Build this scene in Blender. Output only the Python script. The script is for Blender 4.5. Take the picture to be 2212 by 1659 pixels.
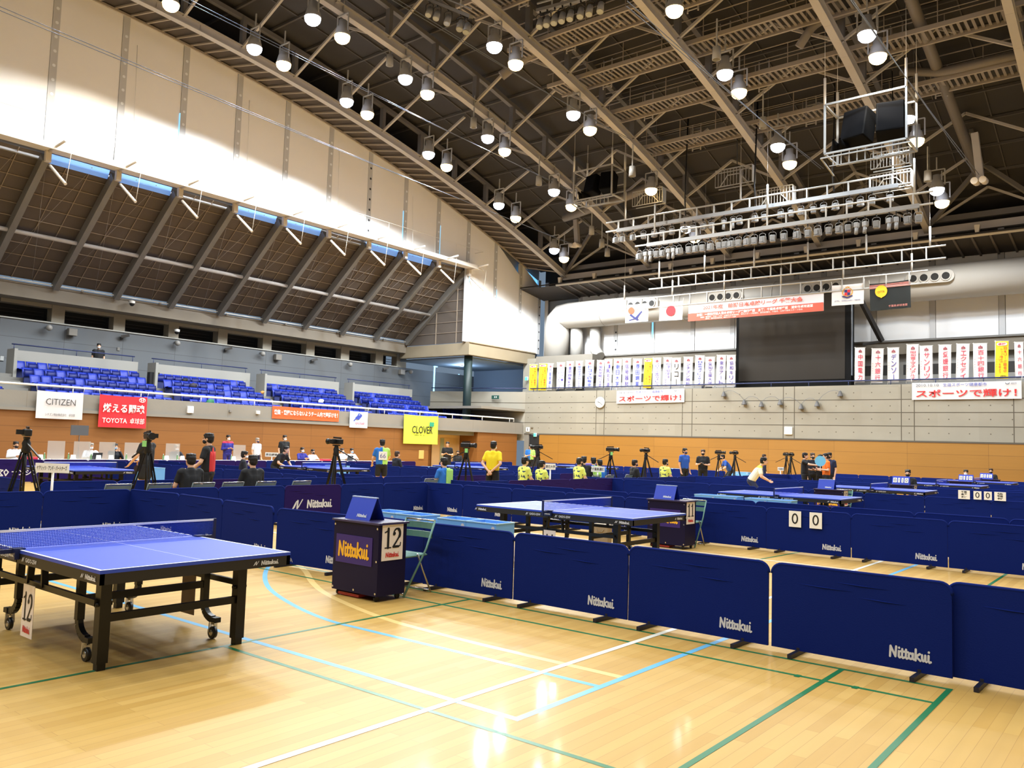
import bpy, math, random
from mathutils import Vector, Matrix
random.seed(7)
SC = bpy.context.scene
for o in list(bpy.data.objects): bpy.data.objects.remove(o, do_unlink=True)
COL = SC.collection
PI = math.pi; R = math.radians

# ------------------------------------------------------------- camera
W, H, F = 2212.0, 1659.0, 1775.04
YAW, PIT, ROL, HC = 0.67643, 0.073977, 0.030975, 1.682
_cy, _sy, _cp, _sp = math.cos(YAW), math.sin(YAW), math.cos(PIT), math.sin(PIT)
_d = Vector((-_sy*_cp, _cy*_cp, _sp)); _r = Vector((_cy, _sy, 0)); _u = _r.cross(_d)
CR = _r*math.cos(ROL) + _u*math.sin(ROL); CU = _u*math.cos(ROL) - _r*math.sin(ROL); CD = _d
CP = Vector((0, 0, HC))
cam_d = bpy.data.cameras.new('camera'); cam = bpy.data.objects.new('camera', cam_d); COL.objects.link(cam)
cam_d.sensor_fit = 'HORIZONTAL'; cam_d.sensor_width = 36.0; cam_d.lens = 36.0*F/W
cam_d.clip_start = 0.05; cam_d.clip_end = 300
_m = Matrix((CR, CU, -CD)).transposed().to_4x4(); _m.translation = CP
cam.matrix_world = _m
SC.camera = cam

# ------------------------------------------------------------- world, exposure
wd = bpy.data.worlds.new('daylight'); SC.world = wd; wd.use_nodes = True
_bg = wd.node_tree.nodes['Background']; _bg.inputs[0].default_value = (0.55, 0.75, 1.0, 1); _bg.inputs[1].default_value = 0.30
SC.view_settings.view_transform = 'Standard'; SC.view_settings.look = 'None'
SC.view_settings.exposure = 0.0; SC.view_settings.gamma = 1.0; SC.view_settings.use_curve_mapping = False
LAMP_W = 1060.0     # watts of every high bay lamp
cy = SC.cycles
cy.max_bounces = 6; cy.diffuse_bounces = 4; cy.glossy_bounces = 3; cy.transmission_bounces = 3; cy.transparent_max_bounces = 8
cy.sample_clamp_indirect = 4.0; cy.sample_clamp_direct = 0.0; cy.blur_glossy = 1.0
cy.caustics_reflective = False; cy.caustics_refractive = False
cy.use_denoising = True

# ------------------------------------------------------------- photo pixel -> point on a known plane of the hall
def ray(x, y): return CR*((x-W/2)/F) + CU*(-(y-H/2)/F) + CD
def at_x(x, y, X): d = ray(x, y); return CP + d*(X/d.x)
def at_y(x, y, Y): d = ray(x, y); return CP + d*(Y/d.y)
def at_z(x, y, Z): d = ray(x, y); return CP + d*((Z-HC)/d.z)
def at_d(x, y, D): return CP + ray(x, y)*D
def pix(P):
    q = Vector(P)-CP; z = q.dot(CD); return (W/2+F*q.dot(CR)/z, H/2-F*q.dot(CU)/z, z)

# ------------------------------------------------------------- object helpers
def link(o, parent=None):
    COL.objects.link(o)
    if parent is not None: o.parent = parent
    return o
def tag(o, label, cat, group=None):
    o['label'] = label; o['category'] = cat
    if group: o['group'] = group
    return o
def thing(name, label, cat, loc=(0, 0, 0), rz=0.0, group=None):
    o = bpy.data.objects.new(name, None); o.empty_display_size = 0.2; link(o)
    o.location = loc; o.rotation_euler = (0, 0, rz)
    return tag(o, label, cat, group)
def copy_tree(o, parent=None):
    c = o.copy(); COL.objects.link(c)
    if parent is not None: c.parent = parent
    for ch in list(o.children): copy_tree(ch, c)
    return c
def spawn(proto, loc, rz, label, group=None):
    """first use takes the prototype itself, later uses copy it"""
    if proto.get('_used'): o = copy_tree(proto)
    else: o = proto; proto['_used'] = 1
    o.location = loc; o.rotation_euler = (0, 0, rz); o['label'] = label
    if group: o['group'] = group
    return o
ORD = ['first', 'second', 'third', 'fourth', 'fifth', 'sixth', 'seventh', 'eighth', 'ninth', 'tenth', 'eleventh', 'twelfth',
       'thirteenth', 'fourteenth', 'fifteenth', 'sixteenth', 'seventeenth', 'eighteenth', 'nineteenth', 'twentieth', 'twenty-first',
       'twenty-second', 'twenty-third', 'twenty-fourth', 'twenty-fifth', 'twenty-sixth', 'twenty-seventh', 'twenty-eighth', 'twenty-ninth', 'thirtieth', 'thirty-first', 'thirty-second', 'thirty-third', 'thirty-fourth', 'thirty-fifth']

class MB:
    """collects geometry and links it as ONE mesh object"""
    def __init__(s): s.v = []; s.f = []; s.m = []; s.s = []
    def add(s, vs, fs, mi=0, M=None, smooth=False):
        b = len(s.v)
        for p in vs:
            p = Vector(p)
            s.v.append(tuple(M @ p if M is not None else p))
        for f in fs:
            s.f.append([b+i for i in f]); s.m.append(mi); s.s.append(smooth)
        return s
    def box(s, c, d, mi=0, M=None, rz=0.0):
        x, y, z = d[0]/2, d[1]/2, d[2]/2; T = Matrix.Translation(Vector(c))
        if rz: T = T @ Matrix.Rotation(rz, 4, 'Z')
        if M is not None: T = M @ T
        return s.add([(-x,-y,-z),(x,-y,-z),(x,y,-z),(-x,y,-z),(-x,-y,z),(x,-y,z),(x,y,z),(-x,y,z)],
                     [(0,3,2,1),(4,5,6,7),(0,1,5,4),(1,2,6,5),(2,3,7,6),(3,0,4,7)], mi, T)
    def b2(s, a, b, mi=0, M=None):
        return s.box([(a[i]+b[i])/2 for i in range(3)], [abs(b[i]-a[i]) for i in range(3)], mi, M)
    def cbox(s, c, d, r=0.01, mi=0, M=None):
        """box with chamfered vertical and top edges"""
        x, y, z = d[0]/2, d[1]/2, d[2]/2
        def ring(k, zz): return [(-x+k,-y,zz),(x-k,-y,zz),(x,-y+k,zz),(x,y-k,zz),(x-k,y,zz),(-x+k,y,zz),(-x,y-k,zz),(-x,-y+k,zz)]
        def ins(q, zz): return [(px*(1-q/x), py*(1-q/y), zz) for px, py, _ in ring(r, 0)]
        vs = ins(r, -z)+ring(r, -z+r)+ring(r, z-r)+ins(r, z)
        fs = [tuple(range(7, -1, -1)), tuple(range(24, 32))]
        for k in range(3):
            for i in range(8): j = (i+1) % 8; fs.append((k*8+i, k*8+j, k*8+8+j, k*8+8+i))
        T = Matrix.Translation(Vector(c)); T = M @ T if M is not None else T
        return s.add(vs, fs, mi, T)
    def bar(s, p, q, w, h=None, mi=0, up=(0, 0, 1)):
        p, q = Vector(p), Vector(q); h = w if h is None else h
        d = (q-p); L = d.length
        if L < 1e-6: return s
        d /= L; up = Vector(up)
        if abs(d.dot(up)) > 0.99: up = Vector((1, 0, 0))
        a = d.cross(up).normalized(); b = a.cross(d)
        vs = []
        for c in (p, q):
            for i, j in ((-1,-1),(1,-1),(1,1),(-1,1)): vs.append(c+a*(i*w/2)+b*(j*h/2))
        return s.add(vs, [(0,1,2,3),(7,6,5,4),(0,4,5,1),(1,5,6,2),(2,6,7,3),(3,7,4,0)], mi)
    def tube(s, pts, r, n=8, mi=0, closed=False, cap=True):
        pts = [Vector(p) for p in pts]; m = len(pts); rs = r if isinstance(r, (list, tuple)) else [r]*m
        b = len(s.v); prev = None
        for i, p in enumerate(pts):
            if closed: t = pts[(i+1) % m]-pts[i-1]
            else: t = pts[min(i+1, m-1)]-pts[max(i-1, 0)]
            t.normalize()
            if prev is None:
                u = Vector((0, 0, 1)) if abs(t.z) < 0.9 else Vector((1, 0, 0))
                a = t.cross(u).normalized()
            else:
                a = (prev - t*prev.dot(t))
                a = a.normalized() if a.length > 1e-6 else t.cross(Vector((0, 0, 1))).normalized()
            prev = a; c = t.cross(a)
            for k in range(n):
                an = 2*PI*k/n; s.v.append(tuple(p+a*(math.cos(an)*rs[i])+c*(math.sin(an)*rs[i])))
        for i in range(m if closed else m-1):
            for k in range(n):
                j = (i+1) % m
                s.f.append([b+i*n+k, b+i*n+(k+1) % n, b+j*n+(k+1) % n, b+j*n+k]); s.m.append(mi); s.s.append(True)
        if cap and not closed:
            s.f.append([b+k for k in range(n-1, -1, -1)]); s.m.append(mi); s.s.append(False)
            s.f.append([b+(m-1)*n+k for k in range(n)]); s.m.append(mi); s.s.append(False)
        return s
    def lathe(s, prof, n=16, mi=0, M=None, smooth=True, mis=None):
        b0 = len(s.v); vs = []
        for r, z in prof:
            for k in range(n): a = 2*PI*k/n; vs.append((r*math.cos(a), r*math.sin(a), z))
        for p in vs: s.v.append(tuple(M @ Vector(p)) if M is not None else p)
        for i in range(len(prof)-1):
            for k in range(n):
                s.f.append([b0+i*n+k, b0+i*n+(k+1) % n, b0+(i+1)*n+(k+1) % n, b0+(i+1)*n+k]); s.m.append(mis[i] if mis else mi); s.s.append(smooth)
        return s
    def disc(s, c, r, nrm=(0, 0, 1), n=16, mi=0):
        q = Vector(nrm).to_track_quat('Z', 'Y'); c = Vector(c)
        return s.add([c+q @ Vector((r*math.cos(2*PI*k/n), r*math.sin(2*PI*k/n), 0)) for k in range(n)], [tuple(range(n))], mi)
    def quad(s, a, b, c, d, mi=0): return s.add([a, b, c, d], [(0, 1, 2, 3)], mi)
    def prism(s, poly, t, mi=0, M=None):
        """2d outline in local xz extruded along local y by t (centred)"""
        n = len(poly)
        vs = [(x, -t/2, z) for x, z in poly]+[(x, t/2, z) for x, z in poly]
        fs = [tuple(range(n)), tuple(range(2*n-1, n-1, -1))]+[(i, n+i, n+(i+1) % n, (i+1) % n) for i in range(n)]
        return s.add(vs, fs, mi, M)
    def ball(s, c, r, mi=0, n=10, m=6, M=None):
        rr = r if isinstance(r, (tuple, list)) else (r, r, r)
        T = Matrix.Translation(Vector(c)) @ Matrix.Diagonal((rr[0], rr[1], rr[2], 1))
        if M is not None: T = M @ T
        return s.lathe([(math.sin(PI*i/m)+1e-4*(i in (0, m)), -math.cos(PI*i/m)) for i in range(m+1)], n, mi, T)
    def build(s, name, mats, parent=None, loc=None):
        me = bpy.data.meshes.new(name)
        me.from_pydata(s.v, [], s.f)
        for m in (mats if isinstance(mats, (list, tuple)) else [mats]): me.materials.append(m)
        me.polygons.foreach_set('material_index', s.m); me.polygons.foreach_set('use_smooth', s.s)
        me.update()
        o = bpy.data.objects.new(name, me); link(o, parent)
        if loc is not None: o.location = loc
        return o
def struct(mb, name, mats, kind='structure'):
    o = mb.build(name, mats); o['kind'] = kind; return o

# ------------------------------------------------------------- materials
def lin(c):
    return tuple((x/255/12.92 if x/255 <= 0.04045 else ((x/255+0.055)/1.055)**2.4) for x in c)
_mats = {}
def mat(name, rgb, rough=0.5, metal=0.0, noise=0.0, nscale=6.0, emit=0.0, spec=0.5, bump=0.0, bscale=40.0, emit_rgb=None, alpha=1.0, sheen=0.0):
    if name in _mats: return _mats[name]
    m = bpy.data.materials.new(name); m.use_nodes = True; nt = m.node_tree; b = nt.nodes['Principled BSDF']
    c = lin(rgb)
    b.inputs['Base Color'].default_value = (*c, 1); b.inputs['Roughness'].default_value = rough; b.inputs['Metallic'].default_value = metal
    b.inputs['Specular IOR Level'].default_value = spec
    if sheen: b.inputs['Sheen Weight'].default_value = sheen
    if alpha < 1: b.inputs['Alpha'].default_value = alpha
    if emit:
        b.inputs['Emission Color'].default_value = (*lin(emit_rgb or rgb), 1); b.inputs['Emission Strength'].default_value = emit
    if noise or bump:
        tc = nt.nodes.new('ShaderNodeTexCoord')
        if noise:
            nz = nt.nodes.new('ShaderNodeTexNoise'); nz.inputs['Scale'].default_value = nscale; nz.inputs['Detail'].default_value = 4
            nt.links.new(tc.outputs['Object'], nz.inputs['Vector'])
            mx = nt.nodes.new('ShaderNodeMix'); mx.data_type = 'RGBA'
            mx.inputs[6].default_value = (*[x*(1-noise) for x in c], 1); mx.inputs[7].default_value = (*[min(1, x*(1+noise)) for x in c], 1)
            nt.links.new(nz.outputs['Fac'], mx.inputs[0]); nt.links.new(mx.outputs[2], b.inputs['Base Color'])
        if bump:
            n2 = nt.nodes.new('ShaderNodeTexNoise'); n2.inputs['Scale'].default_value = bscale; n2.inputs['Detail'].default_value = 2
            nt.links.new(tc.outputs['Object'], n2.inputs['Vector'])
            bp = nt.nodes.new('ShaderNodeBump'); bp.inputs['Strength'].default_value = bump; bp.inputs['Distance'].default_value = 0.01
            nt.links.new(n2.outputs['Fac'], bp.inputs['Height']); nt.links.new(bp.outputs['Normal'], b.inputs['Normal'])
    _mats[name] = m
    return m
def brickmat(name, c1, c2, cm, bw, bh, axes, offset=0.5, mortar=0.004, rough=0.4, noise=0.12, nscale=(1, 1, 1), origin=(0, 0), bump=0.0, coat=0.0, spec=0.5):
    """boards / panels laid out in the two object axes given ('yz', 'xz', 'yx' ...)"""
    m = bpy.data.materials.new(name); m.use_nodes = True; nt = m.node_tree; b = nt.nodes['Principled BSDF']
    tc = nt.nodes.new('ShaderNodeTexCoord'); sp = nt.nodes.new('ShaderNodeSeparateXYZ'); cb = nt.nodes.new('ShaderNodeCombineXYZ')
    nt.links.new(tc.outputs['Object'], sp.inputs[0])
    for i, a in enumerate(axes):
        ad = nt.nodes.new('ShaderNodeMath'); ad.operation = 'ADD'; ad.inputs[1].default_value = -origin[i]
        nt.links.new(sp.outputs['xyz'.index(a)], ad.inputs[0]); nt.links.new(ad.outputs[0], cb.inputs[i])
    br = nt.nodes.new('ShaderNodeTexBrick'); br.offset = offset; br.squash = 1.0
    br.inputs['Scale'].default_value = 1.0; br.inputs['Brick Width'].default_value = bw; br.inputs['Row Height'].default_value = bh
    br.inputs['Mortar Size'].default_value = mortar; br.inputs['Mortar Smooth'].default_value = 0.1
    br.inputs['Color1'].default_value = (*lin(c1), 1); br.inputs['Color2'].default_value = (*lin(c2), 1); br.inputs['Mortar'].default_value = (*lin(cm), 1)
    nt.links.new(cb.outputs[0], br.inputs['Vector'])
    mp = nt.nodes.new('ShaderNodeMapping'); mp.inputs['Scale'].default_value = nscale
    nt.links.new(tc.outputs['Object'], mp.inputs['Vector'])
    nz = nt.nodes.new('ShaderNodeTexNoise'); nz.inputs['Scale'].default_value = 1.0; nz.inputs['Detail'].default_value = 5
    nt.links.new(mp.outputs[0], nz.inputs['Vector'])
    mr = nt.nodes.new('ShaderNodeMapRange'); mr.inputs[3].default_value = 1-noise; mr.inputs[4].default_value = 1+noise
    nt.links.new(nz.outputs['Fac'], mr.inputs[0])
    mx = nt.nodes.new('ShaderNodeMix'); mx.data_type = 'RGBA'; mx.blend_type = 'MULTIPLY'; mx.inputs[0].default_value = 1.0
    nt.links.new(br.outputs['Color'], mx.inputs[6]); nt.links.new(mr.outputs[0], mx.inputs[7])
    nt.links.new(mx.outputs[2], b.inputs['Base Color'])
    b.inputs['Roughness'].default_value = rough; b.inputs['Specular IOR Level'].default_value = spec
    if coat: b.inputs['Coat Weight'].default_value = coat; b.inputs['Coat Roughness'].default_value = 0.08
    if bump:
        n2 = nt.nodes.new('ShaderNodeTexNoise'); n2.inputs['Scale'].default_value = 3.0; n2.inputs['Detail'].default_value = 2
        mp2 = nt.nodes.new('ShaderNodeMapping'); mp2.inputs['Scale'].default_value = (6, 0.6, 1)
        nt.links.new(tc.outputs['Object'], mp2.inputs['Vector']); nt.links.new(mp2.outputs[0], n2.inputs['Vector'])
        bp = nt.nodes.new('ShaderNodeBump'); bp.inputs['Strength'].default_value = bump; bp.inputs['Distance'].default_value = 0.02
        nt.links.new(n2.outputs['Fac'], bp.inputs['Height']); nt.links.new(bp.outputs['Normal'], b.inputs['Normal'])
    _mats[name] = m
    return m
WHITE = mat('white_paint', (238, 238, 236), 0.5); BLACK = mat('black_plastic', (16, 16, 18), 0.45)
BLKMETAL = mat('black_metal', (20, 19, 19), 0.4, 0.3); CHROME = mat('chrome', (200, 200, 205), 0.2, 1.0)
GREYM = mat('grey_steel', (120, 118, 114), 0.5, 0.0, 0.08, 3); CREAM = mat('cream_steel', (172, 168, 166), 0.6, 0, 0.06, 1.5)
TRUSSG = mat('taupe_steel', (104, 102, 102), 0.65, 0, 0.08, 1.5)
PAPER = mat('paper_white', (240, 238, 232), 0.7); INK = mat('ink_black', (18, 18, 20), 0.6); INKRED = mat('ink_red', (200, 40, 40), 0.6)
INKBLUE = mat('ink_blue', (50, 70, 170), 0.6); INKPURP = mat('ink_purple', (75, 60, 150), 0.6); INKPINK = mat('ink_crimson', (205, 60, 85), 0.6)
CONC = mat('concrete', (132, 127, 118), 0.8, 0, 0.10, 0.9, bump=0.15, bscale=12)
CONCW = mat('pale_concrete', (150, 145, 133), 0.8, 0, 0.09, 0.8, bump=0.12, bscale=12)
CONCD = mat('dark_concrete', (132, 124, 112), 0.85, 0, 0.12, 0.7, bump=0.15, bscale=12)  # slightly browner concrete tone for ledge, lintel and parapet joints
GREYWALL = brickmat('grey_wall_panel', (98, 102, 107), (95, 99, 104), (72, 75, 78), 2.93, 1.05, 'yz', 0.0, 0.012, 0.7, 0.04, (.5, .5, .5), (0.2, 4.0))
BAR = mat('barrier_blue_cloth', (9, 30, 104), 0.8, 0, 0.05, 2.0, spec=0.12, bump=0.10, bscale=90)
BARP = mat('barrier_purple_cloth', (34, 20, 84), 0.8, 0, 0.05, 2.0, spec=0.12)
SILVER = mat('silver_print', (205, 208, 216), 0.5)
SEATB = mat('seat_blue', (22, 46, 158), 0.4, 0, 0.06, 8, spec=.3)
SEATD = mat('seat_blue_pan', (12, 26, 100), 0.42, 0, 0.06, 8, spec=.25)
SKYBLUE = mat('box_sky_blue', (112, 176, 240), 0.5); SKYB2 = mat('box_sky_blue_inside', (50, 132, 226), 0.5)
GOLD = mat('gold_print', (240, 180, 40), 0.55)

# ------------------------------------------------------------- lettering
_tc = {}
def text_geo(s, bold=0.0):
    k = (s, bold)
    if k not in _tc:
        c = bpy.data.curves.new('lettering', 'FONT'); c.body = s; c.size = 1.0; c.resolution_u = 2; c.offset = bold
        o = bpy.data.objects.new('lettering', c); me = bpy.data.meshes.new_from_object(o)
        vs = [v.co[:2] for v in me.vertices]; fs = [tuple(p.vertices) for p in me.polygons]
        bpy.data.objects.remove(o); bpy.data.curves.remove(c); bpy.data.meshes.remove(me)
        _tc[k] = (vs, fs)
    return _tc[k]
def bounds(vs): return min(v[0] for v in vs), max(v[0] for v in vs), min(v[1] for v in vs), max(v[1] for v in vs)
def put(mb, geo, M, x0, x1, z0, z1, mi, keep=False, off=0.0):
    """fit flat letter geometry into the rectangle x0..x1, z0..z1 of the local xz plane (facing -y), off = lift"""
    vs, fs = geo
    if not vs: return
    a, b, c, d = bounds(vs); sx = (x1-x0)/(b-a); sz = (z1-z0)/max(d-c, 1e-6)
    if keep: sx = sz = min(sx, sz)
    ox = (x0+x1)/2-(a+b)/2*sx; oz = (z0+z1)/2-(c+d)/2*sz
    mb.add([(p[0]*sx+ox, -off-(p[2] if len(p) > 2 else 0), p[1]*sz+oz) for p in vs], fs, mi, M)
def text(mb, s, M, x0, x1, z0, z1, mi, keep=False, off=0.004, bold=0.0): put(mb, text_geo(s, bold), M, x0, x1, z0, z1, mi, keep, off)
def vtext(mb, s, M, xc, w, z1, z0, mi, off=0.004, bold=0.0):
    n = len(s); step = (z1-z0)/n
    for i, ch in enumerate(s):
        zc = z1-(i+.5)*step; hh = min(step*.84, w*1.25)/2
        if ch == 'ー': mb.add([(xc-w*.06, -off, zc-hh), (xc+w*.06, -off, zc-hh), (xc+w*.06, -off, zc+hh), (xc-w*.06, -off, zc+hh)], [(0, 1, 2, 3)], mi, M)
        else: put(mb, text_geo(ch, bold), M, xc-w/2, xc+w/2, zc-hh, zc+hh, mi, False, off)
def stroke_geo(strokes, w):
    """round-ended strokes -> flat geometry; each stroke = list of points, or (points, width)"""
    V, Fc = [], []
    for st in strokes:
        ww = w
        if isinstance(st, tuple): st, ww = st
        for i in range(len(st)-1):
            p, q = Vector((*st[i], 0)), Vector((*st[i+1], 0)); d = q-p
            L = d.length
            if L < 1e-5: d = Vector((1, 0, 0)); L = 1
            d = d/L; n = Vector((-d.y, d.x, 0)); r = ww/2; b = len(V); pts = []
            for k in range(7): a = PI/2+PI*k/6; pts.append(p+d*(math.cos(a)*r)+n*(math.sin(a)*r))
            for k in range(7): a = -PI/2+PI*k/6; pts.append(q+d*(math.cos(a)*r)+n*(math.sin(a)*r))
            V += [(x.x, x.y, len(Fc)*4e-5) for x in pts]; Fc.append(tuple(range(b, b+14)))
    return V, Fc
def arc(cx, cy_, rx, ry, a0, a1, n=10): return [(cx+rx*math.cos(R(a0+(a1-a0)*i/n)), cy_+ry*math.sin(R(a0+(a1-a0)*i/n))) for i in range(n+1)]
LOGO = stroke_geo([
    [(0, 0), (.06, 1.0), (.52, .06), (.60, 1.02)],                                 # N
    [(.86, .62), (.84, .12), (.92, .02), (1.02, .08)], [(.88, .93), (.885, .95)],  # i
    [(1.18, .86), (1.15, .14), (1.24, .02), (1.36, .08)], [(1.04, .62), (1.36, .64)],
    [(1.54, .86), (1.51, .14), (1.60, .02), (1.72, .08)], [(1.38, .64), (1.74, .64)],
    arc(1.98, .32, .19, .27, 60, 400), [(2.19, .60), (2.17, .12), (2.28, .04)],    # a
    [(2.46, 1.04), (2.43, .0)], [(2.84, .66), (2.47, .38), (2.88, .02)],           # K
    [(3.04, .60), (3.04, .20), (3.14, .04), (3.30, .16), (3.34, .60)], [(3.34, .60), (3.34, .08), (3.44, .02)],
    [(3.64, .62), (3.62, .12), (3.72, .0), (3.84, .06)], [(3.67, .94), (3.675, .96)]], .215)
SWOOSH = stroke_geo([([(0, 0), (.35, .75), (.52, .9)], .11), ([(.52, .9), (.48, .1)], .16), ([(.48, .1), (.62, .25), (1.0, 1.0)], .10), ([(0, 0), (.2, .2), (.36, .62)], .07)], .12)
def numeral_geo(s):
    V, Fc = [], []
    x = 0.0
    for ch in s:
        if ch == '1': st = [([(.30, .04), (.30, .97)], .15), ([(.10, .03), (.50, .03)], .06), ([(.30, .95), (.20, .84), (.08, .80)], .07)]; adv = .56
        elif ch == '2': st = [([(.10, .76)], .1), (arc(.32, .70, .22, .25, 165, 60), .09), (arc(.32, .70, .20, .25, 60, -35), .16), ([(.48, .56), (.30, .32), (.09, .07)], .10), ([(.09, .06), (.44, .06)], .12), ([(.44, .06), (.56, .10), (.58, .24)], .06), ([(.12, .70), (.15, .72)], .17)]; adv = .68
        elif ch == '6': st = [(arc(.32, .26, .20, .24, 0, 360), .09), ([(.12, .28), (.18, .62), (.44, .94)], .09)]; adv = .62
        else: st = [(arc(.33, .5, .23, .42, 0, 360, 24), .13)]; adv = .7
        g = stroke_geo([t for t in st if len(t[0]) > 1], .1)
        b = len(V); V += [(p[0]+x, p[1], p[2]) for p in g[0]]; Fc += [tuple(b+i for i in f) for f in g[1]]
        x += adv
    return V, Fc
def facing(loc, ang):
    """frame whose local -y looks along the ground direction ang (radians, 0 = +x), local x runs to the viewer's right"""
    return Matrix.Translation(Vector(loc)) @ Matrix.Rotation(ang+PI/2, 4, 'Z')
# ------------------------------------------------------------- the hall
YB, XL, XW, YW, XG = 45.0, -34.9, -36.3, 48.7, -43.0
XR, YF = 13.0, -16.0
def TR(Y, z0=19.6): return z0-0.0049*(Y-11.3)**2
YK = [13.8+2.93*k for k in range(-6, 10)]      # bay lines of the left side
FLOOR = brickmat('maple_boards', (204, 165, 92), (192, 151, 78), (164, 125, 64), 1.3, 0.085, 'yx', 0.37, 0.0012, 0.42, 0.10, (9, 0.7, 1), bump=0.02, coat=0.14, spec=0.2)
L_WH = mat('line_white', (246, 243, 226), 0.3); L_GR = mat('line_green', (30, 112, 66), 0.35); L_BL = mat('line_blue', (112, 184, 226), 0.3)
L_PA = mat('line_pale', (240, 204, 128), 0.3)
WOODL = brickmat('orange_wood_left', (134, 88, 42), (128, 83, 38), (88, 56, 26), 2.93, 0.61, 'yz', 0.0, 0.006, 0.5, 0.10, (.6, .6, 14), (0.55, 0.0))
WOODB = brickmat('orange_wood_back', (160, 114, 48), (153, 108, 43), (104, 70, 30), 3.6, 0.625, 'xz', 0.0, 0.006, 0.5, 0.09, (.6, .6, 14), (0.4, 0.0))
fl = MB(); fl.quad((XG-2, YF, 0), (XR, YF, 0), (XR, YW+1, 0), (XG-2, YW+1, 0), 0)
ZL = [0.0008]
def line(x0, y0, x1, y1, w, mi):
    d = Vector((x1-x0, y1-y0, 0)); n = Vector((-d.y, d.x, 0)).normalized()*(w/2); a = Vector((x0, y0, ZL[0])); b = Vector((x1, y1, ZL[0]))
    fl.quad(a-n, b-n, b+n, a+n, mi); ZL[0] += 0.00012
def pline(pts, w, mi):
    """one ribbon through the points"""
    L, Rr = [], []
    for i, p in enumerate(pts):
        a = Vector(pts[max(i-1, 0)]); b = Vector(pts[min(i+1, len(pts)-1)]); t = (b-a).normalized(); n = Vector((-t.y, t.x))*(w/2); p = Vector(p)
        L.append((*(p+n), ZL[0])); Rr.append((*(p-n), ZL[0]))
    for i in range(len(pts)-1): fl.quad(Rr[i], Rr[i+1], L[i+1], L[i], mi)
    ZL[0] += 0.00012
def smooth(pts, n=6):
    P = [Vector((*p, 0)) for p in pts]; P = [P[0]*2-P[1]]+P+[P[-1]*2-P[-2]]; out = []
    for i in range(1, len(P)-2):
        for k in range(n):
            t = k/n; a, b, c, d = P[i-1:i+3]
            out.append(tuple((0.5*((2*b)+(c-a)*t+(2*a-5*b+4*c-d)*t*t+(3*b-a-3*c+d)*t**3))[:2]))
    out.append(tuple(P[-2][:2])); return out
pline(smooth([(-10.6, 7.9), (-9.5, 7.15), (-8.61, 6.66), (-7.85, 6.19), (-7.11, 5.84), (-5.93, 5.5), (-4.9, 5.4), (-4.08, 5.38), (-3.2, 5.38)]), 0.075, 4)
pline(smooth([(-10.2, 8.2), (-9.95, 7.4), (-9.41, 6.72), (-8.74, 6.15), (-7.89, 5.62), (-6.95, 5.25), (-6.17, 5.06), (-5.6, 5.05), (-4.4, 5.06), (-3.18, 5.06)]), 0.055, 3)
line(-10.5, 4.11, -3.155, 4.11, 0.055, 3); line(-3.18, 4.085, -3.12, 44, 0.055, 3)
for y in (3.85, 6.385, 6.835): line(-5.99 if y < 5 else -12, y, -1.28, y, 0.04, 2)
for x in (-5.97, -2.06, -1.30): line(x, -9, x, 6.855, 0.04, 2)
line(-1.96, 9.0, -1.93, 21, 0.04, 2); line(-5.4, 8.4, -4.9, 16, 0.04, 2)
line(-3.72, -9, -3.62, 44, 0.055, 1); line(-13, 12.75, -3.62, 12.75, 0.05, 1); line(-13, 8.9, -6, 8.9, 0.05, 1)
for x in (-2.25, -1.83): fl.box((x, 6.375, ZL[0]), (0.04, 0.07, 0.0004), 2)
struct(fl, 'floor', [FLOOR, L_WH, L_GR, L_BL, L_PA])

# left side: wood wall, concrete parapet
RA, RB = at_x(926, 960, XL).y, at_x(1031, 960, XL).y
mb = MB(); mb.b2((XL-.25, YF, 0), (XL, RA, 2.44)); mb.b2((XL-.25, RB, 0), (XL, 44.2, 2.44))
mb.b2((XL-1.7, RA-.5, 0), (XL-1.6, RB+.5, 2.44)); mb.b2((XL-1.6, RB-.02, 0), (XL-.25, RB+.1, 2.44)); mb.b2((XL-1.6, RA-.1, 0), (XL-.25, RA+.02, 2.44))
struct(mb, 'wall_left', WOODL)
mb = MB(); mb.b2((XL-.3, YF, 2.44), (XL, YB-.2, 3.21)); mb.b2((XL-.3, YF, 2.44), (XL+.08, YB-.2, 2.56))
for k in range(-6, 11): mb.b2((XL-.01, 13.2+4.4*k, 2.58), (XL+.003, 13.215+4.4*k, 3.20), 1)
struct(mb, 'trim_1', [CONC, CONCD])
# entrance recess door
mb = MB(); dx = XL-1.58
DA, DG, DB, DC = [at_x(q, 960, dx).y for q in (932, 955, 987, 998)]
mb.b2((dx, DA, 0), (dx+.05, DC, 2.25), 0); mb.b2((dx+.05, DG-.3, 0), (dx+.07, DB, 2.0), 1); mb.b2((dx+.07, DG-.25, .3), (dx+.075, DG+.1, 1.98), 2)
d = mb.build('door_1', [mat('pale_wood', (214, 182, 138), 0.5, 0, .05, 3), mat('pale_wood_leaf', (206, 172, 124), 0.5, 0, .05, 3), mat('wired_glass', (150, 160, 140), 0.2)]); d['kind'] = 'structure'
hb = MB(); hb.tube([(dx+.13, DB-.2, .9), (dx+.13, DB-.2, 1.15)], .015, 6); hb.build('door_handle', CHROME, d)
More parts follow.
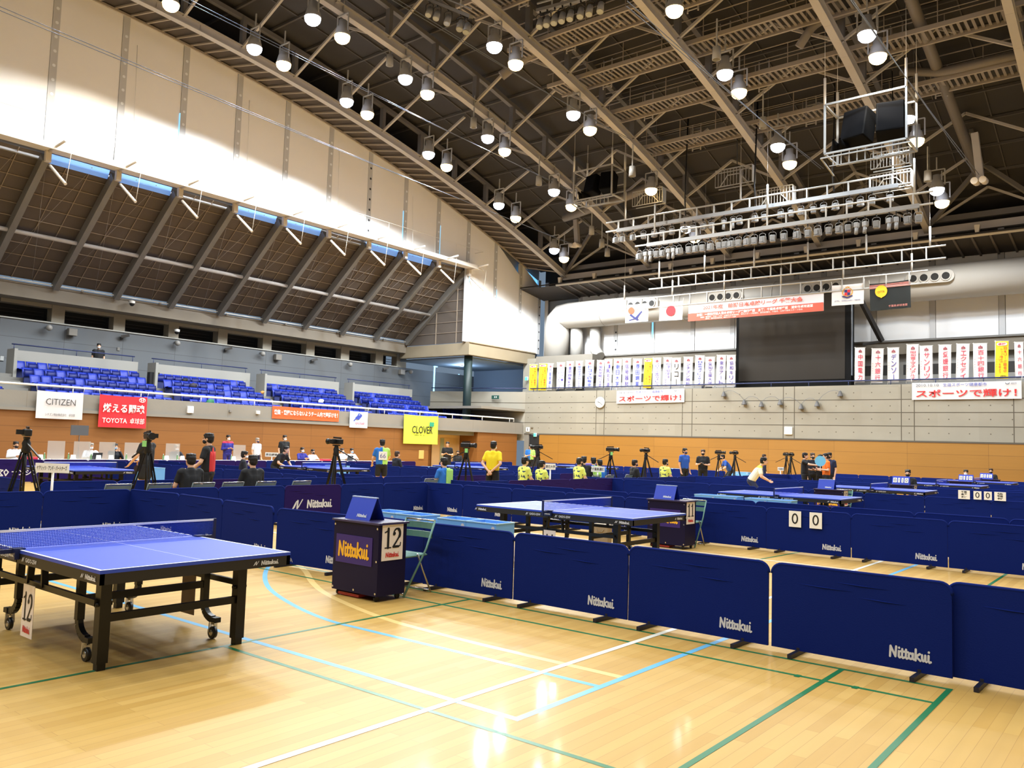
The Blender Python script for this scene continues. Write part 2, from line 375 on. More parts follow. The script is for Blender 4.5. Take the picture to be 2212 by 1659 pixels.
# stands: treads, stairs, seats' back walls
ROWX = [-36.95, -37.83, -38.70, -39.58, -40.45]; ROWZ = [2.62+0.345*k for k in range(5)]
BLK = [(6.0, 13.35), (14.75, 20.45), (21.35, 27.0), (27.85, 33.45), (34.35, 39.9)]
mb = MB(); mb.b2((-36.4, YF, 2.2), (XL-.3, YB, 2.45))
for x, z in zip(ROWX, ROWZ): mb.b2((x-.44, YF, 2.0), (x+.45, YB-1, z))
for a, b in zip([13.35, 20.45, 27.0, 33.45, 39.9], [14.75, 21.35, 27.85, 34.35, 40.9]):
    for x, z in zip(ROWX, ROWZ): mb.b2((x-.44, a+.08, z-.1), (x-.02, b-.08, z+.17))
mb.b2((XG, YF, 3.6), (-40.89, 49, 4.16))
struct(mb, 'trim_2', mat('stand_concrete', (128, 126, 121), 0.85, 0, .08, 1))
for i, (a, b) in enumerate(BLK):
    mb = MB(); mb.b2((-41.2, a+.02, 4.0), (-41.0, b+.15, 5.30)); mb.b2((-41.25, a-.12, 3.9), (-40.4, a+.02, 5.32)) if i else None
    struct(mb, 'trim_%d' % (3+i), mat('stand_wall', (150, 149, 144), 0.85, 0, .05, 1))
    t = thing('handrail', 'blue handrail on the low wall above the %s seat block from the left' % ORD[i], 'handrail', (-41.1, (a+b)/2, 5.3), 0, 'handrails above the seat blocks')
    m = MB(); L = (b-a)/2; m.tube([(0, -L, .27), (0, L, .27)], .03, 8); m.build('rail', mat('rail_navy', (40, 50, 92), .4), t)
    for y in (-L+.1, 0, L-.1): m = MB(); m.tube([(0, y, 0), (0, y, .27)], .018, 6); m.build('post', _mats['rail_navy'], t)
# gray wall behind the stands, openings, ledge
mb = MB(); mb.b2((XG-.3, YF, 4.0), (XG, 49, 6.98)); struct(mb, 'wall_stand_back', GREYWALL)
mb = MB(); mb.b2((XG-.02, YF, 6.96), (XG+.06, 40.4, 7.02)); struct(mb, 'trim_9', mat('cap_grey', (172, 172, 168), .7))
OPX = [(-60, 0), (0, 111), (139, 245), (270, 364), (386, 471), (491.5, 568), (587, 662), (680, 737), (755, 812), (828, 878)]
mb = MB(); last = YF
for a, b in OPX[1:]:
    ya = at_x(a, 690+a*.12, XG).y; yb_ = at_x(b, 690+b*.12, XG).y
    if last > YF: mb.b2((XG-.6, last, 6.98), (XG-.05, ya, 7.95))
    else: mb.b2((XG-.6, YF, 6.98), (XG-.05, 13.5 if ya > 13.5 else ya, 7.95))
    mb.b2((XG-.6, ya, 7.72), (XG-.08, yb_, 7.95)); last = yb_
mb.b2((XG-.6, last, 6.98), (XG-.05, 40.4, 7.95))
struct(mb, 'wall_stand_upper', CONCW)
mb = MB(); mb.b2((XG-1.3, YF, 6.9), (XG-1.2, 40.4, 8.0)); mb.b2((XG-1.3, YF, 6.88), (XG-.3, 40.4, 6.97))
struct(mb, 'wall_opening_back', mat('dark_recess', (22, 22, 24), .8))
m = MB()
for a, b in OPX[1:]:
    ya = at_x(a, 690+a*.12, XG).y; yb_ = at_x(b, 690+b*.12, XG).y
    for z in (7.2, 7.38, 7.55): m.bar((XG-.9, ya+.05, z), (XG-.9, yb_-.05, z), .03)
struct(m, 'trim_10', mat('dark_slat', (38, 38, 42), .6))
mb = MB(); YE = 40.35
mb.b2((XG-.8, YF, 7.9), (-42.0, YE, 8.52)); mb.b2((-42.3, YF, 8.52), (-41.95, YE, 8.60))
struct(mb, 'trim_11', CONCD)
mb = MB(); mb.b2((-42.6, YE-.1, 7.55), (XW+.25, YE+.35, 8.35)); mb.b2((XW-.35, YE+.35, 7.55), (XW+.25, YW-1.2, 8.35)); mb.b2((XW-.35, YE-.1, 8.35), (XW+.32, YW-1.2, 8.42))
mb.b2((XG, YE+.35, 7.4), (XW-.35, YW, 7.5), 1)
struct(mb, 'trim_12', [mat('ledge_concrete', (150, 138, 116), .85, 0, .12, .8, bump=.15, bscale=12), mat('recess_ceiling', (120, 138, 158), .8)])  # recess ceiling: blue daylight is put into its colour
t = thing('ledge_pipe', 'thin white conduit running along the concrete ledge above the stands', 'pipe', (-41.85, 14, 8.66))
m = MB(); m.tube([(0, -14, 0), (0, 26.2, 0)], .03, 6); m.build('conduit', WHITE, t)
for k in range(8): m = MB(); m.box((0, -4+4*k, -.06), (.06, .12, .08)); m.build('clip', GREYM, t)
# slanted soffit over the stands
SB0, SB1 = Vector((-41.9, 0, 8.55)), Vector((XW-.15, 0, 13.02)); SD = (SB1-SB0)
mb = MB(); n = SD.cross(Vector((0, 1, 0))).normalized()
if n.z < 0: n = -n
def sp(t, y, off=0): return SB0+SD*t+Vector((0, y, 0))+n*off
mb.add([sp(0, YF, .32), sp(1, YF, .32), sp(1, YE, .32), sp(0, YE, .32)], [(0, 1, 2, 3)])
for k in range(1, 10):
    mb.bar(sp(k/10, YF, .29), sp(k/10, YE, .29), .035, .03, 1)
for y in YK:
    for fr in (.36, .68): mb.bar(sp(0, y+2.93*fr, .29), sp(1, y+2.93*fr, .29), .03, .03, 1)
mb.quad((XW-.15, YE+.0, 8.4), (XW-.15, YE, 13.0), (-42, YE, 8.5), (-42, YE, 8.4), 0)
for k in range(1, 7): z = 8.4+.72*k; mb.bar((XW-.2, YE-.03, z), (SB0.x+SD.x*min(1, (z-8.5)/4.5), YE-.03, z), .03, .03, 1)
for x in (-37.3, -39.2): mb.bar((x, YE-.03, 8.4), (x, YE-.03, 8.5+(x+42)*.78), .05, .05, 1)
struct(mb, 'ceiling_stands', [mat('soffit_brown', (92, 83, 76), .75, 0, .06, .6), mat('soffit_batten', (150, 136, 120), .6)])
for i, y in enumerate([y for y in YK if y > 4]):
    b = MB(); b.bar(sp(.0, y, .03), sp(1.0, y, .03), .26, .42, 0, (0, 0, 1))
    o = b.build('soffit_beam', GREYM); tag(o, 'sloping grey steel beam under the brown ceiling above the stands, %s from the left' % ORD[i], 'beam', 'sloping beams above the stands')
m = MB(); m.tube([sp(.42, YF, -.02), sp(.42, YE, -.02)], .10, 8); tag(m.build('soffit_purlin', CREAM), 'long cream tube crossing the sloping beams above the stands', 'tube')
mb = MB()
for y in YK[4:]:
    mb.tube([sp(.02, y+.2, .2), sp(.95, y+1.9, .2)], .007, 4)
    mb.tube([sp(.02, y+1.9, .2), sp(.95, y+.2, .2)], .007, 4)
tag(mb.build('tie_rod', CREAM), 'thin crossed steel rods below the brown slanted ceiling', 'bracing')
m = MB(); BLU = mat('painted_daylight_blue', (120, 165, 235), .5, emit=.55, emit_rgb=(95, 150, 235))  # glowing blue colour stands for daylight falling on this band
for k, y in enumerate(YK[:-1]):
    if y > 4 and k % 3 != 2: m.quad((XW-.5, y+.15, 12.95), (XW-.5, y+2.75, 12.95), (XW-.3, y+2.75, 13.32), (XW-.3, y+.15, 13.32))
struct(m, 'daylight_band', BLU)

# upper white wall (left): curtains between perforated posts
CURT = mat('white_curtain', (244, 243, 243), .8, 0, .015, 1.5); CURB = mat('white_curtain_back', (236, 237, 240), .8, 0, .015, 1.5)
POSTM = mat('post_grey', (196, 197, 200), .6); HOLE = mat('post_hole', (236, 240, 246), .6); HOLD = mat('post_hole_dark', (46, 46, 50), .6)
GLOW = mat('daylight_slit', (150, 215, 255), .5, emit=1.1, emit_rgb=(120, 205, 255))
mb = MB(); mb.quad((XW-.5, YF, 13), (XW-.5, YE, 13), (XW-.5, YE, 21), (XW-.5, YF, 21)); mb.quad((XW-.5, YE, 8), (XW-.5, YW, 8), (XW-.5, YW, 15.5), (XW-.5, YE, 18))
struct(mb, 'wall_left_upper', mat('wall_behind_curtain', (150, 152, 158), .8))
POSTS = YK + [43.05, 45.9, 48.2]
for i in range(len(POSTS)-1):
    ya, yb_ = POSTS[i], POSTS[i+1]
    if yb_ < 3: continue
    z0 = 13.55 if yb_ < 40.4 else 8.42
    mb = MB(); nx = 8; nz = 9; y0, y1 = ya+.16, yb_-.16; cut = .5 if abs(yb_-48.2) < .1 else 0; cut = .9 if abs(ya-43.05) < .1 else cut
    vs = []
    for j in range(nz):
        for k in range(nx):
            y = y0+(y1-y0)*k/(nx-1); zt = TR(y, 20.62)-cut*(k/(nx-1)); z = z0+(zt-z0)*j/(nz-1)
            bil = .05*math.sin(PI*k/(nx-1))*math.sin(PI*j/(nz-1))+.012*math.sin(k*2.3+i)+(.10*math.sin(k*1.7+i*2) if j == 0 and i % 4 == 2 else 0)
            vs.append((XW-.05+bil, y, z))
    mb.add(vs, [(j*nx+k, j*nx+k+1, (j+1)*nx+k+1, (j+1)*nx+k) for j in range(nz-1) for k in range(nx-1)], 0, None, True)
    o = mb.build('curtain_panel', CURT)
    n_ = i-sum(1 for q in range(len(POSTS)-1) if POSTS[q+1] < 3)
    tag(o, 'tall white curtain panel on the upper left wall, %s bay from the front' % ORD[n_], 'curtain', 'white curtains on the left wall')
    if i % 2 == 1 and yb_ < 40: 
        m = MB(); m.tube([(XW+.04, ya+.5, TR(ya, 20.3)-.9), (XW+.06, ya+.62, 14)], .012, 5)
        tag(m.build('pull_cord', WHITE), 'white pull cord hanging in front of the %s curtain bay of the left wall' % ORD[n_], 'cord', 'curtain cords')
for i, y in enumerate(POSTS):
    if y < 4: continue
    mb = MB(); z0 = 13.5 if y < 40 else 8.42; zt = TR(y, 20.6)
    mb.b2((XW-.18, y-.15, z0), (XW-.02, y+.15, zt))
    hole = 2 if i in (len(POSTS)-1, 12) else 1
    z = z0+.4
    while z < zt-.5: mb.disc((XW-.012, y+.02, z), .07, (1, 0, 0), 8, hole); z += .62
    if i in (14, 15, 16): mb.b2((XW-.03, y+.15, z0), (XW-.02, y+.20, z0+(zt-z0)*.55), 3)
    if i in (8, 13): mb.b2((XW-.03, y-.19, z0), (XW-.02, y-.15, z0+(zt-z0)*.5), 3)
    struct(mb, 'trim_%d' % (20+i), [POSTM, HOLE, HOLD, GLOW])
m = MB(); m.add([(XW-.16, 46.05, TR(46.1, 20.6)-1.7), (XW-.16, 48.05, TR(48, 20.6)-1.5), (XW-.16, 48.05, TR(48.05, 20.6)-.05), (XW-.16, 46.05, TR(46.05, 20.6)-.05)], [(0, 1, 2, 3)]); struct(m, 'window_2', GLOW)
# catwalk below the white curtains
t = thing('catwalk', 'white steel catwalk with thin rail along the foot of the left curtains', 'catwalk', (XW, 14, 13.4))
m = MB(); m.b2((-.05, -12, -.12), (.85, YE-13.6, .0)); m.b2((.80, -12, -.22), (.88, YE-13.6, .02)); m.build('deck', mat('catwalk_white', (222, 216, 206), .6), t)
m = MB(); m.tube([(.8, -12, 1.05), (.8, YE-13.6, 1.05), (.05, YE-13.6, 1.05)], .014, 5)
y = -11.0
while y < 26: m.tube([(.8, y, 0), (.8, y, 1.05)], .010, 4); y += 1.95
m.build('guard_rail', WHITE, t)
for y in [y for y in YK if y > 4]:
    m = MB(); yy = y-14; m.tube([(.1, yy, -.16), (1.75, yy, -.02)], .055, 8); m.box((.12, yy, -.35), (.18, .22, .5))
    m.tube([(.25, yy+.05, -.75), (1.15, yy+.35, -1.62)], .065, 8); m.tube([(1.15, yy+.35, -1.62), (1.2, yy+.5, .0)], .012, 4)
    m.build('bracket', mat('bracket_white', (206, 198, 186), .5), t)
# parapet handrail
t = thing('handrail', 'long white handrail above the concrete parapet of the left stands', 'handrail', (XL-.1, 14, 3.2))
m = MB(); m.tube([(0, -20, .27), (0, 29.9, .27), (0, 29.9, .05)], .045, 8); m.build('rail', WHITE, t)
for k in range(18): m = MB(); m.tube([(0, -19+2.85*k, 0), (0, -19+2.85*k, .27)], .022, 6); m.build('post', WHITE, t)

# back wall: wood, concrete, gallery
mb = MB(); mb.b2((-33.6, YB, 0), (XR, YB+.3, 2.44)); struct(mb, 'wall_back', WOODB)
BC = brickmat('board_marked_concrete', (152, 147, 134), (146, 141, 128), (149, 144, 131), 1.8, .675, 'xz', 0.0, .003, .8, .10, (.8, .8, 1.4), (0.0, 2.55))
mb = MB(); mb.b2((-34.9, YB, 2.52), (XR, YB+.3, 5.38)); mb.b2((-34.9, YB-.02, 2.44), (XR, YB+.25, 2.52), 1); mb.b2((-34.9, YB-.0, 0), (-34.5, YB+.3, 2.52), 2)
for z in (3.25, 3.94, 4.61): mb.b2((-34.9, YB-.004, z-.02), (XR, YB, z+.02), 1)
for px_ in (1288, 1305.5, 1474, 1495, 1692, 1716, 1947, 1975, 2190, 2224): x = at_y(px_, 890, YB).x; mb.b2((x-.02, YB-.005, 2.52), (x+.02, YB, 5.38), 1)
x = -34.6
while x < 2:
    for z in (2.9, 3.6, 4.28, 4.98): mb.disc((x, YB-.003, z), .03, (0, -1, 0), 6, 1)
    x += .9
struct(mb, 'wall_back_concrete', [BC, mat('concrete_joint', (88, 81, 70), .85), CONC])
# chamfer wall between stands and gallery
c1 = at_y(1133, 850, YB); c0 = at_z(930, 845, 5.38)
mb = MB(); mb.add([(c0.x, c0.y, 2.0), (-34.9, YB, 2.0), (-34.9, YB, 5.38), (c0.x, c0.y, 5.38), (c0.x, c0.y+.3, 2), (-34.9, YB+.3, 2), (-34.9, YB+.3, 5.38), (c0.x, c0.y+.3, 5.38)],
    [(0, 1, 2, 3), (7, 6, 5, 4), (3, 2, 6, 7), (0, 3, 7, 4)])
for z in (3.25, 3.94, 4.61): mb.add([(c0.x, c0.y-.01, z-.02), (-34.9, YB-.01, z-.02), (-34.9, YB-.01, z+.02), (c0.x, c0.y-.01, z+.02)], [(0, 1, 2, 3)], 1)
struct(mb, 'wall_corner', [CONCW, _mats['concrete_joint']])
mb = MB(); mb.b2((-34.9, YB+.3, 4.2), (XR, YW, 4.4)); mb.b2((XG, YE, 4.0), (-34.9, YW, 4.16)); struct(mb, 'floor_gallery', CONC)
GW = mat('gallery_wall', (150, 148, 144), .8, 0, .05, 1); GD = mat('gallery_opening', (58, 56, 54), .8)
mb = MB(); mb.b2((XW+1.2, YW-.1, 4.4), (XR, YW, 8.05)); mb.b2((XW+1.2, YW-.5, 7.3), (XR, YW, 8.0), 2); mb.b2((-34.3, YW-.6, 7.98), (XR, YW-.1, 8.08), 3)
for k in range(12):
    x = -33+3.6*k
    mb.b2((x, YW-.12, 6.2), (x+2.9, YW-.1, 6.75), 1)
for a, b in ((-33.2, -32.4), (-27.4, -26.9), (-23.4, -22.7), (-21.2, -20.6)): mb.b2((a, YW-.14, 4.4), (b, YW-.1, 6.5), 1)
struct(mb, 'wall_gallery', [GW, GD, CONCD, GREYM])
mb = MB(); mb.b2((XG, YW, 4), (XW+1.2, YW+.2, 8.0)); mb.b2((-37.4, YW-.3, 4.2), (-36.6, YW, 7.6), 1); mb.b2((XW-.1, 46.6, 4.4), (XW+2.4, 47.2, 7.9), 1)
struct(mb, 'wall_recess', [mat('recess_wall', (128, 144, 166), .8), CONCW])  # bluish wall colour carries the daylight of the recess
mb = MB()
for px_, a, b in ((939, 790, 848), (991, 808, 848), (1004, 808, 848)):
    if px_ == 939: p = at_x(px_, a, XG+.03); q = at_x(px_, b, XG+.03); mb.b2((XG+.01, p.y-.07, q.z), (XG+.04, p.y+.07, p.z)); mb.b2((XG+.01, p.y-.1, p.z-.1), (XG+.1, p.y+.25, p.z+.25)); continue
    p = at_y(px_, a, YW-.05); q = at_y(px_, b, YW-.05); mb.b2((p.x-.06, YW-.06, q.z), (p.x+.06, YW-.02, p.z))
struct(mb, 'window_3', mat('recess_slit', (170, 225, 255), .5, emit=1.3))
t = thing('recess_lamp', 'small lamp under the blue lit ceiling of the corner recess', 'lamp', (-40.5, 44.5, 7.4)); m = MB(); m.lathe([(.001, -.08), (.12, -.08), (.14, 0), (.001, 0)], 12); m.build('shade', WHITE, t)
ld = bpy.data.lights.new('recess_fill', 'POINT'); ld.energy = 260; ld.color = (.62, .8, 1.0); ld.shadow_soft_size = .2; lo = bpy.data.objects.new('recess_fill', ld); link(lo, t); lo.location = (0, 0, -.5)  # bluish point light added to brighten the recess, in place of daylight
# back upper wall curtains
mb = MB(); mb.quad((XW, YW+.2, 8), (XR, YW+.2, 8), (XR, YW+.2, 14), (XW, YW+.2, 14)); struct(mb, 'wall_back_upper', mat('wall_behind_back_curtain', (120, 126, 136), .8))
BP = [at_y(q, 700, YW).x for q in (1180, 1253, 1331, 1411, 1497, 1583, 1720, 1780, 1888, 2015, 2165)]+[-3.3, -.4, 2.5, 5.4]
for i, x in enumerate(BP):
    mb = MB(); mb.b2((x-.14, YW-.05, 8.05), (x+.14, YW+.05, 13.8))
    if i in (1, 2): 
        for k in range(9): mb.disc((x+.03, YW-.06, 8.5+.6*k), .07, (0, -1, 0), 8, 1)
    if i == 3: mb.b2((x-.07, YW-.06, 8.1), (x+.05, YW-.05, 10.8), 2)
    struct(mb, 'trim_%d' % (40+i), [POSTM, HOLD, GLOW])
    if i < len(BP)-1 and i > 0:
        x1 = BP[i+1]; mb = MB(); nx = 7; nz = 7; vs = []
        for j in range(nz):
            for k in range(nx):
                xx = x+.16+(x1-x-.32)*k/(nx-1); z = 8.06+(13.6-8.06)*j/(nz-1)
                vs.append((xx, YW-.02-.05*math.sin(PI*k/(nx-1))*math.sin(PI*j/(nz-1))-.01*math.sin(k*2.1+i)-(.12*math.sin(k*.8)*(k/(nx-1)) if j < 2 and i in (3, 8) else 0), z))
        mb.add(vs, [(j*nx+k, j*nx+k+1, (j+1)*nx+k+1, (j+1)*nx+k) for j in range(nz-1) for k in range(nx-1)], 0, None, True)
        tag(mb.build('curtain_panel', CURB), 'white curtain panel on the upper back wall, %s from the corner duct' % ORD[i-1], 'curtain', 'white curtains on the back wall')
# far parts of the shell that only the light sees
mb = MB(); mb.b2((XR, YF, 0), (XR+.2, YW, 22)); struct(mb, 'wall_right', CONCW)
mb = MB(); mb.b2((XG, YF-.2, 0), (XR, YF, 22)); struct(mb, 'wall_front', CONCW)
# roof deck
def DECK(Y): return TR(Y)+2.1
mb = MB(); NY = 26; ys = [YF+(YW+.3-YF)*i/NY for i in range(NY+1)]
for i in range(NY):
    a, b = ys[i], ys[i+1]
    mb.quad((XW-.6, a, DECK(a)), (XR, a, DECK(a)), (XR, b, DECK(b)), (XW-.6, b, DECK(b)))
y = YF+1
while y < YW-1:
    mb.bar((XW, y, DECK(y)-.08), (XR, y, DECK(y)-.08), .10, .12, 1); y += 1.95
for x in (-31, -29.5, -28, -24.2, -22.6, -19, -17.2, -13.6, -11.6, -8, -6, -2):
    for i in range(NY-1): mb.bar((x, ys[i], DECK(ys[i])-.04), (x, ys[i+1], DECK(ys[i+1])-.04), .05, .05, 1)
struct(mb, 'ceiling', [mat('roof_deck_brown', (48, 45, 43), .85, 0, .06, .5), mat('roof_purlin', (72, 68, 65), .7)])
# ------------------------------------------------------------- roof steel
TX = [-33.0, -26.3, -20.8, -15.35, -9.75, -4.1, 1.6, 7.3]
YN = [46.6-2.9*k for k in range(0, 21)]            # node lines
YN = [y for y in YN if y > -14]
def truss(i, x):
    where = ('the roof truss beside the left curtain wall' if i == 0 else '%s arched cream roof truss from the left curtain wall' % ORD[i])
    t = thing('roof_truss', where if i else 'arched cream roof truss running beside the left curtain wall', 'roof truss', (x, 20, 15), 0, 'arched roof trusses')
    off = Vector((-x, -20, -15))
    w = .30
    m = MB(); ys_ = [46.7-(46.7+14)*k/30 for k in range(31)]
    for a, b in zip(ys_[:-1], ys_[1:]):
        m.bar(Vector((x, a, TR(a)+.20))+off, Vector((x, b-.02, TR(b)+.20))+off, .07, .34)
        m.bar(Vector((x, a, TR(a)+.02))+off, Vector((x, b-.02, TR(b)+.02))+off, w, .045); m.bar(Vector((x, a, TR(a)+.38))+off, Vector((x, b-.02, TR(b)+.38))+off, w, .045)
    m.build('bottom_chord', CREAM, t)
    m = MB()
    for a, b in zip(ys_[:-1], ys_[1:]): m.bar(Vector((x, a, TR(a)+1.75))+off, Vector((x, b-.02, TR(b)+1.75))+off, .22, .2)
    m.build('top_chord', TRUSSG, t)
    for k, y in enumerate(YN):
        m = MB(); m.bar(Vector((x, y, TR(y)+.35))+off, Vector((x, y, TR(y)+1.7))+off, .20, .26); m.build('post', TRUSSG, t)
    hw = (TX[i+1]-x)/2 if i+1 < len(TX) else 2.8
    hl = (x-TX[i-1])/2 if i else 0
    for k, y in enumerate(YN[::1]):
        for sgn, hh in ((1, hw), (-1, hl)):
            if hh == 0 or (k % 2 and sgn < 0 and i % 2): continue
            m = MB(); m.bar(Vector((x, y, TR(y)+.35))+off, Vector((x+sgn*hh, y, TR(y)+1.95))+off, .11, .11); m.build('strut', CREAM, t)
for i, x in enumerate(TX): truss(i, x)
# ladder-like soffit strip along the left wall
mb = MB()
for a, b in zip(YN[:-1], YN[1:]):
    mb.quad((XW-.05, a, TR(a, 20.72)), (-33.35, a, TR(a, 20.1)+.12), (-33.35, b, TR(b, 20.1)+.12), (XW-.05, b, TR(b, 20.72)), 0)
    for k in range(4):
        y = a+(b-a)*k/4; mb.bar((XW, y, TR(y, 20.66)), (-33.4, y, TR(y, 20.03)), .07, .07, 1)
    mb.bar((-33.45, a, TR(a, 20.0)), (-33.45, b, TR(b, 20.0)), .10, .12, 1); mb.bar((XW+.02, a, TR(a, 20.6)), (XW+.02, b, TR(b, 20.6)), .08, .1, 1)
struct(mb, 'ceiling_strip', [mat('strip_panel', (70, 61, 54), .8), mat('strip_batten', (160, 150, 138), .6)])
# ring beam and lattice at the back
t = thing('ring_beam', 'long cream double beam with diagonal braces along the back of the roof', 'beam', (-14, 46.7, 13.6))
m = MB(); m.bar((-19.2, .15, -.05), (20, .15, -.05), .3, .38); m.build('lower_beam', CREAM, t)
m = MB(); m.bar((-19.2, .5, .62), (20, .5, .62), .26, .3); m.build('upper_beam', TRUSSG, t)
for i in range(len(TX)-1):
    a, b = TX[i]+14, TX[i+1]+14
    for p, q in (((a, 0, .2), ((a+b)/2, -1.6, 2.6)), ((b, 0, .2), ((a+b)/2, -1.6, 2.6)), (((a+b)/2, -1.6, 2.6), ((a+b)/2, -4.6, 3.3)), ((a, -3, 3.2), ((a+b)/2, -1.6, 2.6)), ((b, -3, 3.2), ((a+b)/2, -1.6, 2.6))):
        m = MB(); m.bar(p, q, .17, .2); m.build('brace', TRUSSG, t)
m = MB(); m.tube([(-19.2, -.75, -.72), (20, -.75, -.72)], .09, 8); m.build('front_rail', mat('rail_pale', (196, 190, 180), .5), t)
for k in range(14): x = -19+2.85*k; m = MB(); m.prism([(-.13, 0), (.13, 0), (.07, -.5), (-.07, -.5)], .2, 0, Matrix.Translation((x, -.6, -.18))); m.build('hanger', _mats['rail_pale'], t)
mb = MB(); mb.quad((XW, 45.9, 12.85), (XR, 45.9, 12.85), (XR, YW, 12.45), (XW, YW, 12.45), 0)
x = -33.0
while x < 8: mb.bar((x, 45.95, 12.80), (x, YW-.1, 12.40), .10, .08, 1); x += .82
struct(mb, 'ceiling_back_strip', [mat('back_strip_panel', (54, 50, 48), .8), mat('back_strip_batten', (96, 90, 86), .7)])
mb = MB(); mb.quad((XW, YW+.15, 12.4), (XR, YW+.15, 12.4), (XR, YW+.15, 17.5), (XW, YW+.15, 17.5)); mb.quad((XW-.5, 45.8, 12.9), (XR, 45.8, 12.9), (XR, 45.85, 13.0), (XW-.5, 45.85, 13.0))
struct(mb, 'wall_roof_end', mat('roof_end_dark', (46, 44, 44), .85))
# cross catwalks high in the roof
CM = mat('catwalk_taupe', (150, 141, 132), .6); CM2 = mat('catwalk_slat', (126, 118, 111), .6)
for i, (y, x0) in enumerate(((24.2, -22.5), (27.6, -22.5), (30.6, -22.5), (33.6, -22.0), (36.8, -21.0))):
    t = thing('roof_catwalk', 'slatted service catwalk high under the roof, %s from the front' % ORD[i], 'catwalk', (-8, y, TR(y)+.75), 0, 'roof catwalks')
    a, b = x0+8, 20.0; m = MB()
    x = a
    while x < b-6: m.b2((x, -.55, 0), (x+.10, .55, .03)); x += .24
    m.build('deck', CM2, t)
    for yy in (-.6, .6):
        m = MB(); m.bar((a, yy, 0), (b, yy, 0), .10, .18); m.build('side_beam', CM, t)
        m = MB(); m.tube([(a, yy, 1.0), (b, yy, 1.0)], .03, 5); m.tube([(a, yy, .55), (b, yy, .55)], .018, 4)
        x = a+.3
        while x < b: m.bar((x, yy, 0), (x, yy, 1.0), .03); x += 1.9
        m.build('handrail', CM, t)
    for x in (a+2.2, a+8.0, a+13.5):
        m = MB(); m.bar((x, .8, -.2), (x, .8, 1.6), .05); m.bar((x+.45, .8, -.2), (x+.45, .8, 1.6), .05)
        for k in range(6): m.bar((x, .8, -.1+.3*k), (x+.45, .8, -.1+.3*k), .03)
        m.build('ladder', CREAM, t)
# air pipes in the roof
PIPE = mat('pipe_taupe', (112, 106, 100), .55)
def pipe(pts, r, label):
    m = MB(); P = [Vector(p) for p in pts]; out = [P[0]]
    for i in range(1, len(P)-1):
        a = (P[i-1]-P[i]).normalized(); b = (P[i+1]-P[i]).normalized()
        for k in range(5): s = k/4; out.append(P[i]+a*(1-s)**2*r*2.2+b*s*s*r*2.2)
    out.append(P[-1]); m.tube(out, r, 12); tag(m.build('air_pipe', PIPE), label, 'pipe')
pipe([(-7.4, 14, TR(14)+1.25), (-7.2, 30, TR(30)+1.25), (-7.0, 45, TR(45)+1.25)], .22, 'long taupe air pipe running front to back high under the roof')
for k, (y, a, b) in enumerate(((26.5, -12.5, -7.3), (31.5, -11.2, -7.3), (36.0, -7.0, -2))):
    pipe([(a, y, TR(y)+.2), (a+.6, y, TR(y)+1.0), (b, y, TR(y)+1.2)] if k < 2 else [(a-1.5, y, TR(y)+1.2), (a, y, TR(y)+.75), (b+4, y, TR(y)+.75)], .17, 'taupe branch pipe high under the roof, %s of three' % ORD[k])
pipe([(-29.5, 41.5, TR(41.5)+.9), (-24.2, 40.5, TR(40.5)+.9), (-22.4, 40.4, TR(40.4)+1.3)], .25, 'taupe air pipe between the two leftmost trusses near the back of the roof')
pipe([(-23.5, 27.8, TR(27.8)+.2), (-22.8, 28.2, TR(28.2)+.9), (-20, 28, TR(28)+1.3)], .22, 'taupe elbow pipe high beside the second truss')
# net-curtain cables in pairs
WIRE = mat('wire_grey', (96, 104, 120), .4)
for i, (p, q, yq) in enumerate((((0, 12), (1242, 531), 43.5), ((415, 0), (1242, 417), 38.0), ((864, 0), (1359, 304), 33.0), ((1472, 104), (1773, 365), 36.0), ((1843, 0), (2108, 378), 40.0))):
    e = at_y(*q, yq)
    for k in range(2):
        s = at_x(p[0], p[1]+k*9, e.x+.12*k)
        d = (s-e)
        m = MB(); m.tube([e+Vector((.12*k, 0, 0)), (s+e)/2+Vector((.06*k, 0, -.10)), s+d*.25], .014, 5)
        tag(m.build('net_cable', WIRE), '%s of the paired steel cables strung under the roof, %s pair from the left' % (('upper', 'lower')[k], ORD[i]), 'cable', 'paired net cables')
# cable anchors
for k, (p, Y, lab) in enumerate((((1247, 530), 43.6, 'leftmost truss'), ((2118, 392), 40.2, 'third lamp row from the right'))):
    c = at_y(*p, Y)
    t = thing('cable_anchor', 'cream bracket with two round caps holding the net cables, %s' % ('near the back corner' if k == 0 else 'right of the black speakers'), 'bracket', c, 0, 'cable anchors')
    m = MB(); m.bar((-.2, 0, 2.2), (0, 0, .1), .28, .28); m.build('arm', CREAM, t)
    for dx in (-.16, .16): m = MB(); m.tube([(dx, .1, 0), (dx, -.55, -.08)], .15, 10); m.build('cap', mat('anchor_cream', (210, 200, 186), .5), t)

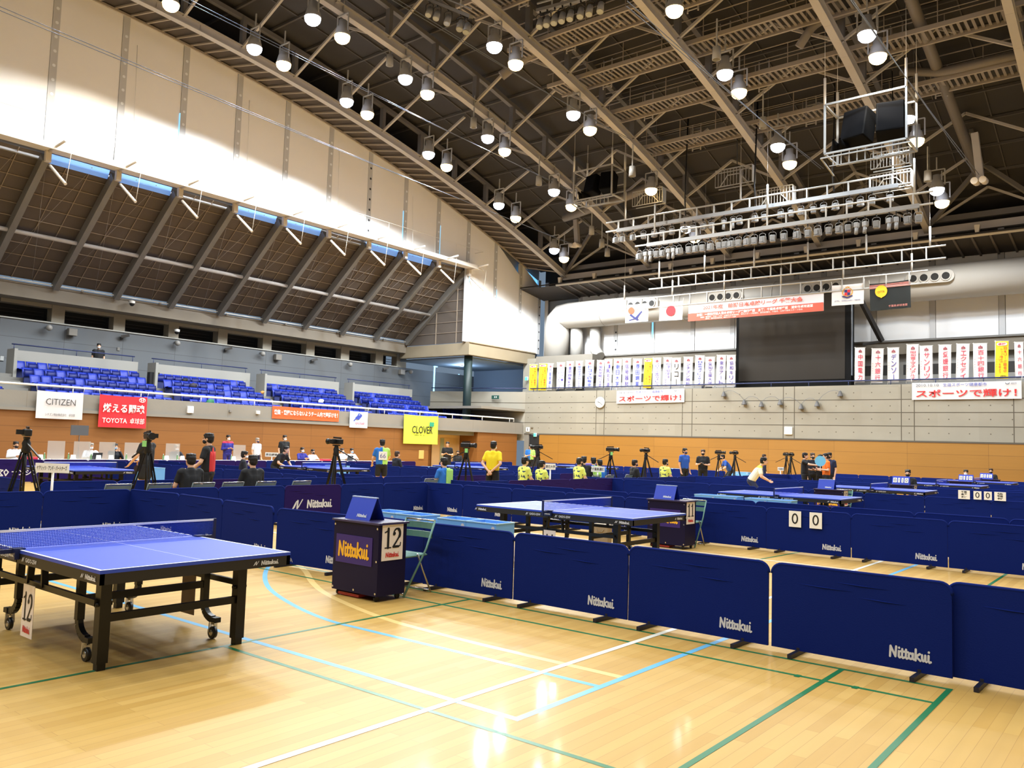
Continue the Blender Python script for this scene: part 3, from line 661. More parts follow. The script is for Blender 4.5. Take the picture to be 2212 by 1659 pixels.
# ------------------------------------------------------------- high bay lamps
HOUS = mat('lamp_housing', (150, 150, 150), .5); LCOOL = mat('lens_cool', (235, 240, 255), .3, emit=16, emit_rgb=(226, 234, 255)); LWARM = mat('lens_warm', (255, 226, 168), .3, emit=15, emit_rgb=(255, 212, 140))
def lamp_proto(kind, power=1.0, cone=150, blend=.45):
    t = thing('high_bay_lamp', '-', 'lamp', (0, 0, 0))
    m = MB(); m.lathe([(.04, .72), (.17, .70), (.18, .46), (.24, .40), (.27, .28), (.31, .12), (.335, .04), (.32, .04), (.30, .10), (.05, .2)], 16); m.build('housing', HOUS, t)
    m = MB(); m.lathe([(.001, -.27), (.12, -.255), (.22, -.20), (.295, -.11), (.32, .0), (.32, .06)], 16); m.build('lens', LCOOL if kind == 'cool' else LWARM, t)
    m = MB(); m.bar((-.34, 0, .2), (-.34, 0, .95), .03, .06); m.bar((.34, 0, .2), (.34, 0, .95), .03, .06); m.bar((-.34, 0, .95), (.34, 0, .95), .06, .04); m.bar((0, 0, .95), (0, 0, 1.55), .05); m.build('yoke', HOUS, t)
    ld = bpy.data.lights.new('lamp_light_'+kind, 'SPOT'); ld.energy = LAMP_W*power*(1.0 if kind == 'cool' else .95); ld.spot_size = R(cone); ld.spot_blend = blend; ld.shadow_soft_size = .15
    ld.color = (.70, .85, 1.0) if kind == 'cool' else (.96, .90, .78)
    lo = bpy.data.objects.new('lamp_light', ld); link(lo, t); lo.location = (0, 0, -.42)
    return t
PC, PW = lamp_proto('cool'), lamp_proto('warm'); PC1, PW1 = lamp_proto('cool', 2.5, 152, .18), lamp_proto('warm', 2.5, 152, .18)
ROWL = [(-30.3, 'row beside the left curtain wall', 'wcwcwcwcwcw', [15.6, 19.4, 20.9, 24.5, 25.8, 30.1, 31.5, 36.0, 37.6, 41.6, 42.7]),
        (-26.2, 'second row from the left wall', 'cwcwcwcw', [19.3, 20.8, 24.4, 25.8, 30.1, 31.45, 35.8, 37.5]),
        (-21.05, 'third row from the left wall', 'cwcwwcw', [24.4, 25.8, 30.1, 31.5, 37.4, 41.45, 42.55]),
        (-13.7, 'fourth row from the left wall', 'wcwcw', [25.8, 30.15, 31.55, 35.9, 37.4]),
        (-8.25, 'fifth row from the left wall', 'cwcwcw', [30.15, 31.55, 35.85, 37.5, 41.45, 42.55])]
for X, nm, kinds, Ys in ROWL:
    n = len(Ys)
    for j, (k, y) in enumerate(zip(kinds, Ys)):
        p = (PC1 if k == 'c' else PW1) if X < -30 else (PC if k == 'c' else PW)
        spawn(p, (X, y, TR(y, 18.6)), 0, '%s high bay lamp, %s from front, %s' % ('cool white' if k == 'c' else 'warm yellow', ORD[j], nm), 'lit high bay lamps')
off = []
for X, y0, nm in ((-30.3, 11.2, ''), (-26.2, 14.6, ''), (-21.05, 19, ''), (-13.7, 20.5, ''), (-8.25, 25.5, ''), (-2.6, 41, ''), (3.4, 41, '')):
    y = y0; k = 0
    while y > -12:
        off.append((X, y, 'cw'[k % 2])); y -= 5.75; k += 1
for j, (X, y, k) in enumerate(off):
    spawn(PC if k == 'c' else PW, (X, y, TR(y, 18.6)), 0, '%s high bay lamp of the rows that run on over the camera' % ('cool' if k == 'c' else 'warm'), 'lamps over the camera '+k)
# unlit fittings
PU = thing('roof_spotlight', '-', 'lamp')
m = MB(); m.lathe([(.03, .5), (.15, .48), (.17, 0), (.14, .0), (.12, .2)], 12); m.build('housing', HOUS, PU)
m = MB(); m.bar((0, 0, .5), (0, 0, 1.6), .05); m.build('stem', HOUS, PU)
for j, (x, y, Y) in enumerate(((648, 10, 22.5), (842, 130, 24), (1023, 265, 29), (1164, 390, 34), (1278, 497, 40), (1300, 525, 41.8), (1312, 545, 42.6), (1548, 115, 28), (1648, 265, 34), (1366, 370, 33.5), (2004, 380, 39.5))):
    spawn(PU, at_y(x, y, Y)-Vector((0, 0, .25)), 0, 'small unlit grey spotlight hanging from the roof steel, %s from the left' % ORD[sorted([648, 842, 1023, 1164, 1278, 1300, 1312, 1366, 1548, 1648, 2004]).index(x)], 'unlit roof spotlights')
# ------------------------------------------------------------- table tennis tables
TTOP = mat('table_top_blue', (52, 78, 192), 0.45, 0, .03, 2, spec=.28); TLINE = mat('table_line', (240, 242, 250), .4)
APR = mat('table_apron_black', (24, 22, 22), .5, 0, .1, 3); NAVY = mat('net_post_navy', (20, 32, 78), .4); TAPE = mat('net_tape', (236, 238, 246), .6)
def netmat():
    m = bpy.data.materials.new('net_mesh'); m.use_nodes = True; nt = m.node_tree; b = nt.nodes['Principled BSDF']
    b.inputs['Base Color'].default_value = (*lin((30, 62, 176)), 1); b.inputs['Roughness'].default_value = .7
    tc = nt.nodes.new('ShaderNodeTexCoord'); sp_ = nt.nodes.new('ShaderNodeSeparateXYZ'); nt.links.new(tc.outputs['Object'], sp_.inputs[0])
    outs = []
    for ax in ('Y', 'Z'):
        a = nt.nodes.new('ShaderNodeMath'); a.operation = 'MODULO'; a.inputs[1].default_value = .0125
        ad = nt.nodes.new('ShaderNodeMath'); ad.operation = 'ADD'; ad.inputs[1].default_value = 4.0
        nt.links.new(sp_.outputs[ax], ad.inputs[0]); nt.links.new(ad.outputs[0], a.inputs[0])
        l = nt.nodes.new('ShaderNodeMath'); l.operation = 'LESS_THAN'; l.inputs[1].default_value = .0042; nt.links.new(a.outputs[0], l.inputs[0]); outs.append(l)
    mx = nt.nodes.new('ShaderNodeMath'); mx.operation = 'MAXIMUM'; nt.links.new(outs[0].outputs[0], mx.inputs[0]); nt.links.new(outs[1].outputs[0], mx.inputs[1])
    nt.links.new(mx.outputs[0], b.inputs['Alpha']); return m
NET = netmat()
I4 = Matrix.Identity(4)
def make_table():
    t = thing('table_tennis_table', '-', 'table tennis table')
    for s in (1, -1):
        m = MB(); m.b2((s*.004, -.7625, .735), (s*1.37, .7625, .76), 0)
        z = .7604; a, b = sorted((s*.004, s*1.37))
        m.b2((a, -.7625, z-.0004), (b, -.7425, z+.0003), 1); m.b2((a, .7425, z-.0004), (b, .7625, z+.0003), 1); m.b2((s*1.35, -.7425, z-.0004), (s*1.37, .7425, z+.0003), 1); m.b2((a, -.0015, z-.0004), (b, .0015, z+.0003), 1)
        m.build('tabletop', [TTOP, TLINE], t)
        m = MB()
        for y in (-.745, .745): m.b2((s*.01, y-.0165, .66), (s*1.368, y+.0165, .735))
        m.b2((s*1.34, -.7615, .66), (s*1.368, .7615, .735)); m.b2((s*.01, -.7, .68), (s*.05, .7, .735))
        for ang, d, x0 in ((-PI/2, .762, 1.16 if s > 0 else -1.33), (PI/2, .762, 1.16 if s < 0 else -1.33)):
            M = facing((0, math.copysign(d, math.sin(ang)), 0), ang); sx = x0 if ang < 0 else x0
            put(m, SWOOSH, M, sx-.07, sx-.02, .68, .715, 1, off=.002); put(m, LOGO, M, sx, sx+.16, .678, .716, 1, off=.002)
            gx = (.10 if s > 0 else -.42) if ang < 0 else (.10 if s < 0 else -.42)
            put(m, SWOOSH, M, gx, gx+.05, .678, .718, 1, off=.002); text(m, 'GADO-25W', M, gx+.07, gx+.27, .682, .714, 1, off=.002, bold=.02)
        M = facing((s*1.368, 0, 0), 0 if s > 0 else PI); put(m, SWOOSH, M, .42, .47, .68, .715, 1, off=.003); put(m, LOGO, M, .49, .65, .678, .716, 1, off=.003)
        m.build('apron', [APR, SILVER], t)
        for y in (-.55, .55):
            m = MB(); m.b2((s*.96, y-.04, .05), (s*1.04, y+.04, .68)); m.b2((s*.97, y-.03, 0), (s*1.03, y+.03, .05)); m.tube([(s*1.0, y+math.copysign(.06, y), .46), (s*1.0, y-math.copysign(.06, y), .46)], .016, 8)
            m.build('leg', BLKMETAL, t)
            m = MB(); m.bar((s*.56, y*.93, .68), (s*.56, y*.93, .28), .055, .05); P = [Vector((s*(.56+.15*(1-math.cos(PI/2*k/6))), y*.93, .28-.12*math.sin(PI/2*k/6))) for k in range(7)]
            for a_, b_ in zip(P[:-1], P[1:]): m.bar(a_, b_, .055, .04, 0, (0, 1, 0))
            m.bar(P[-1], P[-1]+Vector((s*.07, 0, 0)), .055, .04)
            lg = m.build('wheel_leg', BLKMETAL, t)
            c = P[-1]+Vector((s*.0, 0, -.1)); m = MB(); m.tube([(c.x, c.y-.016, .052), (c.x, c.y+.016, .052)], .05, 14, 0); m.tube([(c.x, c.y-.019, .052), (c.x, c.y+.019, .052)], .026, 10, 1)
            m.bar((c.x+.0, c.y-.025, .055), (c.x+.0, c.y-.02, .14), .03, .012, 1); m.bar((c.x, c.y+.025, .055), (c.x, c.y+.02, .14), .03, .012, 1); m.tube([(c.x, c.y, .12), (c.x, c.y, .165)], .022, 8, 1)
            m.build('caster', [BLACK, CHROME], lg)
        m = MB(); m.bar((s*1.0, -.52, .36), (s*1.0, .52, .36), .04, .055); m.bar((s*.56, -.5, .43), (s*.56, .5, .43), .04, .055); m.build('cross_bar', BLKMETAL, t)
    for y in (-.60, .60):
        m = MB(); m.bar((-1.0, y, .475), (1.0, y, .475), .03, .045)
        for x in (-.14, .14): m.bar((x, y, .47), (x*.8, y, .69), .05, .02)
        m.build('side_bar', BLKMETAL, t)
    m = MB(); m.quad((0, -.9, .768), (0, .9, .768), (0, .9, .90), (0, -.9, .90)); nt_ = m.build('net', NET, t)
    m = MB(); m.b2((-.004, -.91, .895), (.004, .91, .9125)); m.build('tape', TAPE, nt_)
    for s in (-1, 1):
        m = MB(); m.b2((-.012, s*.90, .70), (.012, s*.925, .915)); m.b2((-.05, s*.72, .764), (.05, s*.80, .772)); m.b2((-.06, s*.765, .69), (.06, s*.80, .765)); m.b2((-.015, s*.78, .735), (.015, s*.92, .765))
        M = facing((0, s*.80, 0), s*PI/2); put(m, LOGO, M, -.05, .05, .71, .735, 1, off=.002); m.build('net_post', [NAVY, SILVER], t)
    return t
TBL = make_table()
TAB = [(-6.97, 3.41, 'blue table nearest the camera with the number 12 card hanging on its side'),
       (-6.94, 10.34, 'blue table tennis table of the second court, with number 11 card'),
       (-6.78, 18.6, 'blue table tennis table behind the barrier with two zero cards'),
       (-6.62, 25.4, 'fourth blue table tennis table from the camera in the right column'),
       (-6.5, 33.1, 'fifth blue table tennis table from the camera in the right column'),
       (-6.4, 39.6, 'farthest blue table tennis table of the right column, near the back wall'),
       (-21.7, 9.6, 'blue table at the left edge, behind the white team sign on a post'),
       (-21.9, 17.5, 'blue table in the left column where the black shirted player crouches'),
       (-22.2, 25.1, 'blue table in the left column beyond the number 66 player'),
       (-22.2, 33.6, 'farthest blue table of the left column, before the orange back wall')]
for x, y, l in TAB: spawn(TBL, (x, y, 0), 0, l, 'blue table tennis tables')
# number cards hung on the tables
CARD = mat('number_card', (236, 226, 220), .6)
def number_card(loc, ang, s, label, w=.21, h=.40):
    m = MB(); M = facing(loc, ang); m.prism([(-w/2, -h), (w/2, -h), (w/2, 0), (-w/2, 0)], .004, 0, M)
    put(m, numeral_geo(s), M, -w*.40, w*.40, -h*.70, -h*.13, 1, off=.004); put(m, LOGO, M, -w*.32, w*.32, -h*.92, -h*.78, 2, off=.004)
    o = m.build('number_card', [CARD, INK, INKRED]); return tag(o, label, 'number card')
number_card((-6.98, 2.76, .475), -PI/2, '12', 'white card with black 12 hanging under the side of the nearest table')
o = number_card((-7.0, 9.69, .475), -PI/2, '11', 'white card with black 11 hanging under the table of the second court')
m = MB(); M = facing((-6.9, 4.06, .49), PI/2); m.prism([(-.11, -.40), (.11, -.40), (.11, 0), (-.11, 0)], .004, 0, M)
tag(m.build('number_card', mat('card_back', (128, 112, 100), .7)), 'grey back of a card hanging on the far side of the nearest table', 'number card')
m = MB(); m.cbox((0, 0, .19), (.32, .14, .38), .01); m.tube([(-.08, -.075, .30), (-.05, -.08, .25), (.05, -.08, .25), (.08, -.075, .30)], .006, 5)
o = m.build('paper_bag', mat('kraft_brown', (150, 132, 104), .8, 0, .08, 8)); o.location = at_z(1300, 1180, 0.0)+Vector((0, 0, 0)); tag(o, 'brown paper bag standing on the floor under the table of the second court', 'bag')
# ------------------------------------------------------------- barriers
def make_barrier(kind):
    t = thing('court_barrier', '-', 'barrier')
    w, h0, h1, r = .70, .035, .735, .085
    out = [(-w, h0), (w, h0)]+[(w-r+r*math.cos(a*PI/12), h1-r+r*math.sin(a*PI/12)) for a in range(7)]+[(-w+r-r*math.sin(a*PI/12), h1-r+r*math.cos(a*PI/12)) for a in range(7)]
    m = MB(); m.prism(out, .022, 0)
    m.tube([(x, 0, z) for x, z in out[2:]], .0155, 6)
    rnd = random.Random(kind)
    for k in range(3):
        zz = .64-.05*k; a = rnd.uniform(-.62, .2); m.tube([(a, -.009, zz), (a+.2, -.013, zz-.006), (a+rnd.uniform(.3, .5), -.008, zz-.012)], [.003, .007, .002], 5)
    if kind == 'logo': put(m, LOGO, I4, .25, .56, .115, .215, 1, off=.0125)
    if kind == 'plain2': put(m, LOGO, I4, .25, .56, .115, .215, 1, off=.0125)
    if kind == 'purple': put(m, SWOOSH, I4, -.52, -.26, .26, .47, 1, off=.0125); put(m, LOGO, I4, -.16, .48, .28, .46, 1, off=.0125)
    if kind == 'nansin': text(m, 'ナンシン', I4, -.22, .56, .24, .42, 1, off=.0125, bold=.03); put(m, stroke_geo([[(0, 0), (0, 1), (.6, .9), (.1, .5), (.6, 0), (0, 0)], [(1.1, 0), (.8, .6), (1.1, 1), (1.5, .6), (1.1, 0)]], .2), I4, -.60, -.30, .22, .44, 1, off=.0125)
    m.build('cloth', [BARP if kind in ('purple', 'purpleplain', 'nansin') else BAR, SILVER], t)
    for x in (-.47, .47):
        m = MB(); a = rnd.uniform(-.15, .15); m.bar((x-.21*math.sin(a), -.21*math.cos(a), .02), (x+.21*math.sin(a), .21*math.cos(a), .02), .035, .035); m.bar((x, 0, .03), (x, 0, .06), .025); m.build('foot', mat('foot_navy', (20, 22, 40), .5), t)
    return t
BP_ = {k: make_barrier(k) for k in ('logo', 'plain', 'purple', 'purpleplain', 'nansin')}
def barrier(p, q, kind, label, group):
    """panel from ground point p to q, its lettering side to the right-hand side seen from behind (-y when going +x)"""
    a = Vector(p); b = Vector(q); c = (a+b)/2; d = b-a
    o = spawn(BP_[kind], (c.x, c.y, 0), math.atan2(d.y, d.x), label, group); o.scale = (d.length/1.405, 1, 1); return o
def row(xs, y, kinds, nm, y1=None):
    n = len(xs)-1
    for i in range(n):
        k = kinds[i % len(kinds)] if isinstance(kinds, (list, tuple)) else kinds
        colr = {'purple': 'purple lettered barrier', 'purpleplain': 'plain purple barrier', 'logo': 'blue lettered barrier', 'plain': 'plain blue barrier', 'nansin': 'purple katakana barrier'}[k]
        yy = y+.012*((i*7) % 3-1)
        barrier((xs[i], yy), (xs[i+1]-.012, yy+.008), k, '%s, %s from left, %s' % (colr, ORD[i], nm), 'barriers in the '+nm)
def seams(x0, x1, s): 
    k = math.floor((x0-s)/1.412); out = []
    while s+1.412*k < x1: out.append(s+1.412*k); k += 1
    return out
# right courts: rows across
nm = 'front row behind the nearest table'
for i, (p, q) in enumerate((((-13.66, 6.87), (-12.36, 7.02)), ((-12.33, 7.0), (-10.96, 6.92)), ((-10.93, 6.91), (-9.54, 6.80)), ((-9.36, 6.74), (-7.96, 6.86)), ((-7.90, 7.02), (-6.89, 7.02)), ((-6.86, 7.0), (-5.55, 7.03)),
      ((-5.535, 7.035), (-4.13, 7.035)), ((-4.12, 7.035), (-2.735, 7.035)), ((-2.71, 7.04), (-1.315, 7.04)), ((-1.36, 7.10), (.02, 7.07)), ((.04, 7.06), (1.44, 7.06)))):
    barrier(p, q, 'plain' if i == 4 else 'logo', 'blue lettered barrier, %s from left, %s' % (ORD[i], nm), 'barriers in the '+nm)
row(seams(-13.6, 2.0, -2.66), 13.99, 'logo', 'row carrying the two zero cards')
row(seams(-13.4, 1.0, -2.05), 15.47, 'logo', 'row close behind the zero cards')
row(seams(-13.3, .6, -3.3), 22.1, 'logo', 'row beyond the third table')
row(seams(-13.3, -.5, -2.9), 28.3, 'logo', 'fifth row across the right courts')
row(seams(-13.3, -.5, -3.5), 29.9, 'plain', 'sixth row across the right courts')
row(seams(-13.3, -1.5, -3.1), 36.4, 'plain', 'seventh row across the right courts')
row(seams(-13.0, -2, -3.6), 42.6, 'plain', 'last row before the orange back wall')
def col(x, ys, kinds, nm, flip=False):
    for i in range(len(ys)-1):
        k = kinds.get(i, kinds['*']); colr = {'purple': 'purple lettered barrier', 'purpleplain': 'plain purple barrier', 'logo': 'blue lettered barrier', 'plain': 'plain blue barrier', 'nansin': 'purple katakana barrier'}[k]
        p, q = (x, ys[i]), (x+.01, ys[i+1]-.012)
        barrier(p, q, k, '%s, %s from front, %s' % (colr, ORD[i], nm), 'barriers in the '+nm)
A0 = [2.70, 4.10, 5.50, 6.88]; 
col(-13.65, A0, {'*': 'logo'}, 'side line left of the nearest court')
col(-13.64, [7.15, 8.5, 9.95, 11.36, 12.56, 13.95], {'*': 'logo', 2: 'purple', 1: 'plain', 0: 'plain'}, 'side line left of the second court')
col(-13.62, [15.55+1.4*k for k in range(0, 6)], {'*': 'purpleplain', 3: 'purpleplain', 0: 'plain', 1: 'purpleplain', 2: 'purpleplain'}, 'side line left of the third court')
col(-13.60, [22.2+1.4*k for k in range(0, 5)], {'*': 'plain'}, 'side line left of the fourth court')
col(-13.3, [29.9+1.4*k for k in range(0, 9)], {'*': 'plain'}, 'side line left of the far courts')
# left courts
col(-16.15, [6.45+1.4*k for k in range(0, 6)], {'*': 'plain', 2: 'purpleplain'}, 'aisle line right of the left edge table')
col(-16.2, [13.5+1.4*k for k in range(0, 7)], {'*': 'plain', 3: 'purpleplain'}, 'aisle line right of the second left table')
col(-16.5, [21.95+1.4*k for k in range(0, 7)], {'*': 'plain', 1: 'purpleplain', 2: 'purpleplain'}, 'aisle line right of the third left table')
row([-28.2+1.41*k for k in range(0, 9)], 6.42, 'plain', 'row in front of the left edge table')
row([-28.2+1.41*k for k in range(0, 9)], 13.3, 'plain', 'first row behind the left edge table')
row([-28.0+1.41*k for k in range(0, 9)], 15.05, 'plain', 'second row behind the left edge table')
row([-28.0+1.41*k for k in range(0, 9)], 21.4, 'plain', 'row behind the second left table')
row([-28.0+1.41*k for k in range(0, 9)], 22.9, 'plain', 'row close to the third left table')
row([-28.0+1.41*k for k in range(0, 9)], 29.4, 'plain', 'row behind the third left table')
row([-28.0+1.41*k for k in range(0, 9)], 37.4, 'plain', 'last row of the left courts')
col(-28.45, [7.2+1.4*k for k in range(0, 16)], {'*': 'purpleplain', 2: 'nansin', 0: 'plain', 6: 'purpleplain', 9: 'plain', 12: 'purple'}, 'line in front of the officials tables')
col(-28.4, [30.0+1.4*k for k in range(0, 5)], {'*': 'plain', 2: 'purpleplain'}, 'line near the entrance doors')
# ------------------------------------------------------------- umpire desks
DESK = mat('desk_navy', (20, 15, 50), .5, 0, .06, 3, spec=.2); DESKP = mat('desk_panel_purple', (48, 26, 112), .5); TENT = mat('tent_blue', (12, 52, 180), .5)
def make_desk(num):
    t = thing('umpire_desk', '-', 'desk')
    m = MB(); m.b2((-.36, -.20, .06), (.36, .20, .80)); m.build('body', DESK, t)
    m = MB(); m.b2((-.38, -.22, .80), (.38, .22, .82)); m.build('desktop', mat('desktop_dark', (52, 46, 84), .35), t)
    m = MB(); m.b2((-.31, -.206, .36), (.27, -.2, .66)); put(m, LOGO, I4, -.27, .23, .42, .60, 1, off=.208); m.build('sign_panel', [DESKP, GOLD], t)
    for x, y in ((-.3, -.15), (.3, -.15), (.3, .15), (-.3, .15)): m = MB(); m.tube([(x-.012, y, .03), (x+.012, y, .03)], .03, 10); m.build('caster', BLACK, t)
    m = MB(); m.b2((-.30, -.17, .01), (.05, .05, .04)); m.build('base_strip', mat('strip_red', (168, 48, 40), .5), t)
    for x, z in ((-.34, .76), (.34, .76), (.34, .42), (.34, .09), (-.34, .09), (0, .09)): m = MB(); m.disc((x, -.2055, z), .012, (0, -1, 0), 8); m.build('screw', CHROME, t)
    return t
DK = make_desk('')
def tent(loc, label, rz=0):
    t = thing('tabletop_sign', label, 'sign', loc, rz, 'blue folded signs on the umpire desks')
    m = MB(); h, w, d = .235, .20, .11
    for s in (-1, 1): m.add([(-w, s*d, 0), (w, s*d, 0), (w, s*.012, h), (-w, s*.012, h), (-w, s*d-s*.006, 0), (w, s*d-s*.006, 0), (w, s*.006, h), (-w, s*.006, h)], [(0, 1, 2, 3), (7, 6, 5, 4), (0, 3, 7, 4), (1, 5, 6, 2), (0, 4, 5, 1)], 0)
    M = Matrix.Translation((0, -d, 0)) @ Matrix.Rotation(-math.atan2(d-.012, h), 4, 'X'); put(m, LOGO, M, -.02, .14, .03, .07, 1, off=.003); m.build('board', [TENT, SILVER], t)
    m = MB(); m.bar((-w, 0, h+.004), (w, 0, h+.004), .03, .012); m.build('hinge', mat('hinge_pale', (170, 190, 230), .4), t); return t
CHG = mat('chair_green', (92, 134, 122), .45); CHGR = mat('chair_grey_green', (98, 108, 106), .5)
def make_chair():
    t = thing('folding_chair', '-', 'chair')     # faces -y
    m = MB(); m.cbox((0, -.02, .43), (.40, .38, .025), .01); m.build('seat', CHG, t)
    m = MB()
    for z in (.74, .64): m.add([(x*.21, .205+.035*(z-.6)*4+.03*(1-x*x), zz) for zz in (z-.035, z+.035) for x in (-1, -.5, 0, .5, 1)]+[(x*.21, .22+.035*(z-.6)*4+.03*(1-x*x), zz) for zz in (z-.035, z+.035) for x in (-1, -.5, 0, .5, 1)],
        [(i, i+1, i+6, i+5) for i in range(4)]+[(10+i+5, 10+i+6, 10+i+1, 10+i) for i in range(4)]+[(i+5, i+6, i+16, i+15) for i in range(4)]+[(i+1, i, i+10, i+11) for i in range(4)])
    m.build('backrest', CHG, t)
    for s in (-1, 1):
        m = MB(); m.tube([(s*.22, .25, .80), (s*.22, .12, .50), (s*.22, -.22, .01)], .012, 8); m.build('frame_side', CHG if s else CHROME, t)
        m = MB(); m.tube([(s*.20, .0, .45), (s*.20, .24, .01)], .010, 8); m.build('rear_leg', CHROME, t)
    m = MB(); m.tube([(-.22, -.2, .04), (.22, -.2, .04)], .009, 6); m.tube([(-.20, .23, .03), (.20, .23, .03)], .009, 6); m.tube([(-.22, .25, .80), (.22, .25, .80)], .012, 6); m.build('stretcher', CHROME, t)
    return t
CHAIR = make_chair()
for x, y, n, l in ((-6.84, 6.13, '12', 'the nearest court'), (-6.82, 13.05, '11', 'the second court'), (-6.70, 21.3, '10', 'the third court'), (-6.6, 28.0, '9', 'the fourth court'), (-6.4, 35.9, '', 'the fifth court'), (-6.3, 42.0, '', 'the farthest right court')):
    spawn(DK, (x, y, 0), 0, 'dark purple umpire desk with yellow lettering beside %s' % l, 'umpire desks')
    if n:
        tent((x-.10, y, .82), 'blue folded sign standing on the umpire desk of %s' % l)
        c = number_card((x+.363, y-.005, .825), 0, n, 'white number %s card on the umpire desk of %s' % (n, l), .30, .40)
    if y < 25: spawn(CHAIR, (x+.12, y+.41, 0), .04, 'green folding chair behind the umpire desk of %s' % l, 'umpire chairs')
# bench chairs in the aisle
CHAIR2 = copy_tree(CHAIR)
for ch in CHAIR2.children:
    if ch.material_slots and ch.material_slots[0].material == CHG: ch.material_slots[0].link = 'OBJECT'; ch.material_slots[0].material = CHGR
CHAIR2['_used'] = 0
for px_, py_, l in ((242, 1046, 'a'), (331, 1045, 'b'), (425, 1046, 'c'), (489, 1046, 'd'), (560, 1044, 'e'), (637, 1042, 'f'), (917, 1036, 'g')):
    p = at_x(px_, py_, -14.35); i = 'abcdefg'.index(l)
    spawn(CHAIR2, (p.x, p.y, 0), -PI/2, 'grey green folding chair in the aisle, %s from the left behind the blue barriers' % ORD[i], 'folding chairs in the aisle')
for i, (px_, py_) in enumerate(((1275, 1025), (1346, 1028), (1305, 1028))):
    p = at_x(px_, py_, -14.6); spawn(CHAIR2, (p.x, p.y, 0), -PI/2, 'folding chair in the far aisle by the team sign, %s from the left' % ORD[(0, 2, 1)[i]], 'folding chairs in the far aisle')
# ------------------------------------------------------------- sky blue boxes
def make_box():
    t = thing('court_box', '-', 'box')
    w, d, h, e = .25, .18, .70, .012
    m = MB(); m.b2((-w, -d, .0), (w, -d+e, h)); m.b2((-w, d-e, 0), (w, d, h)); m.b2((-w, -d+e, 0), (-w+e, d-e, h)); m.b2((w-e, -d+e, 0), (w, d-e, h)); m.b2((-w, -d, .02), (w, d, .04))
    m.quad((-w+e, -d+e+.001, .35), (w-e, -d+e+.001, .35), (w-e, d-e-.001, .35), (-w+e, d-e-.001, .35), 1)
    Mr = Matrix.Translation((.02, 0, .27)) @ Matrix.Rotation(R(60), 4, 'Y'); put(m, LOGO, Mr, -.22, .22, -.06, .06, 2, off=d+.003)
    m.build('panels', [SKYBLUE, SKYB2, GOLD], t)
    m = MB()
    for a, b in (((-w, -d), (w, -d)), ((w, -d), (w, d)), ((w, d), (-w, d)), ((-w, d), (-w, -d))): m.bar((*a, h), (*b, h), .014, .014)
    m.build('rim', mat('box_rim', (160, 206, 240), .4), t)
    m = MB(); m.disc((w-.05, -d-.004, h-.06), .028, (0, -1, 0), 10); m.build('fastener', SILVER, t)
    return t
BX = make_box()
def boxes(px_, py_, lab, z=.70, n=2):
    p = at_z(px_, py_, z)
    for k in range(n): spawn(BX, (p.x+.25+.505*k, p.y+.18, 0), 0, 'sky blue open box %s, %s one' % (lab, ('left', 'right')[k]), 'sky blue court boxes')
boxes(944.6, 1118.7, 'just behind the front barrier right of the desk'); boxes(826-26, 1103.2, 'behind the umpire desk of the nearest court')
boxes(1500, 1067.8, 'behind the umpire desk of the second court'); boxes(1608.5, 1076, 'before the third table')
boxes(1850, 1054.5, 'before the fourth table, left of the umpire'); boxes(2005, 1047.5, 'before the fifth table')
for x, y, l in ((-23.6, 12.3, 'beside the left edge table'), (-24.9, 20.3, 'beyond the table with the crouching player'), (-23.6, 23.9, 'behind the number 66 player'), (-21.6, 31.6, 'beyond the man in yellow'), (-20.6, 39.5, 'below the orange back wall'), (-16.9, 38.9, 'near the farthest tripods')):
    for k in range(2): spawn(BX, (x+.505*k, y, 0), 0, 'sky blue open box %s, %s one' % (l, ('left', 'right')[k]), 'sky blue court boxes')
# ------------------------------------------------------------- big screen, duct
c = at_y(1714, 746, 46.0); a = at_y(1590, 700, 46.0).x; b = at_y(1838, 700, 46.0).x; z0 = at_y(1714, 833, 46.0).z; z1 = at_y(1714, 640, 46.0).z
t = thing('video_screen', 'huge dark video screen standing on the back gallery', 'screen', ((a+b)/2, 46.1, z0))
w = (b-a)/2; h = z1-z0; m = MB(); m.b2((-w, -.05, 4.41-z0), (w, .5, h)); m.build('cabinet', mat('screen_frame', (10, 10, 11), .7, spec=.15), t)
m = MB(); m.b2((-w+.18, -.07, .32), (w-.32, -.045, h-.02)); m.build('display', mat('screen_dark', (54, 50, 46), .8, spec=.15), t)
m = MB(); m.b2((w-.02, -.04, .5), (w+.05, .1, h-.6)); m.build('side_strip', mat('strip_grey', (120, 128, 140), .5), t)
p = at_y(1855, 640, 46.2); q = at_y(1905, 737, 47.6); m = MB(); m.bar(Vector(p)-Vector(t.location), Vector(q)-Vector(t.location), .22, .22); q2 = at_y(1880, 740, 47.4); m.bar(Vector(q)-Vector(t.location), Vector(q2)-Vector(t.location)-Vector((.4, 0, .1)), .12)
m.build('brace', mat('brace_dark', (44, 43, 44), .5), t)
DUCT = mat('duct_white', (184, 182, 178), .45, 0, .03, .8)
t = thing('air_duct', 'large pale air duct along the top of the back wall', 'duct', (-14, 47.55, 10.95))
m = MB(); xs = at_y(1205, 650, 47.5).x+14
m.tube([(26.9, 0, .0), (xs+1.0, 0, 0), (xs+.45, 0, -.05), (xs+.1, 0, -.35), (xs, 0, -.95), (xs, 0, -3.0)], .92, 24); m.build('main_run', DUCT, t)
for x in (xs+4, xs+10, xs+16, xs+22): m = MB(); m.tube([(x, 0, 0), (x+.05, 0, 0)], .95, 24); m.build('joint', DUCT, t)
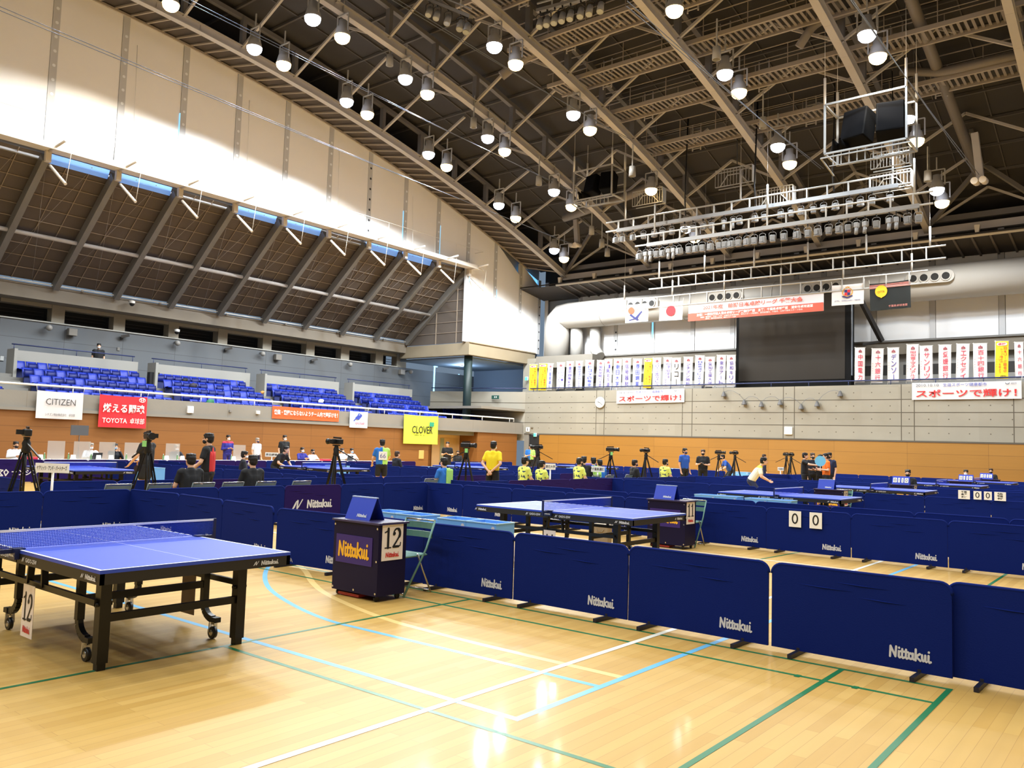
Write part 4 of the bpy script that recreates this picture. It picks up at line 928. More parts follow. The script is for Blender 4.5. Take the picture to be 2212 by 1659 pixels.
for px_ in (1386, 1565, 1775, 2008):
    pp = at_y(px_, 640, 46.5); x = pp.x+14; m = MB(); zc = .12
    out = [(x+.85+.32*math.cos(a_), zc+.32*math.sin(a_)) for a_ in [R(-90+20*k) for k in range(10)]]+[(x-.85+.32*math.cos(a_), zc+.32*math.sin(a_)) for a_ in [R(90+20*k) for k in range(10)]]
    m.prism(out, .5, 0, Matrix.Translation((0, -.82, 0)))
    for k in range(4):
        cx = x-.78+.52*k; m.tube([(cx, -1.06, zc), (cx, -1.12, zc)], .25, 16, 0); m.disc((cx, -1.125, zc), .19, (0, -1, 0), 16, 1)
    m.build('nozzle_plate', [DUCT, mat('nozzle_black', (24, 23, 22), .7)], t)
m = MB(); m.tube([(xs+1.45, .35, -.9), (xs+1.45, .35, -3.0)], .45, 14); m.build('side_pipe', DUCT, t)
m = MB(); m.tube([(xs+2.9, .5, -.9), (xs+2.9, .5, -2.1), (xs+3.0, .4, -2.5), (xs+3.5, .2, -3.0)], .38, 14); m.build('bent_pipe', DUCT, t)
m = MB(); m.b2((XW+1.6, 47.3, 7.2), (xs-14+.6, 47.9, 7.98)); m.b2((xs-14-.9, 46.3, 7.15), (-30.3, 47.2, 7.98)); struct(m, 'trim_60', CONC)
# gallery rail
t = thing('handrail', 'dark blue handrail along the top of the back gallery wall', 'handrail', (-14, YB+.12, 5.38))
m = MB(); m.tube([(-20.6, 0, .24), (22, 0, .24)], .035, 8); m.build('rail', _mats['rail_navy'], t)
for k in range(20): m = MB(); x = -20.3+2.1*k; m.tube([(x, 0, 0), (x, 0, .24)], .02, 6); m.build('post', _mats['rail_navy'], t)
t = thing('handrail', 'dark handrail above the slanting corner wall by the teal column', 'handrail', c0)
m = MB(); dd = Vector((-34.9, YB, 5.38))-Vector(c0); m.tube([(0, .1, .25), dd+Vector((0, .1, .25))], .035, 8); m.build('rail', _mats['rail_navy'], t)
# teal column
p = at_z(998, 873, 4.1); cX, cY = XW-.35, YE+.55
m = MB(); m.tube([(cX, cY, 2.4), (cX, cY, 7.56)], .28, 20); tag(m.build('round_column', mat('column_teal', (22, 42, 44), .5)), 'dark teal round column holding the concrete corner ledge', 'column')
# ------------------------------------------------------------- nobori banners
BNW = mat('banner_white', (212, 209, 210), .85); BNY = mat('banner_yellow', (250, 210, 40), .8); BROWN = mat('ink_maroon', (150, 60, 72), .7); ORG = mat('ink_orange', (226, 96, 30), .7); YBLK = mat('ink_dark', (40, 34, 30), .7)
EMB = stroke_geo([([(0, 0), (1, 0)], .16), ([(.0, .22), (1, .22)], .14), ([(.05, .45), (.95, .45)], .15), ([(.2, .66), (.8, .66)], .15), ([(.5, .5), (.5, 1.0)], .2), ([(.1, .0), (.1, .6)], .16), ([(.9, 0), (.9, .6)], .16)], .15)
def nobori(x0, x1, y0, y1, main, ink, label, sub=None, tilt=0.0, yellow=False, Y=45.2):
    a = at_y(x0, y0, Y); b = at_y(x1, y0, Y); z1_ = a.z; z0_ = at_y((x0+x1)/2, y1, Y).z; w = b.x-a.x; h = z1_-z0_
    t = thing('vertical_banner', label, 'banner', ((a.x+b.x)/2, Y, z0_), 0, 'vertical banners on the back gallery')
    T = Matrix.Rotation(tilt, 4, 'Y')
    m = MB(); nx, nz = 5, 8; vs = [(-w/2+w*k/(nx-1), -.02*math.sin(k*1.4+x0)*(1-j/(nz-1)*.6), h*j/(nz-1)) for j in range(nz) for k in range(nx)]
    m.add(vs, [(j*nx+k, j*nx+k+1, (j+1)*nx+k+1, (j+1)*nx+k) for j in range(nz-1) for k in range(nx-1)], 0, T, True)
    if yellow:
        put(m, stroke_geo([[(0, 0), (1.6, 0)]], 1.0), T, -w*.40, w*.40, h*.885, h*.965, 2, off=.03); text(m, '卓球', T, -w*.3, w*.3, h*.895, h*.955, 3, off=.04, bold=.03)
        vtext(m, '日本リーグ開催中', T, w*.26, w*.24, h*.86, h*.16, 1, .03, .02); vtext(m, 'トップ選手の', T, 0, w*.18, h*.82, h*.42, 1, .03, .01); vtext(m, 'プレーを観よう', T, -w*.14, w*.18, h*.62, h*.14, 1, .03, .01)
        vtext(m, '日本卓球リーグ', T, -w*.38, w*.08, h*.55, h*.1, 4, .03); text(m, 'JTTL', T, -w*.1, w*.42, h*.02, h*.085, 4, off=.03, bold=.03)
        mats = [BNY, ORG, PAPER, INKPINK, YBLK]
    else:
        put(m, EMB, T, -w*.16, w*.20, h*.865, h*.955, 2, off=.03)
        if sub: vtext(m, main, T, w*.24, w*.34, h*.84, h*.3, 1, .03); vtext(m, sub, T, -w*.12, w*.32, h*.82, h*.05, 1, .03)
        else: vtext(m, main, T, w*.05, w*.46, h*.83, h*.05, 1, .03, .008)
        vtext(m, '日本卓球リーグ', T, -w*.40, w*.07, h*.6, h*.1, 3, .03)
        mats = [BNW, ink, BROWN, INKRED]
    m.build('cloth', mats, t)
    m = MB(); P = lambda x, y, z: T @ Vector((x, y, z)); m.tube([P(-w/2-.01, .02, -.1), P(-w/2-.01, .02, h+.05)], .012, 6); m.tube([P(-w/2-.06, .02, h+.02), P(w/2+.03, .02, h+.015)], .010, 6); m.build('pole', WHITE, t)
NB = [(1143, 1162, 788, 843, '', None, None, 1), (1163, 1183, 786, 843, '', None, None, 1), (1181, 1195, 786, 842, '千葉県選抜', INKBLUE, None, 0), (1202, 1221, 784, 840, 'ケアリッツ・', INKPURP, 'アンドパートナーズ', 0),
      (1222, 1239, 782, 839, '豊田自動織機', INKPURP, None, 0), (1243, 1260, 781, 839, '関西卓球アカデミー', INKBLUE, None, 0), (1263, 1284, 779, 838, 'トヨタ自動車', INKBLUE, None, 0), (1287, 1305, 779, 838, '協和発酵バイオ', INKPURP, None, 0),
      (1305, 1323, 777, 838, 'JR北海道', INKPURP, None, 0), (1324, 1343, 776, 838, '朝日大学', INKBLUE, None, 0), (1344, 1364, 775, 838, '信号器材', INKPURP, None, 0), (1366, 1387, 776, 838, '原田鋼業', INKBLUE, None, 0),
      (1389, 1409, 775, 838, '', None, None, 1), (1409, 1429, 774, 837, 'クローバー歯科カスピッズ', INKPURP, None, 0), (1431, 1450, 773, 837, '日野自動車', INKPURP, 'キングフィッシャーズ', 0), (1450, 1472, 774, 836, 'リコー', INK, None, 0),
      (1475, 1497, 772, 836, 'シチズン時計', INKPURP, None, 0), (1499, 1521, 769, 834, '日鉄物流ブレイザーズ', INKBLUE, None, 0), (1522, 1545, 772, 835, '愛知工業大学', INKPURP, None, 0), (1546, 1568, 768, 835, '東京アート', INKPURP, None, 0), (1569, 1590, 768, 835, '協和キリン', INKPURP, None, 0),
      (1845, 1869, 752, 826, '中国電力', INKPINK, None, 0), (1880, 1908, 754, 827, '十六銀行', INKPINK, None, 0), (1916, 1943, 752, 826, 'デンソー', INKPURP, None, 0), (1956, 1984, 745, 824, '昭和電工マテリアルズ', INKPINK, None, 0), (1986, 2016, 748, 824, 'サンリツ', INKPINK, None, 0),
      (2026, 2055, 746, 822, '愛媛銀行', INKPINK, None, 0), (2063, 2093, 744, 822, 'エクセディ', INKPINK, None, 0), (2101, 2133, 743, 820, '百十四銀行', INKPINK, None, 0), (2147, 2178, 738, 818, '', None, None, 1), (2191, 2212, 740, 818, '十六銀行', INKPINK, None, 0)]
for i, (x0, x1, y0, y1, s, ink, sub, ye) in enumerate(NB):
    left = x1 < 1700; k = i if left else i-21
    lab = ('yellow vertical banner with orange characters' if ye else 'white vertical banner with %s characters' % {'ink_blue': 'blue', 'ink_purple': 'violet', 'ink_black': 'black', 'ink_crimson': 'crimson'}[ink.name])
    nobori(x0+1.5, x1-1.5, y0, y1, s, ink, '%s, %s from the left %s the dark screen' % (lab, ORD[k], 'left of' if left else 'right of'), sub, R((i*37 % 5-2)*.5+(1.2 if left else .8)), bool(ye))
# ------------------------------------------------------------- cloth banners with lettering
def flat_banner(name, corners, Y, deco, mats, label, cat='banner', X=None, group=None, wave=.03):
    """cloth between four photographed corners (tl, tr, br, bl) on a wall plane; deco(mb, M, w, h) draws on it"""
    f = (lambda q: at_x(q[0], q[1], X)) if X is not None else (lambda q: at_y(q[0], q[1], Y))
    tl, tr, br, bl = [f(q) for q in corners]
    if X is not None: x0, x1 = (tl.y+bl.y)/2, (tr.y+br.y)/2
    else: x0, x1 = (tl.x+bl.x)/2, (tr.x+br.x)/2
    z1_, z0_ = (tl.z+tr.z)/2, (bl.z+br.z)/2; w, h = x1-x0, z1_-z0_
    loc = (X, (x0+x1)/2, z0_) if X is not None else ((x0+x1)/2, Y, z0_)
    t = thing(name, label, cat, loc, PI/2 if X is not None else 0, group)
    sk = math.atan2(((tr.z+br.z)-(tl.z+bl.z))/2, w) if X is None else 0
    T = Matrix.Rotation(-sk, 4, 'Y')
    m = MB(); nx, nz = 13, 7
    vs = [(-w/2+w*k/(nx-1), -wave*(.5+.5*math.sin(k*1.1+x0))*(1-j/(nz-1)*.7), h*j/(nz-1)-.02*h*math.sin(PI*k/(nx-1))*(j == nz-1)) for j in range(nz) for k in range(nx)]
    m.add(vs, [(j*nx+k, j*nx+k+1, (j+1)*nx+k+1, (j+1)*nx+k) for j in range(nz-1) for k in range(nx-1)], 0, T, True)
    deco(m, T, w, h); m.build('cloth', mats, t)
    m = MB()
    for s in (-1, 1): m.tube([T @ Vector((s*w/2, 0, h)), T @ Vector((s*(w/2+.03), 0, h+.2))], .008, 4)
    m.build('tie_string', WHITE, t)
    return t
O_ = .05
def d_citizen(m, T, w, h): text(m, 'CITIZEN', T, -w*.31, w*.33, h*.50, h*.73, 1, off=O_); text(m, 'シチズン時計株式会社　卓球部', T, -w*.31, w*.33, h*.10, h*.20, 1, off=O_)
flat_banner('hanging_banner', ((79, 843), (180, 849), (177, 907), (77, 903)), 0, d_citizen, [BNW, mat('ink_grey', (70, 66, 66), .7)], 'white banner with black roman letters hanging from the left parapet', X=XL+.12)
REDB = mat('banner_red', (206, 36, 48), .75)
def d_red(m, T, w, h):
    text(m, '燃える闘魂', T, -w*.43, w*.44, h*.46, h*.74, 1, off=O_, bold=.02); text(m, 'TOYOTA', T, -w*.43, w*.08, h*.14, h*.29, 1, off=O_, bold=.01); text(m, '卓球部', T, w*.14, w*.45, h*.13, h*.31, 1, off=O_)
    e = stroke_geo([arc(0, 0, 1, .66, 0, 360, 24), arc(0, 0, .38, .64, 0, 360, 18), arc(0, .30, .72, .3, 0, 360, 18)], .15); put(m, e, T, w*.31, w*.45, h*.82, h*.97, 1, off=O_)
flat_banner('hanging_banner', ((214, 852), (320, 858), (313, 926), (213, 922)), 0, d_red, [REDB, WHITE], 'red banner with white brush characters hanging from the left parapet', X=XL+.12)
ORB = mat('banner_orange', (232, 92, 40), .7)
def d_or(m, T, w, h): text(m, '密集・密接にならないようチーム内で声掛けを！', T, -w*.48, w*.47, h*.32, h*.74, 1, off=O_, bold=.02)
flat_banner('hanging_banner', ((589, 877), (733, 886), (731, 911), (587, 904)), 0, d_or, [ORB, WHITE], 'orange banner with one line of white characters on the left parapet', X=XL+.03, wave=.01)
def d_bird(m, T, w, h):
    put(m, stroke_geo([([(0, 0), (.5, .5), (.8, 1)], .16), ([(.5, .5), (1.2, .75), (.75, .3), (.35, .4)], .3), ([(.8, 1), (1.15, .9)], .12)], .2), T, -w*.32, w*.15, h*.38, h*.90, 1, off=O_); text(m, 'KINGFISHER', T, -w*.2, w*.3, h*.2, h*.34, 2, off=O_, bold=.02)
flat_banner('hanging_banner', ((756, 888), (795, 890), (793, 925), (755, 923)), 0, d_bird, [mat('banner_ice', (214, 230, 246), .7), INKBLUE, INKPINK], 'pale blue square banner with a blue bird on the left parapet', X=XL+.12)
def d_clover(m, T, w, h):
    text(m, 'CLOVER', T, -w*.27, w*.33, h*.36, h*.62, 1, off=O_, bold=.012); text(m, '歯科', T, -w*.2, w*.1, h*.28, h*.32, 1, off=O_)
    for k in range(4): put(m, stroke_geo([(arc(0, 0, .2, .2, 0, 360, 8), .5)], .5), T, w*(.30+.045*math.cos(R(45+90*k)))-w*.038, w*(.30+.045*math.cos(R(45+90*k)))+w*.038, h*(.70+.05*math.sin(R(45+90*k)))-h*.045, h*(.70+.05*math.sin(R(45+90*k)))+h*.045, 2, off=O_)
    put(m, stroke_geo([[(0, 1), (.3, 0)]], .15), T, w*.30, w*.34, h*.58, h*.66, 2, off=O_)
flat_banner('hanging_banner', ((872, 895), (947, 899), (944, 961), (871, 957)), 0, d_clover, [mat('banner_lime', (214, 226, 72), .75), INK, mat('clover_teal', (40, 150, 120), .7)], 'lime green banner with black roman letters and clover on the left parapet', X=XL+.12)
def d_sport(m, T, w, h):
    text(m, 'スポーツで輝け！', T, -w*.46, w*.46, h*.12, h*.58, 1, off=O_, bold=.02); text(m, '2010.10.10', T, -w*.46, -w*.24, h*.76, h*.92, 2, off=O_); text(m, '生涯スポーツ健康都市', T, -w*.2, w*.2, h*.74, h*.94, 3, off=O_)
    put(m, stroke_geo([arc(0, 0, 1, .7, 200, 340, 8)], .3), T, w*.36, w*.40, h*.8, h*.9, 2, off=O_); text(m, '浦安市', T, w*.41, w*.46, h*.8, h*.9, 2, off=O_)
flat_banner('hanging_banner', ((1332, 844), (1479, 839), (1478, 869), (1332, 872)), YB-.08, d_sport, [BNW, INKRED, mat('ink_slate', (90, 96, 110), .7), INKBLUE], 'white banner with red katakana on the back concrete wall, left of the screen', wave=.02)
flat_banner('hanging_banner', ((1970, 827), (2208, 822), (2206, 861), (1970, 864)), YB-.08, d_sport, [BNW, INKRED, _mats['ink_slate'], INKBLUE], 'white banner with red katakana on the back concrete wall, right of the screen', wave=.02)
# battens above the screen with title banner and flags
BAT = mat('batten_white', (176, 174, 170), .45)
def batten(p, q, Y, n, gap, hangers, label, hl=1.9, double=True, r=.045):
    a, b = at_y(*p, Y), at_y(*q, Y); b.z = a.z = (a.z+b.z)/2
    t = thing('pipe_batten', label, 'batten', (a.x, Y, a.z)); L = b.x-a.x
    m = MB(); m.tube([(-.3, 0, 0), (L+.3, 0, 0)], r, 8); m.build('upper_pipe', BAT, t)
    if double:
        m = MB(); m.tube([(-.3, 0, -gap), (L+.3, 0, -gap)], r, 8); m.build('lower_pipe', BAT, t)
        for k in range(n): m = MB(); x = L*(k+.5)/n; m.bar((x, 0, 0), (x, 0, -gap), .10, .05); m.build('spacer', BAT, t)
    for k in range(hangers):
        x = L*(k+.12)/max(1, hangers-.75); m = MB(); m.tube([(x, 0, 0), (x, 0, hl*.55)], .05, 6); m.tube([(x, 0, hl*.55), (x, 0, hl+5.0)], .008, 4); m.build('hanger', BAT, t)
    return t, a, b
BY = 43.6
tF, fa, fb = batten((1337, 652), (1990, 583), BY, 16, .62, 6, 'white double pipe batten carrying the title banner and flags', 1.7)
batten((1412, 604), (2028, 529), 42.4, 14, .60, 6, 'empty white double pipe batten just above the flag batten', 1.8)
TITR = mat('title_red', (236, 92, 74), .7); TITW = mat('title_white', (214, 210, 214), .8)
def d_title(m, T, w, h):
    m.add([(-w/2, -O_, .0), (w/2, -O_, .0), (w/2, -O_, h*.46), (-w/2, -O_, h*.46)], [(0, 1, 2, 3)], 1, T)
    text(m, '2021年度', T, -w*.38, -w*.22, h*.60, h*.86, 1, off=O_+.01, bold=.03); text(m, '前期日本卓球リーグ 千葉大会', T, -w*.185, w*.36, h*.60, h*.87, 1, off=O_+.01, bold=.03)
    text(m, '主催：一般社団法人日本卓球リーグ実業団連盟　主管：千葉県卓球連盟　浦安市卓球連盟', T, -w*.43, w*.43, h*.25, h*.41, 2, off=O_+.01, bold=.02)
    text(m, '後援：観光庁、スポーツ庁、公財日本卓球協会、日刊スポーツ新聞社、読売新聞社、千葉県、公財千葉県スポーツ協会', T, -w*.40, w*.36, h*.13, h*.22, 2, off=O_+.01); text(m, '浦安市、浦安市教育委員会、浦安市スポーツ協会', T, -w*.36, -w*.12, h*.03, h*.11, 2, off=O_+.01)
flat_banner('title_banner', ((1487, 659), (1779, 631), (1780, 672), (1488, 694)), BY, d_title, [TITW, TITR, WHITE], 'long white and red title banner with Japanese lettering above the screen', wave=.01)
def d_jtt(m, T, w, h):
    put(m, stroke_geo([(arc(0, 0, .3, .3, 0, 360, 12), .75)], .7), T, -w*.36, -w*.10, h*.46, h*.84, 1, off=O_); put(m, stroke_geo([([(0, .1), (.5, .25), (1.1, 1)], .12), ([(.1, .7), (.5, .3), (.75, .1)], .2), ([(.62, .15), (.8, .5), (1.1, 1)], .14)], .15), T, -w*.32, w*.25, h*.08, h*.58, 2, off=O_); text(m, 'JTTL', T, w*.22, w*.42, h*.40, h*.50, 2, off=O_)
    text(m, '日本卓球リーグ', T, w*.05, w*.43, h*.12, h*.18, 2, off=O_)
NVY = mat('flag_navy', (36, 40, 104), .7); FRED = mat('flag_red', (220, 36, 44), .7); FORA = mat('flag_vermilion', (234, 84, 50), .7)
flat_banner('flag', ((1351, 659), (1401, 654), (1400, 694), (1351, 698)), BY, d_jtt, [BNW, FORA, NVY], 'white flag with orange dot and navy mark, leftmost flag above the gallery', 'flag')
def d_jp(m, T, w, h): put(m, stroke_geo([(arc(0, 0, .3, .3, 0, 360, 16), .75)], .7), T, -h*.28, h*.28, h*.22, h*.78, 1, off=O_)
flat_banner('flag', ((1425, 654), (1475, 650), (1474, 691), (1424, 693)), BY, d_jp, [BNW, FRED], 'white flag with a plain red disc left of the title banner', 'flag')
def d_crest(m, T, w, h):
    put(m, stroke_geo([arc(0, 0, 1, 1, 120, 420, 20)], .22), T, -w*.17, w*.17, h*.38, h*.80, 1, off=O_)
    for k, (x, z) in enumerate(((-.045, .66), (.045, .66), (-.045, .52), (.045, .52))): m.add([(w*(x-.043), -O_-.01, h*(z-.065)), (w*(x+.043), -O_-.01, h*(z-.065)), (w*(x+.043), -O_-.01, h*(z+.065)), (w*(x-.043), -O_-.01, h*(z+.065))], [(0, 1, 2, 3)], 2 if k in (0, 3) else 3, T)
    put(m, stroke_geo([[(0, .4), (.5, 0), (1, .4)]], .3), T, -w*.17, w*.17, h*.32, h*.44, 2, off=O_+.012); put(m, stroke_geo([[(0, 0), (1, 0)], [(0, 0), (.0, .7), (.25, .2), (.5, .9), (.75, .2), (1, .7), (1, 0)]], .2), T, -w*.06, w*.06, h*.80, h*.90, 1, off=O_)
    text(m, 'JTTL', T, -w*.40, -w*.24, h*.16, h*.24, 2, off=O_); text(m, '一般社団法人日本卓球リーグ実業団連盟', T, -w*.2, w*.4, h*.17, h*.24, 2, off=O_)
flat_banner('flag', ((1796, 617), (1866, 611), (1866, 656), (1797, 661)), BY, d_crest, [BNW, mat('crest_gold', (206, 150, 60), .6), NVY, FRED], 'white flag with a gold and navy crest right of the title banner', 'flag')
def d_blk(m, T, w, h):
    for k in range(5): z = h*(.80+.03*k); m.add([(-w/2, -O_, z), (w/2, -O_, z), (w/2, -O_, z+h*.014), (-w/2, -O_, z+h*.014)], [(0, 1, 2, 3)], 1, T)
    put(m, stroke_geo([(arc(0, .1, .32, .3, 0, 360, 12), .7), ([(0, -.5), (0, -.2)], .24)], .6), T, -w*.36, -w*.06, h*.44, h*.90, 2, off=O_+.01); text(m, 'OTTR', T, -w*.30, -w*.12, h*.62, h*.70, 3, off=O_+.02); text(m, '千葉県卓球連盟', T, -w*.04, w*.42, h*.08, h*.16, 1, off=O_)
flat_banner('flag', ((1880, 613), (1968, 604), (1968, 664), (1880, 673)), BY, d_blk, [mat('flag_black', (14, 20, 18), .7), mat('stripe_pink', (220, 140, 130), .7), mat('flag_gold', (246, 190, 40), .7), mat('ink_umber', (120, 80, 20), .7)], 'black flag with a yellow round fan emblem, rightmost flag above the gallery', 'flag')
# ------------------------------------------------------------- stage light battens
SPOTM = mat('stage_light_white', (150, 150, 150), .4); SPOTG = mat('stage_light_grille', (120, 118, 116), .5); LENSD = mat('stage_lens', (150, 156, 168), .15, .3)
def stage_proto(kind):
    t = thing('stage_light', '-', 'stage light')
    m = MB()
    if kind == 'box':
        m.cbox((0, 0, -.42), (.27, .30, .36), .03, 0, Matrix.Rotation(R(8), 4, 'X'))
        m.b2((-.10, -.165, -.55), (.10, -.15, -.30), 1); m.b2((-.12, -.17, -.62), (.12, .12, -.585), 1)
    elif kind == 'tube':
        m.cbox((0, 0, -.34), (.22, .24, .26), .03); m.tube([(0, -.02, -.46), (0, -.06, -.78)], .085, 12, 0); m.disc((0, -.064, -.79), .075, (0, 0, -1), 12, 1)
    else:
        m.tube([(0, .1, -.26), (0, -.12, -.68)], [.12, .14], 12, 0); m.disc((0, -.125, -.69), .12, (0, -.4, -1), 12, 1)
    m.build('housing', [SPOTM, SPOTG if kind == 'box' else LENSD], t)
    m = MB(); m.tube([(-.17, 0, -.45), (-.17, 0, -.16), (-.10, 0, -.10), (.10, 0, -.10), (.17, 0, -.16), (.17, 0, -.45)], .014, 6); m.build('yoke', BLKMETAL if kind == 'par' else SPOTM, t)
    m = MB(); m.tube([(0, 0, .02), (0, 0, -.11)], .02, 6); m.box((0, 0, 0), (.05, .1, .09)); m.build('clamp', BLKMETAL, t); return t
SPR = {k: stage_proto(k) for k in ('box', 'tube', 'par')}
B1, B2 = 37.0, 36.0
t1, a1, b1 = batten((1320, 479), (1952, 374), B1, 16, .5, 0, 'rear white double batten of the stage light rig', 1)
m = MB(); L1 = b1.x-a1.x; m.b2((.4, -.10, -.62), (L1-.2, .10, -.44)); m.build('cable_tray', SPOTM, t1)
for k in range(3): m = MB(); x = L1*(.3+.25*k); m.tube([(x, .05, -.3), (x-.05, .02, .6), (x+.1, 0, 5.5)], .04, 6); m.build('cable_loom', BLACK, t1)
t2, a2, b2_ = batten((1384, 507), (1998, 419), B2, 15, .5, 0, 'front white double batten of the stage light rig', 1)
m = MB(); L2 = b2_.x-a2.x; m.b2((.4, -.10, -.62), (L2-.2, .10, -.44)); m.build('cable_tray', SPOTM, t2)
for tt, LL in ((t1, L1), (t2, L2)):
    for f in (.06, .5, .97): m = MB(); m.tube([(LL*f, 0, 0), (LL*f, 0, 1.5)], .045, 6); m.tube([(LL*f, 0, 1.5), (LL*f, 0, 6.3)], .008, 4); m.build('hanger', BAT, tt)
R1 = [(1330, 'b'), (1344, 'b'), (1367, 'b'), (1390, 'b'), (1413, 'b'), (1431, 'b'), (1451, 'b'), (1479, 'b'), (1497, 'b'), (1519, 'b'), (1537, 'b'), (1564, 't'), (1584, 't'), (1597, 'b'), (1630, 'b'), (1651, 'b'), (1686, 'b'), (1709, 'b'), (1730, 'b'), (1757, 'b'), (1779, 'b'), (1804, 'b'), (1835, 'b'), (1858, 'b'), (1884, 'b'), (1922, 'b')]
R2 = [(1381, 'b'), (1395, 't'), (1406, 't'), (1418, 'b'), (1431, 'b'), (1444, 't'), (1455, 't'), (1467, 'b'), (1488, 'b'), (1503, 'b'), (1517, 'b'), (1534, 'b'), (1553, 'b'), (1566, 'b'), (1579, 'b'), (1595, 'b'), (1613, 'b'), (1629, 'b'), (1647, 'b'), (1669, 'b'), (1693, 'b'), (1721, 'b'), (1745, 'b'), (1766, 'b'), (1790, 'b'), (1812, 'b'), (1832, 'b'), (1850, 't'), (1869, 't'), (1893, 'b'), (1921, 't'), (1936, 't'), (1960, 'b'), (1984, 'b')]
for (Rw, Yq, zq, nm) in ((R1, B1, a1.z-.62, 'rear'), (R2, B2, a2.z-.62, 'front')):
    for j, (px_, k) in enumerate(Rw):
        lo, hi = -60, 20                                  # x on the batten under this picture column
        for _ in range(40):
            mid = (lo+hi)/2
            if pix((mid, Yq, zq))[0] < px_: lo = mid
            else: hi = mid
        o = spawn(SPR['tube' if k == 't' else 'box'], (lo, Yq, zq-.05), R((j*53 % 7-3)*6), 'white %s stage light, %s from the left on the %s stage batten' % ('tube' if k == 't' else 'box', ORD[j] if j < 35 else str(j), nm), 'stage lights')
        m_ = .82 if nm == 'rear' else .9; o.scale = (m_, m_, m_)
# nearer light bars at the top edge
for bi, (p, q, Y, items, nm) in enumerate((((915, -6), (1018, 36), 23.5, [(930, 6), (948, 12), (972, 22), (998, 34), (1011, 42)], 'left'), ((1160, 24), (1330, -22), 24.0, [(1168, 34), (1184, 29), (1201, 25), (1218, 20), (1236, 15), (1258, 9), (1277, 2), (1300, -6)], 'right'))):
    a, b = at_y(*p, Y), at_y(*q, Y+(-1.8 if bi == 0 else 0))
    t = thing('stage_light_bar', 'grey light bar at the top edge of the picture, %s one' % nm, 'light bar', a)
    m = MB(); m.bar((0, 0, 0), b-a, .16, .12); m.build('tray', SPOTG, t); m = MB(); m.bar((0, 0, .3), b-a+Vector((0, 0, .3)), .05); m.build('pipe', SPOTM, t)
    for k in (.2, .8): m = MB(); m.tube([(b-a)*k, (b-a)*k+Vector((0, 0, 3.2))], .03, 6); m.build('hanger', SPOTM, t)
    for j, (x, y) in enumerate(items):
        f = (x-p[0])/(q[0]-p[0]); c = a+(b-a)*max(0.02, min(1, f)); o = spawn(SPR['par'], c-Vector((0, 0, .08)), .4, 'grey round stage light, %s from the left on the %s bar at the top edge' % (ORD[j], nm), 'round stage lights'); o.scale = (.95, .95, .95)
# speaker frames
SPKM = mat('speaker_black', (8, 8, 9), .8, spec=.08); TUB = mat('frame_tube', (150, 150, 148), .4)
def speakers(p, Y, label, s=1.0, flip=1):
    c = at_y(*p, Y); t = thing('speaker_frame', label, 'speaker', c)
    m = MB(); w, d, h = 1.5*s, .8*s, 1.0*s
    for x, y in ((-w, -d), (w, -d), (w, d), (-w, d)):
        m.bar((x, y, -h), (x, y, h), .07)
    for z in (-h, h):
        for a, b in (((-w, -d), (w, -d)), ((w, -d), (w, d)), ((w, d), (-w, d)), ((-w, d), (-w, -d))): m.bar((*a, z), (*b, z), .07)
    for z in (-.4*h, .1*h): m.bar((-w, d, z), (w, d, z), .05)
    m.build('frame', TUB, t)
    for x, rz in ((.75*s*flip, .18*flip), (-.45*s*flip, -.25*flip)):
        m = MB(); m.cbox((0, 0, 0), (1.0*s, .8*s, 1.3*s), .04, 0, Matrix.Translation((x, 0, .1*s)) @ Matrix.Rotation(rz, 4, 'Z') @ Matrix.Rotation(R(-14), 4, 'X'))
        m.add([(-.44*s, -.405*s, -.58*s), (.44*s, -.405*s, -.58*s), (.44*s, -.405*s, .58*s), (-.44*s, -.405*s, .58*s)], [(0, 1, 2, 3)], 1, Matrix.Translation((x, -.004, .1*s)) @ Matrix.Rotation(rz, 4, 'Z') @ Matrix.Rotation(R(-14), 4, 'X')); m.build('cabinet', [SPKM, mat('speaker_grille', (9, 9, 11), .9, spec=.05)], t)
    for x in (-1.25*s, -1.0*s): m = MB(); m.lathe([(.04, .3), (.1, .1), (.26, -.25), (.24, -.26)], 12, 0, Matrix.Translation((x*flip, -.3*s, -.55*s)) @ Matrix.Rotation(R(60), 4, 'X')); m.build('horn', SPKM, t)
    for x, y in ((-w, -d), (w, -d), (w, d), (-w, d)): m = MB(); m.tube([(x, y, h), (x, y, h+1.1*s)], .05, 6); m.tube([(x, y, h+1.1*s), (x, y, h+3.2)], .008, 4); m.build('hanger', WHITE, t)
    m = MB(); m.bar((-w*1.1, -d, -h*1.15), (w*1.1, -d, -h*1.15), .05); m.bar((-w*1.1, -d, -h*1.15), (-w*1.1, d, -h*1.4), .05)
    for k in range(9): m.bar((-w*.8+k*w*.2, -d*.9, -h*1.0), (-w*.8+k*w*.2, -d*.9, -h*1.5), .03)
    m.bar((-w*.9, -d*.9, -h*1.5), (w*.9, -d*.9, -h*1.5), .03); m.build('lower_rack', TUB, t)
speakers((1294, 402), 36.5, 'black speakers in a white tube frame, left of the stage light battens', .80)
speakers((1880, 276), 32.5, 'black speakers in a white tube frame above the right end of the stage lights', .98)
